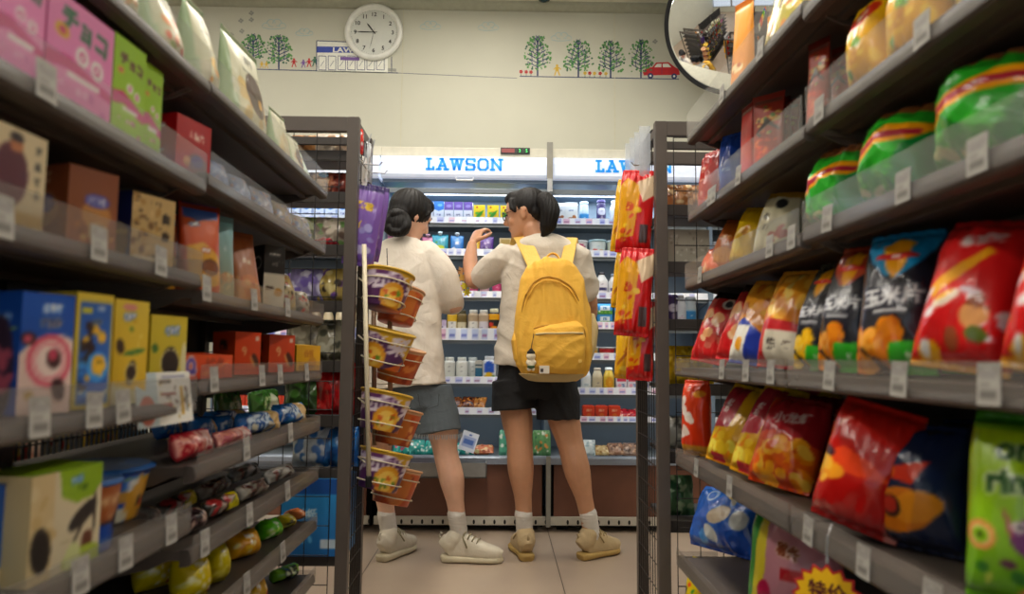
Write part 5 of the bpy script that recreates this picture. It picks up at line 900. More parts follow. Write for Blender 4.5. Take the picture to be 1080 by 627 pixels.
def stock(key):
    if key in PROTO: return copy_tree(PROTO[key])
    PROTO[key] = MAKE[key](); return PROTO[key]
def lb(t, y, h, c, x=.5): return [('t', t, x, y, h, c)]
VIO, NV = '6a4a9a', '2a3a6a'
MAKE = {
 'bluecarton': lambda: brick(.05, .05, .11, [('r', 0, .6, 1, 1, '3f7ac4'), ('p', [(0, .6), (.5, .5), (1, .6)], '3f7ac4'), ('t', '酸奶', .5, .3, .22, '5a5a8a'), ('e', .6, .8, .25, .15, '7ab0e0')], 'dfe2ee'),
 'violetcarton': lambda: brick(.044, .045, .108, [('r', 0, .58, 1, 1, '6a5098'), ('e', .5, .78, .3, .2, '9a86c0'), ('t', '牛乳', .5, .32, .28, '4a4a6a')], 'e2e0ea'),
 'yellowcarton': lambda: brick(.058, .05, .092, [('g', 'd8b818', 'e8cc30'), ('e', .5, .45, .34, .26, 'c89a1c'), ('p', [(.2, .3), (.5, .55), (.9, .7), (.7, .4), (.4, .2)], '3a8a2c'), ('e', .3, .5, .16, .12, '5aa83c'), ('t', '果', .3, .85, .16, 'b03a1c')], 'dcbc1c'),
 'chococarton': lambda: gable(.058, .115, [('t', 'MILK', .5, .72, .14, '6a6a7a'), ('e', .45, .24, .34, .2, '7a4028'), ('e', .7, .34, .16, .12, '9a5a3a'), ('r', 0, 0, 1, .1, '4a2a20')], 'dcdde0'),
 'lovecarton': lambda: gable(.062, .118, [('t', 'LOVE', .45, .70, .12, '4a5a8a'), ('e', .5, .2, .36, .14, '8a4a2c'), ('e', .72, .30, .14, .2, 'a86a3c', 20)], 'e4e4e4'),
 'bluebottle': lambda: milk_bottle(.024, .122, 'e', [('r', 0, 0, 1, .45, '3a8ac4'), ('r', 0, .45, 1, .5, 'a8d0e8'), ('t', '鲜', .5, .24, .05, 'e8f0f4')], 0, 'c8d8e4', .8, 'd6e2ea'),
 'violetbottle': lambda: milk_bottle(.024, .132, 'e', [('e', .5, .55, .16, .16, 'd8d4e0'), ('t', '活', .5, .55, .06, '4a3a6a'), ('e', .5, .2, .05, .12, 'b8a8b8')], 0, '4a3a7a', .8, '3a2c5a'),
 'whitebottle': lambda: milk_bottle(.024, .130, 'e', [('t', '鲜牛奶', .5, .22, .025, '9a5a8a'), ('r', .4, .12, .6, .14, 'c88a9a')], 0, 'e6e8ec', .5, 'e6eaf0'),
 'tubwhite': lambda: tub(.044, .075, [('e', .5, .35, .12, .14, 'b8507a'), ('t', '酸奶', .5, .66, .018*2, '6a6aa8'), ('e', .56, .25, .06, .06, '7a2a4a')], 'e2e4ea', 'd8e0ec'),
 'tubblue': lambda: tub(.046, .08, [('t', '酸酪', .5, .6, .034, '6a9ac0'), ('e', .42, .24, .05, .05, 'c84a4a'), ('e', .56, .22, .04, .04, 'd89a4a')], 'd4e2ea', 'a8cfe0'),
 'tubgreen': lambda: tub(.045, .078, [('e', .5, .3, .12, .14, 'b8c82c'), ('t', '果粒', .5, .66, .03, '7a9a3a')], 'e0e8d8', 'c8dce4'),
 'jug': lambda: milk_bottle(.034, .135, 'e', [('r', .34, .08, .66, .62, 'e8e8f0'), ('t', '鲜奶', .5, .52, .028, '5a4a7a'), ('r', .4, .24, .6, .38, '3c3a6c'), ('r', .42, .12, .58, .15, '9a8ab0')], 0, '3a3a44', .45, 'e4e6ea'),
 'jugsmall': lambda: milk_bottle(.027, .125, 'e', [('r', .34, .08, .66, .58, 'eaeaf0'), ('r', .38, .24, .62, .38, '4a4674'), ('t', '鲜奶', .5, .48, .024, '5a4a7a')], 0, '8a9ab0', .45, 'e4e6ea'),
 'bluegreen': lambda: brick(.075, .05, .058, [('r', 0, 0, 1, .34, '4a8a3a'), ('r', 0, .34, 1, 1, '3a8ac0'), ('r', .18, .36, .82, .8, 'dfe8ee'), ('t', '1%', .5, .58, .2, '3a6a9a'), ('n', 3, 6, .1, .05, .9, .3, .08, ['7ab04a', 'e8f0e0'])], '3a84b8'),
 'lowyellow': lambda: tub(.032, .05, [('e', .5, .4, .14, .1, 'e0b040')], 'd8cf9a', 'cfd4da'), 'lowred': lambda: tub(.042, .048, [('r', 0, .4, 1, .9, 'b02a30'), ('n', 4, 18, 0, .1, 1, .8, .02, ['e0484a', '8a1c24'])], 'c8c4c4', 'c4c8cc'),
 'plainwhite': lambda: milk_bottle(.026, .12, 'e', [('r', .42, .2, .58, .3, 'c4d0d8')], 0, 'b8bcc0', .6, 'e8ecee'), 'beige': lambda: milk_bottle(.027, .12, 'e', [('t', 'C', .5, .34, .05, '3a3050'), ('r', .4, .18, .6, .2, '6a5a50')], 0, 'a89a86', .6, 'd4c8ac'),
 'yellowbot': lambda: milk_bottle(.028, .122, 'e', [('e', .5, .36, .12, .2, 'd89a28'), ('t', '豆奶', .5, .4, .03, 'f4e8c0'), ('r', 0, 0, 1, .08, 'c88a20')], 0, 'dfe0d8', .6, 'e6c654'),
 'pinkpack': lambda: brick(.055, .045, .085, [('r', .1, .55, .9, .9, 'c03a50'), ('e', .3, .3, .16, .16, 'e0a0b0'), ('t', '乳', .65, .3, .3, '4a6aa8')], 'dfd8e0'),
 'redbrick': lambda: brick(.058, .045, .066, [('t', '茄汁', .5, .66, .26, 'f0c8a8'), ('e', .5, .3, .2, .16, 'd8702c'), ('r', 0, 0, 1, .1, 'a8301c')], 'cf4628'),
 'beanbottle': lambda: jar(.027, .115, [('r', .34, .05, .66, .55, 'e4e2e0'), ('t', 'NE', .5, .22, .034, '2c2c34'), ('e', .5, .44, .03, .03, '8a8a94')], 'd6b23c', 'd8b02c', .8), 'olivebottle': lambda: jar(.027, .115, [('r', .34, .05, .66, .5, 'c8c0a8'), ('t', 'NE', .5, .22, .034, '2c2c34')], '6a5a34', '4a4428', .8),
 'nobottle': lambda: jar(.028, .118, [('r', .34, .05, .66, .55, 'e8e6e2'), ('t', 'NO', .5, .2, .034, '2c2c34'), ('e', .5, .44, .03, .02, '8a8a94')], 'b8a48a', 'c8c4ba', .8), 'nobottle2': lambda: jar(.028, .118, [('r', .34, .05, .66, .55, 'e0dce8'), ('t', 'NO', .44, .2, .034, '3a3a7a')], 'c4b098', 'cfcbc2', .8),
 'teabottle': lambda: jar(.029, .125, [('r', 0, .6, 1, .9, 'e0a81c'), ('r', 0, 0, 1, .55, '1c1a1c'), ('e', .5, .14, .12, .1, 'e0961c'), ('e', .4, .36, .08, .08, 'c0342a')], '1c1a1c', 'd8cfa8', .8),
 'violetbox': lambda: brick(.04, .04, .06, [('r', 0, .5, 1, 1, 'c8b8d8'), ('t', '多', .5, .35, .3, '5a4a8a')], 'd8d0e4'),
 'greenbase': lambda: jar(.030, .118, [('r', 0, 0, 1, .12, '2f6a3c'), ('n', 3, 30, 0, .02, 1, .16, .02, ['3f8a4c', 'e8ece8']), ('t', '燕麦', .5, .66, .026, '4a4a54'), ('t', '奶', .5, .42, .03, '4a4a54')], 'e4e6e2', 'd8dad4', .8),
 'tealbox': lambda: brick(.035, .035, .1, [('r', 0, 0, 1, .6, '2f6a8a'), ('r', 0, .7, 1, .8, '5a6a70')], 'd0cfc8'),
 'whiteblue': lambda: jar(.036, .125, [('e', .5, .58, .13, .2, '2a5ac0'), ('t', '1.', .5, .6, .04, 'dfe8f4'), ('e', .5, .16, .1, .12, 'e0b828'), ('e', .6, .1, .06, .06, '3a8a3c')], 'e4e8ee', 'e4e8ee', .7),
 'cyanpouch': lambda: spout(.085, .12, [('g', '58b8c8', '3aa0c0'), ('e', .5, .28, .28, .2, 'c8d83c'), ('n', 3, 8, .1, .3, .9, .8, .09, ['8ad8e0', '2a8ab0', '6ac05a'])], '48a8bc', 'cfe4ea'), 'bluepouch': lambda: spout(.07, .115, [('g', '2a6ac0', '4a9adc'), ('t', '果', .5, .55, .3, 'dfeaf4'), ('n', 8, 6, .1, .05, .9, .3, .1, ['e8ecf0', '8ac0e8'])], '2f74c4', 'd8e4f0'),
 'pinkpouch': lambda: spout(.06, .105, [('g', 'b86a9a', 'd08ab0'), ('e', .5, .3, .26, .2, 'e8c0d0')], 'b86a98', 'd8a8c4'), 'violetpouch': lambda: spout(.075, .11, [('g', '5a3a8a', '6a4a9c'), ('t', '葡萄', .5, .6, .2, 'c8b0dc'), ('n', 5, 8, .2, .1, .8, .4, .08, ['3a2060', '8a6ab8'])], '55388a', 'c8b8dc'),
 'yellowpouch': lambda: spout(.05, .1, [('e', .5, .5, .25, .4, 'e8c84a')], 'd8a82c', 'e0d0a0'), 'creampack': lambda: brick(.06, .04, .085, [('r', .1, .6, .9, .9, 'b8a060')], 'd4c8a8'),
 'pinkcup': lambda: tub(.026, .072, [('r', 0, 0, 1, .35, 'e0d8e8'), ('t', '莓', .5, .66, .04, 'e8e0ea'), ('n', 3, 10, 0, .4, 1, .9, .03, ['e08aa8', 'a83a6a'])], 'c04a7a', 'dccfd8'), 'pinkcup2': lambda: tub(.027, .07, [('t', '桃', .5, .6, .04, 'c04a6a'), ('r', 0, 0, 1, .2, 'b04a80')], 'e0b8c8', 'e4d8dc'),
}
WB = 'goods in the chiller cases'
R1 = 'on the top shelf of the case with the backpack shopper'
row('R', 0, [(590, 'chococarton', 'white carton with a brown chocolate picture right behind the ponytail', 'carton'), (602.5, 'lovecarton', 'white carton with brown almonds, second on the top chiller shelf', 'carton'), (616, 'bluebottle', 'white bottle with a blue lower label on the top chiller shelf', 'bottle'), (634, 'violetbottle', 'dark violet bottle with a pale oval label on the top chiller shelf', 'bottle'),
  (647.5, 'whitebottle', 'slim white milk bottle right after the dark violet bottle', 'bottle'), (658.5, 'whitebottle', 'slim white milk bottle, second of the white pair', 'bottle'), (671, 'whitebottle', 'slim white milk bottle partly behind the red hanging packs', 'bottle'), (684, 'whitebottle', 'slim white milk bottle behind the wire of the end rack', 'bottle'), (712, 'bluebottle', 'blue labelled bottle seen through the wire of the end rack', 'bottle'), (724, 'bluebottle', 'second blue labelled bottle seen through the end rack wire', 'bottle')])
row('R', 1, [(593, 'tubblue', 'blue lidded yoghurt tub half behind the shopper with glasses', 'tub'), (611, 'tubwhite', 'white yoghurt tub with a berry picture, second shelf of the chiller', 'tub'), (630, 'tubblue', 'pale blue yoghurt tub in the middle of the second chiller shelf', 'tub'), (649, 'tubgreen', 'white yoghurt tub with a yellow green fruit picture', 'tub'), (668, 'tubwhite', 'white yoghurt tub behind the hanging red packs', 'tub')])
row('R', 2, [(622, 'jug', 'white milk jug with a violet label beside the backpack', 'bottle'), (634.5, 'jug', 'white milk jug with a violet label on the third chiller shelf', 'bottle'), (647, 'jugsmall', 'smaller white milk jug with a grey blue cap', 'bottle'), (658.5, 'jugsmall', 'smaller white milk jug beside the hanging red packs', 'bottle'), (670, 'jugsmall', 'small white milk jug hidden behind the hanging packs', 'bottle')])
for u, k, n in ((637.5, 0, 'lower'), (637.5, 1, 'upper'), (655, 0, 'lower'), (655, 1, 'upper'), (672, 0, 'lower'), (672, 1, 'upper')):
    row('R', 3, [(u, 'bluegreen', '%s blue and green cheese carton, %s stack on the fourth chiller shelf' % (n, {637.5: 'first', 655: 'middle', 672: 'last'}[u]), 'carton')]); list(COL.objects)[-1].location.z += .0585*k
row('R', 4, [(624.5, 'lowyellow', 'small pale yellow tub on the fifth chiller shelf', 'tub'), (640, 'lowred', 'low tub of red fruit on the fifth chiller shelf', 'tub'), (657, 'lowred', 'low red fruit tub beside the yellow hanging pack', 'tub'), (672, 'lowyellow', 'small yellow tub hidden behind the hanging packs', 'tub')])
row('R', 5, [(618, 'plainwhite', 'plain white bottle next to the backpack on the sixth chiller shelf', 'bottle'), (630, 'beige', 'beige bottle with a dark letter on its side', 'bottle'), (642, 'yellowbot', 'yellow soy milk bottle with a white cap', 'bottle'), (655, 'pinkpack', 'white drink pack with a red patch beside the yellow bottle', 'carton'), (667, 'pinkpack', 'white drink pack with a red patch, outermost of the pair', 'carton'), (680, 'pinkpack', 'white drink pack seen through the end rack side wires', 'carton')])
row('R', 6, [(620.5, 'redbrick', 'orange red drink carton beside the black shorts', 'carton'), (634, 'redbrick', 'orange red drink carton, middle one of three', 'carton'), (647.5, 'redbrick', 'orange red drink carton, third one of the row', 'carton')])
L1_ = [(452, 'bluecarton', 'blue and white yoghurt carton right beside the hair bun shopper', 'carton'), (463, 'bluecarton', 'blue and white yoghurt carton next to the violet topped ones', 'carton'), (473.5, 'violetcarton', 'violet topped milk carton, first of three', 'carton'), (483.5, 'violetcarton', 'violet topped milk carton, middle of three', 'carton'), (494, 'violetcarton', 'violet topped milk carton next to the yellow cartons', 'carton'), (505.5, 'yellowcarton', 'yellow juice carton with a green leaf, first of the yellow ones', 'carton'), (520, 'yellowcarton', 'yellow juice carton with a green leaf, middle one', 'carton'), (533.5, 'yellowcarton', 'yellow juice carton just behind the glasses of the shopper', 'carton')]
row('L', 0, L1_+[(417, 'bluecarton', 'blue carton on the far side of the hair bun shopper', 'carton'), (405, 'violetcarton', 'violet topped carton beside the hanging purple bags', 'carton'), (551, 'bluecarton', 'blue carton hidden by the ponytail shopper', 'carton')])
row('L', 1, [(451, 'pinkpouch', 'pink spout pouch beside the cheek of the hair bun shopper', 'pouch'), (464, 'cyanpouch', 'cyan spout pouch with a lemon on the second chiller shelf', 'pouch'), (482, 'bluepouch', 'blue spout pouch beside the reaching hand', 'pouch'), (502, 'yellowpouch', 'slim yellow pouch behind the raised forearm', 'pouch'), (513, 'violetpouch', 'violet grape pouch the shopper reaches for', 'pouch'), (533, 'creampack', 'cream pack beside the violet grape pouch', 'carton'), (408, 'pinkpouch', 'pink spout pouch beside the hanging purple bags', 'pouch')])
row('L', 2, [(499.5, 'pinkcup', 'magenta dessert cup, first of three under the raised arm', 'cup'), (511, 'pinkcup2', 'pale pink dessert cup, middle of three under the raised arm', 'cup'), (524, 'pinkcup', 'magenta dessert cup, last of three by the sleeve', 'cup'), (484, 'pinkcup2', 'pale pink dessert cup behind the yellow bunch', 'cup')])
row('L', 3, [(466.5, 'violetbox', 'small violet and white box at the back of the hair bun shopper', 'carton'), (477, 'beanbottle', 'bottle with a yellow cap, first of the brown bottles', 'bottle'), (487, 'olivebottle', 'dark olive bottle with a pale label', 'bottle'), (499, 'nobottle', 'light brown bottle with a white label, first of the pair', 'bottle'), (510, 'nobottle2', 'light brown bottle with a white label, second of the pair', 'bottle'), (521, 'teabottle', 'black and yellow bottle at the edge of the shopper shirt', 'bottle'), (533, 'teabottle', 'black and yellow bottle hidden behind the shopper shirt', 'bottle')])
row('L', 4, [(474, 'greenbase', 'white jar bottle with a green base, first of three', 'bottle'), (487, 'greenbase', 'white jar bottle with a green base, middle of three', 'bottle'), (498, 'greenbase', 'white jar bottle with a green base, set further back', 'bottle', .05), (505, 'tealbox', 'narrow teal and grey box beside the white blue bottle', 'carton'), (516, 'whiteblue', 'large white bottle with a blue drop and yellow flower', 'bottle'), (532, 'whiteblue', 'large white bottle with a blue drop beside the shorts', 'bottle'), (461, 'greenbase', 'white jar bottle with a green base behind the cream shirt', 'bottle')])
# flat goods lower down
def lowbag(u, v, Y, w, h, t, bg, cs, lab, seed, rz=0, lay=-70, cat='food pack', name='food_pack', z=None, txt=None):
    ops = [('n', seed, 20, .05, .05, .95, .95, .09, cs)]+([('t', txt, .5, .5, .28, 'e8e8e8')] if txt else [])
    o = bag(w, h, t, art(w, h, bg, ops, 400), bg, seed, name=name); p = hit(u, v, 1, Y); o.rotation_euler = Euler((math.radians(lay), 0, math.radians(rz)), 'XYZ')
    n = len(o.data.vertices); co = np.zeros(n*3); o.data.vertices.foreach_get('co', co); q = co.reshape(-1, 3)@np.array(o.rotation_euler.to_matrix()).T
    o.location = (p[0], Y, (z if z is not None else p[2])-q[:, 2].min()+.001); return tag(o, lab, cat, WB)
z6 = zc(432.5, SY)-.003
for i, (u, bg, cs, lab) in enumerate([(470, 'c8a8a8', ['a85a5a', 'e0d0d0'], 'pink wrapped sandwich at the near end of the sixth shelf'), (482, '7a4a30', ['4a2a1c', 'c88a50'], 'brown wrapped cake on the sixth chiller shelf'), (493, '6a3a24', ['c8803c', '2a1a14'], 'dark brown wrapped cake, middle of the sixth shelf'), (504, 'a8703c', ['3a2018', 'd8a060'], 'orange brown wrapped cake beside the black shorts')]):
    lowbag(u, 436, SY+.04, .075, .09, .035, bg, cs, lab, 80+i, RN.uniform(-30, 30), -50, z=z6)
zr6 = zc(441, SY)-.003
for i, (u, lab) in enumerate([(660, 'red wrapped meat pack beside the orange red cartons'), (672, 'red wrapped meat pack behind the rack wires')]): lowbag(u, 440, SY+.04, .075, .08, .03, 'a82a34', ['d86a60', '6a1c24', 'e8c0b0'], lab, 90+i, 10, -60, z=zr6)
zd = zc(481)-.0115
for i, (u, w, h, bg, cs, lab, lay) in enumerate([(424, .10, .09, '2f9a94', ['dfe8e8', '1c7a78', 'c85a7a'], 'teal food pack at the hem of the denim shorts', -30), (440, .09, .085, '2f9a94', ['dfe8e8', '1c7a78'], 'teal food pack in the middle of the chiller deck', -34), (455, .09, .08, '2f9a94', ['1c7a78', 'c8e0dc'], 'teal food pack right beside the leg', -30), (490, .1, .075, '2f8f8a', ['dfe8e8', '1c7a78'], 'teal food pack under the tilted price card', -40), (509, .12, .07, 'c07a5a', ['e0b090', '8a4a34', 'd8d0a0'], 'tray pack of cooked food on the chiller deck', -60),
     (536, .1, .13, '5aa088', ['e0ece4', '3a7a5a', '4a8ab8'], 'green and white food pack between the two shoppers', -8), (571, .1, .13, '6a9a6a', ['d89a5a', 'e0e8dc', '4a7a5a'], 'green pack with an orange picture behind the bare legs', -8), (621, .07, .09, 'c8d4d8', ['e8eeee', '9ab0ba'], 'white pack on the deck beside the bare leg', -30), (636, .09, .07, 'c0a878', ['d8c8a0', '8a6a40'], 'beige flat pack lying on the deck', -50), (651, .09, .08, '8a6a58', ['5a4438', 'b89a80'], 'brown food pack lying on the chiller deck', -45), (664, .08, .08, '7a6458', ['a88a74', '4a3a34'], 'brown grey food pack next to the rack post', -40), (609, .06, .08, 'c8d0d4', ['e8eeee', '7a9aa8'], 'pale pack just behind the bare knee', -30)]):
    lowbag(u, 480, CY+.09, w, h, .03, bg, cs, lab, 100+i, RN.uniform(-12, 12), lay, z=zd)
for i, (u, lab) in enumerate([(425, 'pink sausage pack lying on the grey tray, beside the rack'), (438, 'pink sausage pack, middle of the grey tray'), (450, 'pink sausage pack on the tray close to the leg')]): lowbag(u, 486, CY-.06, .055, .07, .025, 'c05a70', ['e8b0b8', '8a2a40'], lab, 120+i, RN.uniform(-20, 20), -80, z=TRAYZ)
for i, (u, lab) in enumerate([(494, 'yellow brown bun pack on the end of the grey tray'), (504, 'cream bun pack on the corner of the grey tray')]): lowbag(u, 484, CY-.06, .06, .07, .035, 'c89a50', ['e8d0a0', 'a8683a', 'e8e0c8'], lab, 130+i, 20, -75, z=TRAYZ)
o = carton(.085, .002, .10, art(.085, .10, 'd4dae6', [('r', .12, .2, .9, .75, '9aa8cc'), ('r', .2, .35, .8, .6, '4a68a8'), ('e', .5, .84, .1, .05, '4a68a8')], 600), 'd4dae6', 'd4dae6', m=PAPER, name='price_card', flap=False)
p = hit(491, 468, 1, CY+.02); o.location = (p[0], CY+.03, p[2]); o.rotation_euler = (math.radians(-14), math.radians(18), 0); o.location.z = zd+.03; tag(o, 'tilted white and blue price card standing on the chiller deck', 'card')
o = MB().box(-.03, 0, 0, .03, .03, .055, ch=.004).build('hanging_sign', mat('green sign plastic', '2f9a34', .4)); p = hit(418, 204, 1, SY-.0); o.location = (p[0], SY+.06, zc(232, SY)+.09); tag(o, 'small green sign block above the head of the hair bun shopper', 'sign')
o.location.z = zb_ = zc(232, SY)-.003+.109
# second rows behind, and the two outer cases: copies of the same goods
LABR = {0: 'top', 1: 'second', 2: 'third', 3: 'fourth', 4: 'fifth', 5: 'sixth'}
def outer(x0, kind, us, lab):
    for i, keys in us.items():
        zb = zc(ZS[kind][i][0], SY)-.003; x = x0+.06; n = 0
        while x < x0+CW-.05:
            k = keys[n % len(keys)]; o = stock(k); o.location = (x, YS_+.035, zb); x += .107 if 'tub' in k or 'low' in k or 'green' in k else .066; n += 1
            tag(o, '%s on the %s shelf of the %s' % ({'b': 'drink bottle', 't': 'yoghurt tub', 'c': 'drink carton', 'p': 'spout pouch', 'j': 'jar bottle'}[KIND[k]], LABR[i], lab), {'b': 'bottle', 't': 'tub', 'c': 'carton', 'p': 'pouch', 'j': 'bottle'}[KIND[k]], '%s row, %s' % (LABR[i], lab))
KIND = {'bluecarton': 'c', 'violetcarton': 'c', 'yellowcarton': 'c', 'tubwhite': 't', 'tubgreen': 't', 'lowred': 't', 'beige': 'b', 'plainwhite': 'b', 'yellowbot': 'b', 'redbrick': 'c', 'pinkpack': 'c', 'greenbase': 'j', 'jugsmall': 'b', 'cyanpouch': 'p', 'violetpouch': 'p', 'bluegreen': 'c', 'pinkcup': 't'}
outer(-1.53, 'L', {0: ['bluecarton'], 1: ['yellowcarton'], 2: ['violetcarton'], 3: ['beige'], 4: ['greenbase'], 5: ['redbrick']}, 'case seen through the cookie end rack')
outer(1.14, 'R', {0: ['bluecarton'], 1: ['tubwhite'], 2: ['pinkpack'], 3: ['bluegreen'], 4: ['tubgreen'], 5: ['yellowbot']}, 'case seen through the chip end rack')

# ------------------------------------------------------------------ goods on the end racks
def rk(s, u, v, zi, maker, lab, cat, Y=2.19, rz=0, lean=-8, grp='goods on the end racks'):
    z = RACKZ[s][zi]+.001; x = float(hit(u, v, 1, Y)[0]); o = maker()
    if '_d' in o: del o['_d']
    o.rotation_euler = Euler((math.radians(lean), 0, math.radians(rz)), 'XYZ')
    if o.type == 'MESH':
        n = len(o.data.vertices); co = np.zeros(n*3); o.data.vertices.foreach_get('co', co); q = co.reshape(-1, 3)@np.array(o.rotation_euler.to_matrix()).T; z -= q[:, 2].min()
    o.location = (x, Y, z); tag(o, lab, cat, grp)
def nb(w, h, t, bg, cs, seed, txt=None, crk=1.2):
    return lambda: bag(w, h, t, art(w, h, bg, [('n', seed, 16, .05, .05, .95, .95, .12, cs)]+([('t', txt, .5, .6, .16, 'f0ece4')] if txt else []), 450), bg, seed, crk=crk)
RKI = [(322, 150, 0, nb(.10, .07, .05, 'a8784a', ['c89a6a', '6a4a34', 'e0d0b8'], 1), 'brown bread bag on top of the end rack', 'bread bag'), (352, 150, 0, nb(.13, .075, .06, 'c8bcae', ['e8e0d4', 'a87850', 'd8c8b0'], 2), 'white and brown bread bag on top of the end rack, by the post', 'bread bag'),
 (335, 182, 1, nb(.12, .08, .05, '8a6a54', ['c8a888', '5a3a2c', '3a8ab0'], 3), 'brown bag with a blue mark on the second level of the end rack', 'snack bag'), (358, 185, 1, nb(.09, .08, .05, '7a3a30', ['b87a60', '4a2420'], 4), 'dark red brown bag beside the rack post', 'snack bag'),
 (322, 226, 2, nb(.12, .10, .05, '7a8a5c', ['a8b088', '4a5a34', 'd0ccb4'], 5), 'olive green snack bag on the third level of the end rack', 'snack bag'), (350, 228, 2, nb(.13, .10, .06, '9a8e80', ['c8bcac', '6a5a50', '6a8a54'], 6), 'grey beige snack bag on the third level, by the post', 'snack bag'), (346, 246, 2, nb(.1, .05, .05, '9a2028', ['c8505a', '6a141c'], 66), 'low red packet before the grey beige bag', 'snack bag'),
 (325, 285, 3, nb(.12, .11, .06, '8a80a8', ['d0cce0', '6a5a9a'], 7), 'lilac snack bag on the fourth level of the end rack', 'snack bag'), (352, 285, 3, nb(.11, .11, .06, 'b09a5a', ['d8c890', '6a4a8a', '3a3028'], 8), 'gold and violet snack bag on the fourth level', 'snack bag'),
 (322, 340, 4, nb(.12, .13, .06, '8a8270', ['b8b09c', '5a5446'], 9), 'grey green snack bag on the fifth level of the end rack', 'snack bag'), (350, 340, 4, nb(.12, .13, .06, '9a9480', ['c8c4b0', '4a4a3c'], 10), 'pale grey snack bag on the fifth level, by the post', 'snack bag'),
 (352, 430, 5, nb(.13, .16, .08, 'a8181c', ['c83030', '7a1014'], 11), 'bright red snack bag on the sixth level of the end rack', 'snack bag'), (318, 440, 5, nb(.12, .13, .07, '3a5a2c', ['5a8a40', '2a3a20'], 12), 'dark green snack bag on the sixth level of the end rack', 'snack bag'),
 (330, 480, 6, nb(.13, .13, .08, 'b0b8c0', ['d8dce0', '3a6aa8'], 13), 'white and blue snack bag under the red one', 'snack bag'), (358, 480, 6, nb(.12, .12, .08, '2f6aa8', ['4a8ac8', '1f4a80'], 14), 'blue snack bag under the red one, by the post', 'snack bag')]
for u, v, zi, mk_, lab, cat in RKI: rk(-1, u, v, zi, mk_, lab, cat)
rk(-1, 336, 560, 7, lambda: carton(.19, .14, .22, art(.19, .22, '2f7ab4', [('g', '2a6ca8', '3a94cc'), ('r', 0, .8, 1, 1, '1f4f90'), ('t', '抽纸', .4, .55, .16, 'cfe4f0'), ('r', .62, .1, .9, .22, 'c8d4dc'), ('n', 3, 5, .1, .1, .5, .35, .06, ['6ab4e0'])], 500), '2a70a8', '3a84bc'), 'large blue paper towel pack low in the end rack', 'tissue pack', lean=0)
RKR = [(716, 178, 0, nb(.10, .09, .05, '9a6a44', ['c89870', '6a4028', 'e0c8a0'], 21), 'brown bread bag on the top level of the chip end rack', 'bread bag'), (745, 178, 0, nb(.11, .09, .05, '8a5a3c', ['c89870', '5a3420'], 22), 'dark brown bread bag deep in the chip end rack', 'bread bag'),
 (716, 350, 3, nb(.08, .12, .05, 'c8a81c', ['e0c848', 'a8881c'], 24), 'yellow snack bag on the fourth level of the chip end rack', 'snack bag'), (738, 350, 3, nb(.09, .12, .05, 'c8a81c', ['e0c848', '8a7a1c'], 25), 'yellow snack bag beside its twin on the chip end rack', 'snack bag'),
 (716, 470, 4, nb(.1, .1, .05, '8a8a84', ['b8b8b0', '5a5a54'], 26), 'grey snack bag low in the chip end rack', 'snack bag'), (716, 540, 5, nb(.1, .12, .05, '4a6a4a', ['8a9a7a', '2a4a34'], 27), 'green snack bag low in the chip end rack', 'snack bag')]
for u, v, zi, mk_, lab, cat in RKR: rk(1, u, v, zi, mk_, lab, cat, Y=2.22)
for i, u in enumerate([709, 718, 728, 738]): rk(1, u, 262, 2 if False else 1, (lambda i=i: brick(.05, .04, .11, [('n', i, 8, .1, .1, .9, .9, .1, ['c8c4b8', '8a8478'])], 'a8a294')), ['grey carton by the post on the second level of the chip end rack', 'second grey carton from the chip rack post', 'third grey carton from the chip rack post', 'fourth grey carton from the chip rack post'][i], 'carton', Y=2.2, lean=0)
for i, (u, c) in enumerate([(709, 'violetbottle'), (718, 'whitebottle'), (728, 'bluebottle')]):
    o = stock(c); o.location = (float(hit(u, 330, 1, 2.2)[0]), 2.2, RACKZ[1][2]+.001); o.scale = (.75, .75, .62); tag(o, ['small violet bottle by the post of the chip end rack', 'small white bottle on the third level of the chip end rack', 'small blue bottle on the third level of the chip end rack'][i], 'bottle', 'goods on the end racks')

# ------------------------------------------------------------------ purple bags and the cup noodle rack on the aisle side of the cookie end rack
def prong(t, x, y, z, sx, L=.07): MB().tube([(x, y, z), (x+sx*L, y, z-.002), (x+sx*(L+.008), y, z+.008)], .0022, 6).build('hook', CHROME, t)
def hang(u, v, Y, w, h, t, bg, ops, lab, seed, rz, roll=0, name='snack_bag', cat='snack bag', s=-1, X=None):
    """hangs by its top seal from a wire hook; u, v: middle of its top edge"""
    p = hit(u, v, 1, Y); x = p[0]; o = bag(w, h, t, art(w, h, bg, ops, 600), bg, seed, crk=1.1, name=name); o.data.transform(Matrix.Translation((0, 0, -h)))
    o.location = (x, Y, p[2]); o.rotation_euler = Euler((0, math.radians(roll), math.radians(rz)), 'XYZ'); tag(o, lab, cat, 'packs hanging on the end racks'); return o
PUR = [('g', '6a4c96', '8060a8'), ('n', 3, 10, .1, .1, .9, .5, .12, ['8a80b8', '5a4a8c', 'a098c8']), ('t', '紫薯', .42, .74, .26, 'd8b83c', -6), ('t', '仔', .42, .5, .24, 'd8b83c', -6), ('e', .5, .2, .34, .14, 'b0a8cc'), ('r', 0, .94, 1, 1, '3a2c60')]
hang(391, 197, 2.16, .10, .25, .03, '55407c', PUR, 'purple snack bag hanging on the end rack, nearest of the two', 3, 14, 8)
hang(397, 196, 2.26, .10, .245, .03, '5c4684', PUR, 'purple snack bag hanging behind the nearest one on the end rack', 4, 20, 8)
t = empty('bag_hook', (-.428, 2.13, 1.47)); tag(t, 'chromed wire hooks holding the purple bags on the end rack side', 'hook')
for y in (.03, .13): prong(t, .0, y, -.0, 1, .05)
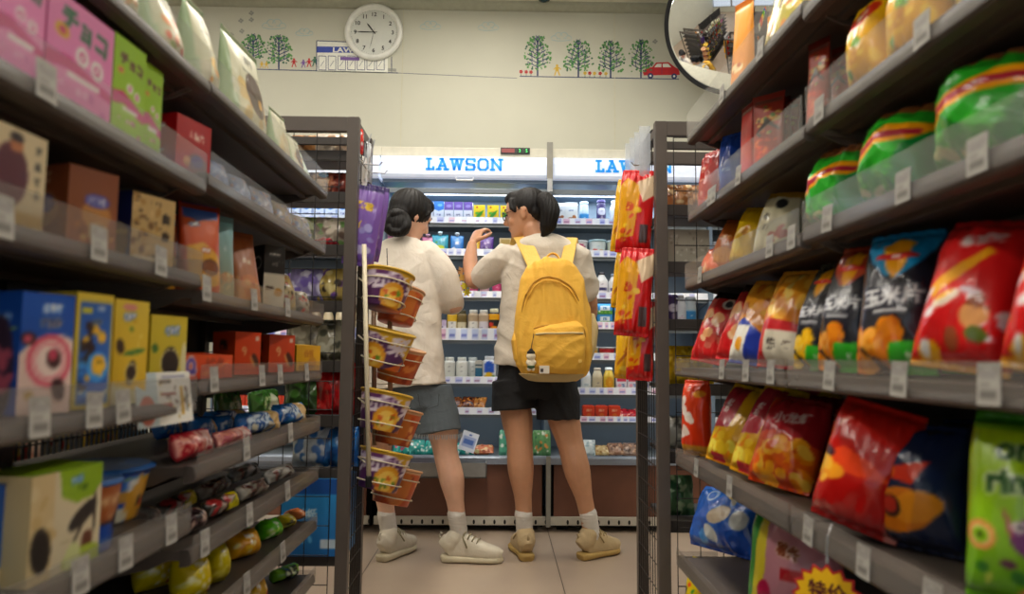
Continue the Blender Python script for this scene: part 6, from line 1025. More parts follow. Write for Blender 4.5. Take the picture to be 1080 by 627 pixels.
MB().tube([(.0, -.02, .0), (.0, .17, .0)], .003, 6).tube([(0, .03, .0), (.01, .032, .05), (.02, .04, .1)], .0018, 5).tube([(0, .10, .0), (.01, .102, .05), (.02, .1, .1)], .0018, 5).build('hook_bar', CHROME, t)
for i, (u, v, Y, c) in enumerate([(379, 135, 2.14, 'c83028'), (383, 165, 2.2, 'd8d4d0'), (388, 150, 2.26, 'c8ccd0')]):
    hang(u, v, Y, .05, .08 if i == 0 else .13, .02, c, [('n', i, 8, .1, .1, .9, .9, .15, ['e8e4e0', '9a9a9a', c])], ['small red packet hanging at the top of the end rack side', 'small white packet hanging at the top of the end rack side', 'small silver packet hanging behind the white one'][i], 9+i, 70)
# cup noodles in a hanging ring rack
CRX = .43
nr = empty('cup_noodle_rack', (-.34, 2.19, .55)); tag(nr, 'cream wire rack of rings hooked on the end rack side, holding cup noodles', 'rack')
CREAMW2 = mat('cream coated wire', 'd8ccae', .4, 0, .03)
def nrb(): return MB()
top_ = at(384, 258, 2.12); bot_ = at(389, 503, 2.12)
loc = lambda p: (p[0]+.34, p[1]-2.19, p[2]-.55)
MB().tube([loc(top_), loc(bot_)], .007, 10).build('pole', CREAMW2, nr, True)
MB().lathe([(.009, -.03), (.01, -.02), (.01, .0), (.004, .004)], 10, loc(bot_)).build('foot', BLACKM, nr)
for u in (394, 411):
    a, b_ = at(u, 325, 2.33), at(u+1, 470, 2.33); MB().tube([loc(a), loc(b_)], .008, 8).build('strut', mat('tan plastic strut', 'b08a68', .5), nr, True)
PRP, NYE = '5a2f5e', 'd8ac28'
def cup_art(seed, kind):
    if kind == 'p': return [('g', '4a2650', '5f3262'), ('p', [(.50, 1), (.86, 1), (.86, .2), (.66, .62)], NYE), ('t', '老坛酸菜', .46, .74, .16, 'e0d4dc', 0), ('r', .30, .58, .37, .92, 'c8b8cc'), ('e', .52, .28, .10, .09, 'd89a2c'), ('e', .52, .28, .07, .06, 'e8c060'), ('n', seed, 12, .42, .12, .62, .42, .018, ['c8601c', 'e8d070', '6a8a2c']), ('p', [(.62, .0), (.8, 0), (.8, .3)], 'c8641c'), ('r', 0, .93, 1, 1, 'c8a02a')]
    return [('g', 'a84a20', 'c8622c'), ('n', seed, 40, .05, .1, .95, .9, .03, ['d8884a', '8a3418', 'e8a868', 'b8501c']), ('e', .5, .5, .10, .12, 'c87a3c'), ('r', 0, .93, 1, 1, 'd8b090')]
def noodle_cup(kind, seed):
    R, h = .081, .118; t = empty('noodle_cup'); A = art(2*math.pi*R, h, '4a2650' if kind == 'p' else 'a84a20', cup_art(seed, kind), 620)
    b = wrapped([(R*.70, 0), (R*.72, .004), (R*.95, h*.93), (R*.965, h*.94)], A, 56, CARD, 'body', z1=h*.95); b.parent = t
    MB().lathe([(R*.95, h*.93), (R, h*.94), (R*1.01, h*.97), (R*.985, h), (R*.94, h*1.0), (R*.92, h*.985), (.0005, h*.985)], 48).build('lid', mat('noodle lid yellow' if kind == 'p' else 'noodle lid tan', 'c8a02c' if kind == 'p' else 'c89468', .4), t, True); return t
tiers = [(407, 307, 12), (407, 368, 13), (404, 434, 12), (403, 496, 14)]
for i, (u, v, tilt) in enumerate(tiers):
    for j, kind in enumerate(('p', 'o')):
        Y = 2.19+(.17 if j else 0); cen = at(u+(13 if j else 0), v+(16 if j else 0), Y); c = noodle_cup(kind, 3+i*5+j)
        c.rotation_euler = Euler((math.radians(-5), math.radians(tilt), math.radians([25, -30, 14, 20][i])), 'XYZ'); M = c.rotation_euler.to_matrix(); c.location = cen-M@Vector((0, 0, .059))
        tag(c, (['purple and yellow noodle cup in the topmost ring', 'purple and yellow noodle cup in the second ring from the top', 'purple and yellow noodle cup in the third ring from the top', 'purple and yellow noodle cup in the lowest ring'] if not j else ['orange noodle cup behind the topmost purple one', 'orange noodle cup behind the second purple one', 'orange noodle cup behind the third purple one', 'orange noodle cup behind the lowest purple one'])[i], 'noodle cup', 'cup noodles in the ring rack')
        for k, (hz, rr) in enumerate(((.083, .0765), (.022, .0668))):
            b = MB(); pts = [Vector((rr*math.cos(a), rr*math.sin(a), hz)) for a in [2*math.pi*q/28 for q in range(29)]]; pts = [c.location+M@p_ for p_ in pts]; b.tube([loc(p_) for p_ in pts], .0022, 6); b.build('ring', CREAMW2, nr, True)
    MB().tube([loc(at(385, v-8, 2.13)), loc(at(378, v-14, 2.18))], .0025, 6).build('bracket', CREAMW2, nr)
MB().tube([loc(at(408, 262, 2.2)), loc(at(409, 292, 2.2))], .0015, 5).build('cord', INK, nr)

# ------------------------------------------------------------------ red and yellow packs hanging on the chip end rack
RY = [('g', 'b81c1c', 'c8282a'), ('p', [(.0, .15), (.5, .2), (.62, .8), (.2, .9), (0, .8)], 'dca01e'), ('t', '锅巴', .3, .55, .14, 'b02018', 80), ('p', [(.5, .85), (1, .95), (1, .7), (.7, .6)], 'e8d0b0'), ('r', .66, .12, .9, .34, '4a3a3a'), ('n', 4, 8, .1, .1, .6, .6, .09, ['e8c040', 'c8501c'])]
YR = [('g', 'd8a418', 'e4b82c'), ('t', '锅巴', .5, .55, .16, 'a8541c', 60), ('p', [(.1, .3), (.8, .7), (.8, .62), (.1, .22)], 'a8641c'), ('e', .5, .2, .3, .1, 'eac850')]
for i, (u, v, Y, w, h, bg, ops, rz, roll, lab) in enumerate([(674, 180, 2.16, .11, .26, 'b81c1c', RY, -16, 5, 'red snack pack with a yellow stripe, top one hanging on the end rack'), (665, 190, 2.28, .09, .24, 'd8a418', YR, -16, 6, 'yellow snack pack hanging behind the top red one'),
      (673, 262, 2.14, .11, .27, 'b81c1c', RY, -16, 5, 'red snack pack hanging in the middle of the end rack side'), (662, 266, 2.34, .08, .19, 'd8a418', YR, -16, 6, 'yellow snack pack hanging in the middle, behind the red one'),
      (678, 318, 2.19, .085, .245, 'b81c1c', RY, -16, 3, 'red snack pack, lowest of the red ones on the end rack side'), (663, 345, 2.32, .08, .17, 'd8a418', YR, -16, 3, 'yellow snack pack, lowest one hanging on the end rack side')]): hang(u, v, Y, w, h, .045, bg, ops, lab, 30+i, rz, roll, s=1)
t = empty('bag_hook', (.46, 2.13, 1.5)); tag(t, 'clear plastic strip and hooks above the red packs on the end rack', 'hook')
for z_ in (0, -.2, -.36):
    for y in (.03, .15, .2): prong(t, 0, y, z_-.02, -1, .05)
for i, y in enumerate((.02, .08, .14, .2)): MB().box(-.035-.004*i, y, -.06, -.0, y+.004, .10, ch=.001).build('clear_header', WRAP, t)
MB().tube([(0, 0, .08), (0, .28, .08)], .003, 6).tube([(0, 0, -.02), (0, .28, -.02)], .003, 6).tube([(0, 0, -.22), (0, .28, -.22)], .003, 6).tube([(0, 0, -.38), (0, .28, -.38)], .003, 6).build('hook_bar', WIRE, t)
# ------------------------------------------------------------------ the two shoppers: solid lofts fused into one surface
class Loft:
    def __init__(s): s.v, s.f = [], []
    def ring(s, c, t, rx, ry, side, n, e=2.0):
        t = t.normalized(); a = (side-t*side.dot(t)).normalized(); b = t.cross(a); o = []
        for k in range(n):
            q = 2*math.pi*k/n; cx, sx = math.cos(q), math.sin(q); o.append(c+a*(rx*math.copysign(abs(cx)**(2/e), cx))+b*(ry*math.copysign(abs(sx)**(2/e), sx)))
        return o
    def add(s, path, side=(1, 0, 0), n=20, e=2.0, fixed=None):
        """path: (point, rx, ry); closed at both ends"""
        P = [Vector(p[0]) for p in path]; side = Vector(side); base = len(s.v); m = len(path)
        for i, (p, rx, ry) in enumerate(path):
            t = Vector(fixed) if fixed else (P[min(i+1, m-1)]-P[max(i-1, 0)]); s.v += s.ring(P[i], t, rx, ry, side, n, e)
        for i in range(m-1): s.f += [(base+i*n+k, base+i*n+(k+1) % n, base+(i+1)*n+(k+1) % n, base+(i+1)*n+k) for k in range(n)]
        s.f += [tuple(base+k for k in range(n))[::-1], tuple(base+(m-1)*n+k for k in range(n))]; return s
    def limb(s, pts, rads, side=(1, 0, 0), k=5, n=16):
        """a smooth tapering limb through pts, rounded at both ends"""
        P = [Vector(p) for p in pts]; out = []
        R = [(r, r) if not isinstance(r, tuple) else r for r in rads]
        for i in range(len(P)-1):
            p0, p1, p2, p3 = P[max(i-1, 0)], P[i], P[i+1], P[min(i+2, len(P)-1)]
            for j in range(k):
                t = j/k; q = .5*((2*p1)+(p2-p0)*t+(2*p0-5*p1+4*p2-p3)*t*t+(3*p1-p0-3*p2+p3)*t**3); tt = t*t*(3-2*t); out.append((q, R[i][0]*(1-tt)+R[i+1][0]*tt, R[i][1]*(1-tt)+R[i+1][1]*tt))
        out.append((P[-1], *R[-1])); d0 = (out[0][0]-out[1][0]).normalized(); d1 = (out[-1][0]-out[-2][0]).normalized(); a, b = out[0], out[-1]
        pre = [(a[0]+d0*a[1]*q, a[1]*w, a[2]*w) for q, w in ((.85, .35), (.5, .8))]; post = [(b[0]+d1*b[1]*q, b[1]*w, b[2]*w) for q, w in ((.5, .8), (.85, .35))]
        return s.add(pre+out+post, side, n)
    def ball(s, c, rx, ry, rz, rot=None, n=14):
        M = rot.to_matrix() if rot else Matrix.Identity(3); base = len(s.v); c = Vector(c)
        for i in range(n+1):
            ph = math.pi*(.02+.96*i/n)
            for k in range(n): q = 2*math.pi*k/n; s.v.append(c+M@Vector((rx*math.sin(ph)*math.cos(q), ry*math.sin(ph)*math.sin(q), -rz*math.cos(ph))))
        for i in range(n): s.f += [(base+i*n+k, base+i*n+(k+1) % n, base+(i+1)*n+(k+1) % n, base+(i+1)*n+k) for k in range(n)]
        s.f += [tuple(base+k for k in range(n))[::-1], tuple(base+n*n+k for k in range(n))]; return s
    def fuse(s, name, m, parent, voxel=.005, smooth=4, disp=None, sub=0, origin=None):
        me = bpy.data.meshes.new(name); me.from_pydata([tuple(v) for v in s.v], [], s.f)
        bm = bmesh.new(); bm.from_mesh(me); bmesh.ops.recalc_face_normals(bm, faces=bm.faces[:]); bm.to_mesh(me); bm.free()
        o = bpy.data.objects.new('t', me); COL.objects.link(o); r = o.modifiers.new('r', 'REMESH'); r.mode = 'VOXEL'; r.voxel_size = voxel
        sm = o.modifiers.new('s', 'SMOOTH'); sm.factor = .5; sm.iterations = smooth
        dg = bpy.context.evaluated_depsgraph_get(); new = bpy.data.meshes.new_from_object(o.evaluated_get(dg)); bpy.data.objects.remove(o); new.name = name
        if disp:
            n = len(new.vertices); co = np.zeros(n*3); no = np.zeros(n*3); new.vertices.foreach_get('co', co); new.vertex_normals.foreach_get('vector', no); co = co.reshape(-1, 3); no = no.reshape(-1, 3)
            new.vertices.foreach_set('co', (co+no*disp(co, no)[:, None]).ravel()); new.update()
        if parent is not None:
            org, q_ = np.zeros(3), parent
            while q_ is not None: org = org+np.array(q_.location); q_ = q_.parent
            n = len(new.vertices); co = np.zeros(n*3); new.vertices.foreach_get('co', co); new.vertices.foreach_set('co', (co.reshape(-1, 3)-org).ravel())
        new.materials.clear(); return link(name, new, m, parent, True)
def skin_mat(name, col, sub):
    m = mat(name, col, .5, 0, .05, 25, .05); b = m.node_tree.nodes['Principled BSDF']; b.inputs['Subsurface Weight'].default_value = .15; b.inputs['Subsurface Radius'].default_value = (.02, .008, .004); return m
def folds(seed, amp, dirs):
    rn = random.Random(seed); ws = [(rn.uniform(0, 6.28), rn.uniform(.8, 1.3), rn.choice(dirs)) for _ in range(7)]
    def f(co, no):
        d = 0
        for ph, k, (fx, fy, fz) in ws:
            a = (co[:, 0]*fx+co[:, 1]*fy+co[:, 2]*fz)*k; d = d+(1-np.abs(np.sin(a+ph+1.2*np.sin(a*.37+ph*2)+np.sin(co[:, 0]*17+co[:, 2]*13)*.9))**.8-.4)
        return d*amp/2.6
    return f
def cloth(name, col, rough=.85, weave=700, var=.04):
    m = mat(name, col, rough, 0, var, 9); nt = m.node_tree; w = nt.nodes.new('ShaderNodeTexNoise'); w.inputs['Scale'].default_value = weave; tc = nt.nodes.new('ShaderNodeTexCoord'); nt.links.new(tc.outputs['Object'], w.inputs['Vector'])
    n2 = nt.nodes.new('ShaderNodeTexNoise'); n2.inputs['Scale'].default_value = 16; n2.inputs['Detail'].default_value = 4; n2.inputs['Distortion'].default_value = 1.2; nt.links.new(tc.outputs['Object'], n2.inputs['Vector'])
    b1 = nt.nodes.new('ShaderNodeBump'); b1.inputs['Strength'].default_value = .25; b1.inputs['Distance'].default_value = .0006; nt.links.new(w.outputs['Fac'], b1.inputs['Height'])
    b2 = nt.nodes.new('ShaderNodeBump'); b2.inputs['Strength'].default_value = .5; b2.inputs['Distance'].default_value = .01; nt.links.new(n2.outputs['Fac'], b2.inputs['Height']); nt.links.new(b1.outputs[0], b2.inputs['Normal'])
    nt.links.new(b2.outputs[0], nt.nodes['Principled BSDF'].inputs['Normal']); return m
HAIR = mat('black brown hair', '100c0b', .55, 0, .25, 60, .5, spec=.3); n_ = HAIR.node_tree.nodes['Noise Texture']
mp_ = HAIR.node_tree.nodes.new('ShaderNodeMapping'); mp_.inputs['Scale'].default_value = (4, 4, .6); HAIR.node_tree.links.new(HAIR.node_tree.nodes['Texture Coordinate'].outputs['Object'], mp_.inputs[0]); HAIR.node_tree.links.new(mp_.outputs[0], n_.inputs['Vector'])
SOCK = cloth('white sock knit', 'cfc9c0', .9, 400)
def head_parts(L, c, yaw, pitch, roll=0, k=1.0):
    """adds a head with a face to the loft; c: middle of the head; returns the placing matrix. The face looks along local +y"""
    M = Matrix.Translation(c) @ (Matrix.Rotation(yaw, 4, 'Z') @ Matrix.Rotation(pitch, 4, 'X') @ Matrix.Rotation(roll, 4, 'Y'))
    rings = [(-.112, .050, .016, .014), (-.104, .046, .034, .032), (-.085, .030, .047, .052), (-.06, .014, .056, .072), (-.03, .004, .063, .086), (0, 0, .068, .093), (.035, -.003, .072, .097), (.065, -.007, .068, .090), (.09, -.010, .053, .070), (.105, -.012, .030, .040), (.111, -.012, .010, .012)]
    X = M.to_3x3()@Vector((1, 0, 0)); L.add([(M@Vector((0, y*k, z*k)), rx*k, ry*k) for z, y, rx, ry in rings], X, 24, fixed=M.to_3x3()@Vector((0, 0, 1)))
    P = lambda x, y, z: M@Vector((x*k, y*k, z*k)); R = M.to_euler()
    L.ball(P(0, .098, -.028), .011*k, .017*k, .013*k, R); L.add([(P(0, .086, .012), .006*k, .008*k), (P(0, .100, -.012), .008*k, .010*k), (P(0, .106, -.03), .010*k, .010*k)], X, 10)
    L.ball(P(0, .080, -.058), .020*k, .010*k, .005*k, R); L.ball(P(0, .077, -.067), .017*k, .010*k, .005*k, R); L.ball(P(0, .068, -.092), .018*k, .018*k, .014*k, R)
    for s in (-1, 1):
        L.ball(P(s*.030, .076, .018), .020*k, .014*k, .006*k, R); L.ball(P(s*.036, .058, -.03), .020*k, .020*k, .022*k, R)
        L.ball(P(s*.070, -.004, -.008), .007*k, .016*k, .029*k, R); L.ball(P(s*.074, -.010, .006), .006*k, .016*k, .014*k, R)
    return M
def face_details(M, k, par, lips):
    P = lambda x, y, z: M@Vector((x*k, y*k, z*k)); R = M.to_euler()
    for s in (-1, 1):
        l = Loft().ball(P(s*.030, .083, .004), .011*k, .006*k, .005*k, R); l.fuse('eye', mat('dark eye', '1a1412', .2), par, .0015, 1)
        l = Loft().add([(P(s*.014, .094, .027), .003, .002), (P(s*.03, .090, .031), .004, .0025), (P(s*.046, .078, .026), .002, .002)], (0, 0, 1), 8); l.fuse('eyebrow', HAIR, par, .0016, 1)
    l = Loft().add([(P(-.018, .084, -.060), .002, .002), (P(-.008, .0895, -.060), .0045, .003), (P(.008, .0895, -.060), .0045, .003), (P(.018, .084, -.060), .002, .002)], (0, 0, 1), 8); l.fuse('lips', lips, par, .0015, 1)
def hand_parts(L, w, d, up, size=.17, curl=.5, thumb=1):
    """w: wrist, d: where the fingers point, up: back of the hand, thumb: side of the thumb"""
    d = Vector(d).normalized(); up = Vector(up); up = (up-d*up.dot(d)).normalized(); s = d.cross(up)*thumb; w = Vector(w); k = size/.17
    L.add([(w-d*.015*k, .023*k, .017*k), (w+d*.01*k, .025*k, .016*k), (w+d*.04*k, .037*k, .015*k), (w+d*.075*k, .039*k, .013*k), (w+d*.09*k, .034*k, .009*k)], s, 16)
    for off, ln, r, cx in ((.030, .064, .0082, 1.0), (.011, .074, .0086, .9), (-.008, .069, .0082, 1.0), (-.027, .055, .0072, 1.15)):
        p = w+d*.078*k+s*off*k; pts = [p]; dd = d+s*off*1.2
        a = 0
        for seg in (.45, .32, .23):
            a += curl*.55*cx; q = (dd*math.cos(a)-up*math.sin(a)).normalized(); p = p+q*ln*seg*k; pts.append(p)
        L.limb(pts, [r*k*1.05, r*k, r*k*.9, r*k*.75], s, 3, 10)
    p = w+d*.022*k+s*.026*k; t1 = p+(d*.55+s*.75-up*.25).normalized()*.036*k; t2 = t1+(d*.8+s*.35-up*.35).normalized()*.028*k; t3 = t2+(d*.9-up*.4).normalized()*.022*k
    L.limb([p, t1, t2, t3], [.013*k, .0108*k, .0098*k, .0078*k], up, 3, 10)
def shoe(par, heel, yaw, Ln, col, solec, lacec, nm='shoe'):
    """heel: back of the heel on the floor; yaw: where the toe points, from +x"""
    c, s = math.cos(yaw), math.sin(yaw); F_ = lambda x, y, z: Vector((heel[0]+c*x-s*y, heel[1]+s*x+c*y, heel[2]+z))
    out = [(0, .0, .028), (.08, 0, .036), (.25, -.002, .036), (.45, .0, .036), (.68, .004, .047), (.85, .006, .046), (.96, .004, .034), (1.0, .002, .018)]
    L = Loft(); side = (-s, c, 0)
    L.add([(F_(-.004, 0, .014), .018, .012)]+[(F_(x*Ln, y, .016), w, .015+.003*math.exp(-x*8)) for x, y, w in out]+[(F_(Ln+.008, .002, .018), .008, .009)], side, 20, 3.2)
    sole = L.fuse('shoe_sole', solec, None, .0035, 3)
    U = Loft(); hts = [(0.03, .030, .055, .020), (.08, .034, .076, .031), (.2, .036, .082, .033), (.34, .038, .080, .033), (.46, .040, .070, .034), (.6, .042, .054, .040), (.78, .042, .040, .041), (.92, .036, .030, .032), (1.0, .024, .018, .016)]
    U.add([(F_(x*Ln+.002, .002*x, .02+h*.56), w, h*.56+.012) for x, z, h, w in hts], side, 24, 2.4)
    U.limb([F_(.14*Ln, 0, .075), F_(.22*Ln, 0, .108)], [(.042, .040), (.042, .038)], side, 3, 16)
    U.limb([F_(.32*Ln, 0, .085), F_(.44*Ln, 0, .085)], [(.022, .012), (.020, .010)], side, 3, 12)
    up = U.fuse(nm, col, par, .0035, 3); sole.parent = up; sole.data.transform(Matrix.Translation(-Vector(par.location)))
    la = MB()
    for i in range(4):
        x = (.36+.075*i)*Ln; z = .127-.0095*i
        la.tube([F_(x, -.027, z-.016), F_(x+.008, -.012, z), F_(x+.012, .012, z), F_(x, .027, z-.016)], .0038, 6)
    la.tube([F_(.36*Ln, 0, .131), F_(.34*Ln, .03, .11), F_(.40*Ln, .046, .075)], .0036, 6).tube([F_(.36*Ln, 0, .131), F_(.36*Ln, -.03, .11), F_(.44*Ln, -.046, .07)], .0036, 6)
    la.tube([F_(.36*Ln, 0, .112), F_(.33*Ln, .02, .125), F_(.31*Ln, .032, .105), F_(.36*Ln, 0, .11)], .0028, 6)
    la.v = [tuple(Vector(v)-Vector(par.location)) for v in la.v]; la.build('laces', lacec, up, True)
    pt = MB().tube([F_(-.004, 0, .085), F_(-.014, 0, .11), F_(-.006, 0, .122)], .006, 6); pt.v = [tuple(Vector(v)-Vector(par.location)) for v in pt.v]; pt.build('heel_tab', col, up, True)
def sock(par, pts, rads, m=None):
    L = Loft().limb(pts, rads, k=4); o = L.fuse('sock', m or SOCK, par, .004, 3, folds(3, .0016, [(0, 0, 190), (30, 20, 160)])); return o

# ---------------- the shopper with the hair bun (beside the cup noodles)
YA = 3.14; HA = at(431, 228, YA)
pa = empty('person', (at(432, 500, YA).x, YA, 0)); tag(pa, 'person with a black hair bun, cream T-shirt and grey denim shorts, seen from behind', 'person')
SK1 = skin_mat('fair skin', 'd6a78c', 0); SK2 = skin_mat('warm tan skin', 'be8a68', 0)
A = lambda u, v, y=0: at(u, v, YA+y)
L = Loft(); M = head_parts(L, A(433, 228, .01), math.radians(-52), math.radians(-22), 0, .98)
L.limb([A(430, 242, .0), A(429, 262, .01)], [.046, .05])
# arms
L.limb([A(452, 272, .0), A(472, 318, .02), A(480, 322, .06)], [.045, .038, .036]); L.limb([A(480, 322, .06), A(477, 305, .16), A(473, 286, .24)], [.036, .033, .023])
hand_parts(L, A(473, 285, .25), (-.15, .5, .8), (.9, -.3, 0), .16, .9, -1)
L.limb([A(396, 275, .0), A(392, 320, .04), A(400, 322, .10)], [.045, .038, .036]); L.limb([A(402, 322, .10), A(430, 305, .24), A(452, 295, .3)], [.036, .032, .023]); hand_parts(L, A(454, 294, .31), (.7, .3, .5), (0, -.6, .8), .16, .8, 1)
# trunk and legs
L.add([(A(428, 266, .02), .12, .06), (A(425, 300, .02), .14, .085), (A(425, 350, .02), .12, .075), (A(427, 390, .02), .13, .08), (A(430, 420, .02), .13, .08)], n=24)
knR = A(470, 483, -.0); L.limb([A(455, 432, .01), A(466, 450, .01), A(470, 478, .0), A(476, 503, -.01), A(481, 535, .0), A(484, 562, .02)], [(.070, .072), (.071, .074), (.053, .056), (.055, .058), (.037, .04), (.034, .038)])
L.limb([A(408, 432, .02), A(402, 450, .03), A(400, 478, .05), A(402, 503, .05), A(407, 535, .05), A(410, 560, .06)], [(.068, .072), (.070, .074), (.052, .056), (.054, .058), (.037, .04), (.033, .037)])
body = L.fuse('body', SK1, pa, .005, 4)
face_details(M, .98, body, mat('lip colour', 'b8766a', .5))
# hair: cap, low bun, side lock
L = Loft(); hc = lambda x, y, z: M@Vector((x, y, z)); R = M.to_euler()
L.ball(hc(0, -.014, .026), .083, .100, .096, R, 22); L.ball(hc(0, -.048, -.012), .070, .058, .066, R, 18); L.limb([hc(.058, .035, .06), hc(.070, .045, .03), hc(.073, .040, .01)], [.014, .011, .005])
L.ball(hc(0, .03, .075), .064, .06, .036, R, 18)
def strands(cn, f, amp):
    def g(co, no):
        d = co-np.array(cn); th = np.arctan2(d[:, 0], d[:, 1]); return amp*(np.sin(th*f+6*d[:, 2]*8)+.6*np.sin(th*f*2.3+d[:, 2]*40))
    return g
hair = L.fuse('hair', HAIR, body, .0045, 3, strands(A(433, 228, .01), 26, .0009))
hair.matrix_parent_inverse = Matrix()
L = Loft(); bc = A(419, 236, -.085)
for k in range(5):
    a0 = k*1.25; L.limb([bc+Vector((.042*math.cos(a0+q*.9), .012*math.sin(q*2+k)-.01, .042*math.sin(a0+q*.9))) for q in range(4)], [.014, .022, .022, .014], k=4)
L.ball(bc, .052, .040, .054, None, 16); bun = L.fuse('hair_bun', HAIR, hair, .004, 2, strands(bc, 18, .0012))
for o_ in (hair,): pass
for o_ in list(body.children)+[bun]:
    pass
def fix(o, par):
    """children fused in room coordinates: undo the offset of a nested parent"""
    o.parent = par
# shirt
L = Loft(); CRM1 = cloth('cream T-shirt cotton', 'dcd2c4', .85)
L.add([(A(430, 251, .0), .050, .05), (A(429, 258, .0), .105, .075), (A(427, 268, .0), .152, .092), (A(425, 290, .0), .168, .108), (A(424, 320, .0), .172, .116), (A(424, 350, -.0), .175, .12), (A(425, 380, -.0), .180, .124), (A(426, 402, 0), .184, .128), (A(426.5, 408, 0), .185, .13)], n=40, e=2.3)
L.limb([A(446, 270, .0), A(463, 292, .01), A(470, 312, .04), A(476, 319, .09)], [(.075, .082), (.083, .085), (.079, .078), (.066, .06)], (0, 1, 0), 6, 24)
L.limb([A(405, 270, .0), A(393, 292, .02), A(392, 312, .05), A(396, 320, .10)], [(.075, .082), (.080, .085), (.075, .078), (.062, .06)], (0, 1, 0), 6, 24)
L.fuse('shirt', CRM1, pa, .0055, 3, folds(11, .006, [(22, 0, -14), (-18, 6, 10), (34, 0, -6), (12, 0, 22)]))
sm = MB(); zz = A(426, 404).z; sm.tube([Vector((A(426, 404).x+.187*math.cos(q)-pa.location.x, .0+.131*math.sin(q), zz)) for q in [2*math.pi*i/40 for i in range(41)]], .0022, 5); sm.build('hem_seam', cloth('shirt hem stitching', 'a89c8c'), pa, True)
# denim shorts
L = Loft(); DEN = cloth('grey denim', '565e63', .9, 500, .12)
L.add([(A(429, 395, .01), .158, .10), (A(431, 418, .01), .172, .112), (A(432, 430, .01), .165, .112), (A(433, 436, .01), .14, .1)], n=36, e=2.4)
L.add([(A(455, 408, .01), .088, .095), (A(459, 435, .01), .098, .100), (A(461, 450, .005), .102, .102), (A(462, 457.5, .0), .103, .103)], n=28, e=2.2); L.add([(A(410, 415, .01), .088, .095), (A(407, 435, .01), .096, .100), (A(406, 452, .02), .098, .1)], n=28, e=2.2)
sh = L.fuse('shorts', DEN, pa, .005, 2, folds(5, .004, [(30, 0, 12), (18, 0, -26)]))
b = MB(); rn = random.Random(3); c = A(462, 457.5, 0)
for i in range(70):
    q = 2*math.pi*i/70; p = Vector((c.x+.104*math.cos(q)-pa.location.x, .104*math.sin(q), c.z)); b.tube([p+Vector((0, 0, .004)), p+Vector((rn.uniform(-.004, .004), 0, -.012-rn.uniform(0, .006)))], .0016, 4)
b.build('frayed_fringe', cloth('frayed denim edge', '9aa0a2', .9), sh, False)
b = MB().tube([(A(u, v, -.105).x-pa.location.x, A(u, v, -.105).y-YA, A(u, v, -.105).z) for u, v in ((441, 416), (443, 428), (452, 431), (462, 428), (463, 416))], .0018, 5); b.build('pocket_stitching', cloth('denim seam thread', '3a4044'), sh)
sock(pa, [A(481, 541, .0), A(484, 560, .02), A(485, 572, .02)], [(.040, .043), (.038, .040), (.036, .038)]); sock(pa, [A(407, 541, .05), A(410, 560, .06), A(410, 570, .06)], [(.040, .043), (.038, .040), (.036, .038)])
SHO, SOL, LAC = cloth('off white leather', 'cdc3ae', .6, 300), mat('cream rubber sole', 'c9bd9f', .6), mat('grey cream laces', '8f8568', .8)
shoe(pa, (A(485, 570).x-.075, YA+.015, .0), math.radians(-5), .255, SHO, SOL, LAC)
shoe(pa, (A(410, 570).x-.033, YA+.06-.062, .0), math.radians(62), .245, SHO, SOL, LAC)
# what the bun shopper holds
t = empty('toy_bunch', A(490, 302, .3)); tag(t, 'small yellow star shaped packets held up by the shopper with the hair bun', 'snack toy')
for k, (x, z_, c_) in enumerate([(0, 0, 'd8c81c'), (-.012, .04, 'c89a3a'), (.012, -.03, 'e0d024'), (-.02, .075, 'b8844a'), (.02, .01, 'e8d83c')]):
    pts = [( x+(.024 if q % 2 == 0 else .012)*math.cos(q*math.pi/6+k), z_+(.024 if q % 2 == 0 else .012)*math.sin(q*math.pi/6+k)) for q in range(12)]; MB().prism(pts, 1, -.012+k*.004, .006+k*.004).build('packet', mat('cap '+c_, c_, .4), t)
MB().tube([(-.02, 0, .075), (-.04, 0, .08), (-.06, -.02, .06)], .003, 5).build('string', INK, t)

# ---------------- the shopper with the backpack
YB_ = 3.22; B_ = lambda u, v, y=0: at(u, v, YB_+y)
pb = empty('person', (B_(570, 500).x, YB_, 0)); tag(pb, 'person with a ponytail, glasses, beige T-shirt and black shorts reaching into the chiller', 'person')
L = Loft(); M = head_parts(L, B_(555, 226, .02), math.radians(72), math.radians(-8), 0, 1.0)
L.limb([B_(560, 240, .0), B_(567, 258, -.0)], [.047, .055])
L.limb([B_(537, 272, .0), B_(515, 288, .08), B_(500, 298, .14)], [.045, .040, .036]); L.limb([B_(499, 297, .15), B_(496, 278, .2), B_(498, 258, .24)], [.038, .036, .024])
hand_parts(L, B_(498, 257, .25), (.35, .35, .75), (-.5, -.5, .3), .165, 1.0, 1)
L.limb([B_(608, 272, .0), B_(618, 300, .04), B_(622, 318, .08)], [.045, .040, .036]); L.limb([B_(622, 318, .08), B_(623, 330, .16), B_(620, 336, .24)], [.037, .033, .024]); hand_parts(L, B_(620, 337, .25), (-.2, .8, .25), (.9, .1, .2), .165, 1.0, -1)
L.add([(B_(570, 264, .02), .13, .06), (B_(570, 300, .02), .15, .085), (B_(568, 345, .02), .125, .08), (B_(565, 385, .02), .14, .09), (B_(564, 412, .02), .14, .09)], n=24)
L.limb([B_(541, 418, .02), B_(545, 440, .01), B_(548, 468, -.01), B_(549, 492, -.02), B_(552, 530, -.01), B_(553, 556, .0)], [(.074, .076), (.071, .074), (.058, .060), (.059, .062), (.038, .042), (.034, .038)])
L.limb([B_(588, 420, .02), B_(594, 440, .01), B_(602, 470, .0), B_(608, 494, -.02), B_(617, 530, -.01), B_(622, 556, .0)], [(.074, .076), (.073, .076), (.059, .060), (.060, .062), (.038, .042), (.034, .038)])
body = L.fuse('body', SK2, pb, .005, 4); face_details(M, 1.0, body, mat('lip colour', 'b8766a', .5))
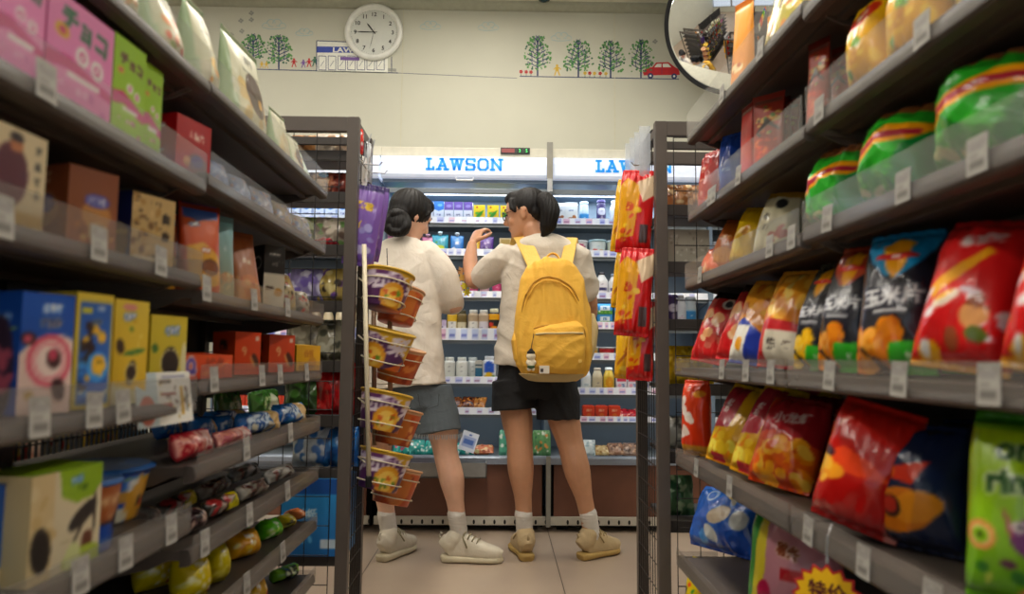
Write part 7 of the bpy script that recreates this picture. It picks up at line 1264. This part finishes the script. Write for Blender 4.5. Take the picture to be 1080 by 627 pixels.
L = Loft(); hc = lambda x, y, z: M@Vector((x, y, z)); R = M.to_euler()
L.ball(hc(0, -.016, .036), .077, .093, .086, R, 22); L.ball(hc(0, -.050, .0), .066, .052, .055, R, 18); L.ball(hc(0, .035, .080), .060, .058, .034, R, 18)
L.limb([hc(-.055, .045, .06), hc(-.070, .045, .025), hc(-.072, .03, .0)], [.016, .012, .004]); L.limb([hc(.055, .045, .06), hc(.070, .045, .025), hc(.072, .03, .0)], [.016, .012, .004])
hair = L.fuse('hair', HAIR, body, .0045, 3, strands(B_(555, 226, .02), 26, .0009))
L = Loft(); p0 = hc(0, -.10, .045); L.limb([p0, B_(575, 211, -.06), B_(580, 222, -.08), B_(578, 237, -.075), B_(573, 249, -.06)], [(.022, .022), (.040, .036), (.044, .036), (.036, .03), (.012, .012)], k=5, n=20)
L.fuse('ponytail', HAIR, hair, .004, 2, strands(B_(577, 225, -.06), 22, .0022))
b = MB(); b.v = []; q = [p0+(M.to_3x3()@Vector((.026*math.cos(a), -.01, .026*math.sin(a)))) for a in [i*math.pi/8 for i in range(17)]]; b.tube([Vector(x)-Vector(pb.location) for x in q], .006, 6); b.build('hair_tie', mat('dark hair tie', '1c1c28', .7), hair, True)
g = MB()
for s_ in (-1, 1):
    cpt = [hc(s_*.032+.021*math.cos(a), .101-.004*abs(math.cos(a)), .001+.018*math.sin(a)) for a in [i*math.pi/12 for i in range(25)]]; g.tube([p-pb.location for p in cpt], .0024, 6); g.tube([hc(s_*.053, .098, .006)-pb.location, hc(s_*.070, .06, .008)-pb.location, hc(s_*.076, .0, .010)-pb.location, hc(s_*.076, -.02, -.004)-pb.location], .0014, 5)
g.tube([hc(-.011, .103, .004)-pb.location, hc(.011, .103, .004)-pb.location], .0014, 5); g.build('glasses', mat('dark glasses frame', '2a2628', .3, .5), body, True)
L = Loft(); CRM2 = cloth('beige T-shirt cotton', 'cbc1b2', .85)
L.add([(B_(567, 247, .0), .054, .05), (B_(568, 254, .0), .115, .075), (B_(570, 264, .0), .178, .090), (B_(572, 280, .0), .186, .104), (B_(571, 310, 0), .186, .112), (B_(568, 345, 0), .182, .116), (B_(563, 375, 0), .180, .120), (B_(562, 388, .0), .182, .122)], n=40, e=2.3)
L.limb([B_(536, 272, .0), B_(520, 284, .06), B_(509, 292, .10)], [(.072, .078), (.074, .074), (.064, .066)], (0, 0, 1), 6, 24)
L.limb([B_(605, 272, .0), B_(613, 292, .02), B_(618, 308, .04)], [(.068, .08), (.062, .075), (.056, .066)], (0, 1, 0), 6, 24)
L.fuse('shirt', CRM2, pb, .0055, 3, folds(23, .0085, [(26, 0, -16), (-20, 6, 14), (36, 0, 4), (10, 0, 26)]))
L = Loft(); BLK_ = cloth('black shorts cloth', '0c0b0d', .85, 500, .1)
L.add([(B_(562, 372, .01), .158, .105), (B_(564, 390, .01), .168, .114), (B_(564, 412, .01), .178, .118), (B_(564, 420, .01), .16, .105)], n=36, e=2.4)
L.add([(B_(540, 400, .01), .090, .10), (B_(542, 418, .01), .101, .105), (B_(543, 432.5, .005), .106, .108)], n=28, e=2.2); L.add([(B_(586, 400, .01), .090, .10), (B_(588, 420, .01), .101, .105), (B_(588.5, 443, .005), .098, .108)], n=28, e=2.2)
L.fuse('shorts', BLK_, pb, .005, 2, folds(9, .004, [(30, 0, 12), (18, 0, -26)]))
sock(pb, [B_(552, 541, -.01), B_(553, 556, .0), B_(553, 566, .0)], [(.040, .043), (.038, .040), (.036, .038)]); sock(pb, [B_(620, 541, -.01), B_(623, 556, .0), B_(624, 566, .0)], [(.040, .043), (.038, .040), (.036, .038)])
SHO2, SOL2, LAC2 = cloth('sand suede', 'bda57c', .8, 300), mat('tan rubber sole', 'b0904f', .6), mat('sand laces', '9a8458', .8)
shoe(pb, (B_(553, 570).x+.012, YB_-.068, 0), math.radians(99), .245, SHO2, SOL2, LAC2); shoe(pb, (B_(624, 570).x-.055, YB_-.038, 0), math.radians(34), .225, SHO2, SOL2, LAC2)
t = empty('paper_cup', B_(617, 332, .3)); tag(t, 'white cup shaped packet held low behind the yellow backpack', 'cup'); MB().lathe([(.022, -.05), (.024, -.048), (.030, .03), (.032, .034), (.030, .038), (.001, .038)], 20).build('body', mat('white paper cup', 'd8d4cc', .5), t, True); MB().box(-.014, -.032, -.02, .014, -.028, .012, ch=.002).build('print', mat('dark blue print', '2a3450', .5), t)

# ---------------- yellow backpack
YP = 3.0; K = lambda u, v, y=0: at(u, v, YP+y)
bp = empty('backpack', (K(583, 330).x, YP, K(583, 402).z)); tag(bp, 'large yellow backpack with two straps and a front pocket, worn by the ponytail shopper', 'backpack')
YEL = cloth('yellow backpack canvas', 'e2ac3a', .75, 420, .05); YEL2 = cloth('darker yellow piping', 'b8862a', .8, 300); BEI = cloth('beige backpack trim', 'c2ab78', .85, 300); STR = cloth('pale yellow strap webbing', 'e0b65a', .8, 300)
def off(o): return o
L = Loft()
prof = [(254+18, 580, .030, .030), (277, 580, .085, .05), (283, 581, .112, .062), (294, 581, .135, .075), (310, 582, .150, .088), (330, 583, .160, .098), (352, 583, .167, .106), (372, 583.5, .169, .108), (386, 583.5, .160, .102), (395, 583.5, .138, .086), (400, 583, .10, .06)]
L.add([(K(u, v, .0), rx, ry) for v, u, rx, ry in prof], n=44, e=2.7)
pk = L.fuse('main_compartment', YEL, bp, .005, 3, folds(31, .0075, [(44, 0, 4), (52, 0, -8), (30, 0, 20), (60, 0, 0)]))
L = Loft(); yf = -.098
L.add([(K(588, 343, yf), .085, .018), (K(589, 347, yf-.006), .104, .028), (K(589.5, 360, yf-.012), .108, .036), (K(589.5, 375, yf-.012), .107, .038), (K(588.5, 387, yf-.004), .096, .032), (K(588, 393, yf+.004), .072, .022)], n=36, e=2.8)
fp = L.fuse('front_pocket', YEL, bp, .004, 2, folds(37, .003, [(30, 0, 34), (-20, 0, 40)]))
def pipe(name, pts, r, m, par=bp, n=8):
    P = [Vector(p) for p in pts]; out = []
    for i in range(len(P)-1):
        p0, p1, p2, p3 = P[max(i-1, 0)], P[i], P[i+1], P[min(i+2, len(P)-1)]
        for j in range(5): t_ = j/5; out.append(.5*((2*p1)+(p2-p0)*t_+(2*p0-5*p1+4*p2-p3)*t_*t_+(3*p1-p0-3*p2+p3)*t_**3))
    out.append(P[-1]); b = MB().tube([p-Vector(bp.location) for p in out], r, n); return b.build(name, m, par, True)
pipe('zipper', [K(565, 353, yf-.028), K(575, 352, yf-.046), K(590, 352, yf-.05), K(604, 351.5, yf-.046), K(615, 352, yf-.026)], .0045, BEI)
pipe('pocket_piping', [K(562, 372, -.07), K(561, 352, -.085), K(568, 345, -.102), K(590, 343, -.110), K(610, 344, -.100), K(617, 352, -.08), K(617, 372, -.065)], .004, YEL2)
pipe('main_zipper', [K(549, 350, -.06), K(552, 320, -.07), K(560, 302, -.078), K(570, 294, -.082), K(582, 292.5, -.083), K(596, 298, -.084), K(606, 308, -.08), K(613, 325, -.07)], .0038, YEL2)
pipe('main_zipper_cover', [K(551, 352, -.062), K(554, 322, -.075), K(562, 305, -.085), K(571, 297.5, -.088), K(582, 296, -.09), K(595, 301, -.09), K(604, 310, -.087), K(611, 326, -.075)], .0032, YEL)
L = Loft(); L.add([(K(583, 394, .0), .146, .092), (K(583, 398, .0), .128, .080), (K(583, 401.5, .0), .104, .062), (K(583, 403, 0), .07, .04)], n=40, e=2.7); L.fuse('bottom_trim', BEI, bp, .004, 2)
L = Loft(); L.add([(K(623, 332, .02), .014, .040), (K(624.5, 345, .015), .026, .05), (K(622, 365, .01), .028, .052), (K(618, 382, .01), .020, .045)], n=24, e=2.5); L.fuse('side_pocket', BEI, bp, .004, 2)
L = Loft(); L.add([(K(545, 350, .01), .012, .040), (K(543.5, 360, .0), .018, .05), (K(546, 378, .0), .018, .05), (K(551, 388, .0), .012, .04)], n=24, e=2.5); L.fuse('side_pocket', YEL, bp, .004, 2)
def strap(name, pts, w, th, m):
    """a flat band through pts: (point, width direction)"""
    vs, fs = [], []; n = len(pts)
    for i, (p, wd) in enumerate(pts):
        p = Vector(p)-Vector(bp.location); t_ = (Vector(pts[min(i+1, n-1)][0])-Vector(pts[max(i-1, 0)][0])).normalized(); wd = Vector(wd); wd = (wd-t_*wd.dot(t_)).normalized(); nn = t_.cross(wd); ww = w[i] if isinstance(w, list) else w
        for a_, b_ in ((-1, -1), (-.8, -1.5), (.8, -1.5), (1, -1), (1, 1), (-1, 1)): vs.append(p+wd*ww/2*a_+nn*th/2*b_)
    for i in range(n-1): fs += [(i*6+k, i*6+(k+1) % 6, (i+1)*6+(k+1) % 6, (i+1)*6+k) for k in range(6)]
    fs += [tuple(range(6))[::-1], tuple((n-1)*6+k for k in range(6))]; o = mk(name, vs, fs, m, bp); 
    bm = bmesh.new(); bm.from_mesh(o.data); bmesh.ops.recalc_face_normals(bm, faces=bm.faces[:]); bm.to_mesh(o.data); bm.free(); sb = o.modifiers.new('s', 'SUBSURF'); sb.levels = sb.render_levels = 2; o.data.polygons.foreach_set('use_smooth', [True]*len(o.data.polygons)); return o
strap('shoulder_strap', [(K(571, 294, -.05), (1, 0, .25)), (K(566, 284, .03), (1, 0, .25)), (K(559, 268, .115), (1, 0, .3)), (K(553, 256, .17), (1, 0, .3)), (K(549, 248.5, .24), (1, 0, .2)), (K(546, 252, .30), (1, 0, 0)), (K(542, 275, .35), (1, 0, 0)), (K(541, 320, .35), (1, 0, 0)), (K(545, 360, .25), (1, 0, .0)), (K(552, 384, .06), (1, 0, 0))], [.06, .066, .07, .07, .07, .07, .066, .05, .035, .03], .011, STR)
strap('shoulder_strap', [(K(595, 292, -.05), (1, 0, -.1)), (K(597, 280, .04), (1, 0, -.1)), (K(600, 266, .12), (1, 0, -.1)), (K(602, 256, .18), (1, 0, -.05)), (K(603, 250.5, .24), (1, 0, 0)), (K(604, 256, .31), (1, 0, 0)), (K(606, 280, .35), (1, 0, 0)), (K(608, 320, .35), (1, 0, 0)), (K(612, 360, .25), (1, 0, .0)), (K(612, 384, .06), (1, 0, 0))], [.052, .056, .056, .056, .056, .056, .056, .05, .035, .03], .011, STR)
strap('grab_handle', [(K(574, 280, .03), (0, 1, 0)), (K(576, 270, .05), (0, 1, 0)), (K(583, 266, .06), (0, 1, 0)), (K(590, 270, .05), (0, 1, 0)), (K(591, 280, .03), (0, 1, 0))], .022, .008, YEL)
b = MB().box(K(567, 388).x-bp.location.x, -.142, K(567, 393.5).z-bp.location.z, K(577, 388).x-bp.location.x, -.128, K(567, 385.5).z-bp.location.z, ch=.001); o = b.build('brand_patch', mat('white woven patch', 'd8cfc0', .8), bp); b = MB().box(K(568, 388).x-bp.location.x, -.1425, K(567, 392).z-bp.location.z, K(571, 388).x-bp.location.x, -.141, K(567, 388.5).z-bp.location.z); b.build('print', mat('dark patch print', '3a3430', .8), o)
b = MB().lathe([(.008, 0), (.008, .003)], 16); b.v = [(x+K(608, 381).x-bp.location.x, -.135-z, y+K(608, 381).z-bp.location.z) for x, y, z in b.v]; b.build('round_emblem', STR, bp)
# plush charm
t = empty('plush_charm', K(560, 382, -.15)); tag(t, 'small white plush doll charm with a black cap hanging from the backpack zip', 'charm')
L = Loft().ball((0, 0, .022), .019, .016, .017).ball((0, 0, -.008), .016, .014, .020).ball((-.014, -.004, -.002), .007, .007, .010).ball((.014, -.004, -.002), .007, .007, .010).ball((-.008, -.003, -.028), .008, .008, .009).ball((.008, -.003, -.028), .008, .008, .009)
o = L.fuse('doll_body', cloth('cream plush', 'd8cdb4', .95, 900), None, .0022, 3); o.parent = t
L = Loft().ball((0, .001, .036), .017, .015, .012).ball((0, .0, .047), .008, .007, .007); o = L.fuse('cap', cloth('black plush', '17140f', .9), None, .0022, 2); o.parent = t
L = Loft().ball((0, -.004, -.02), .0165, .013, .008); o = L.fuse('green_scarf', cloth('green plush', '2f4a2c', .9), None, .0022, 2); o.parent = t
MB().tube([(0, 0, .05), (.004, .004, .075), (.01, .02, .10), (.012, .035, .115)], .0018, 5).build('cord', INK, t, True)
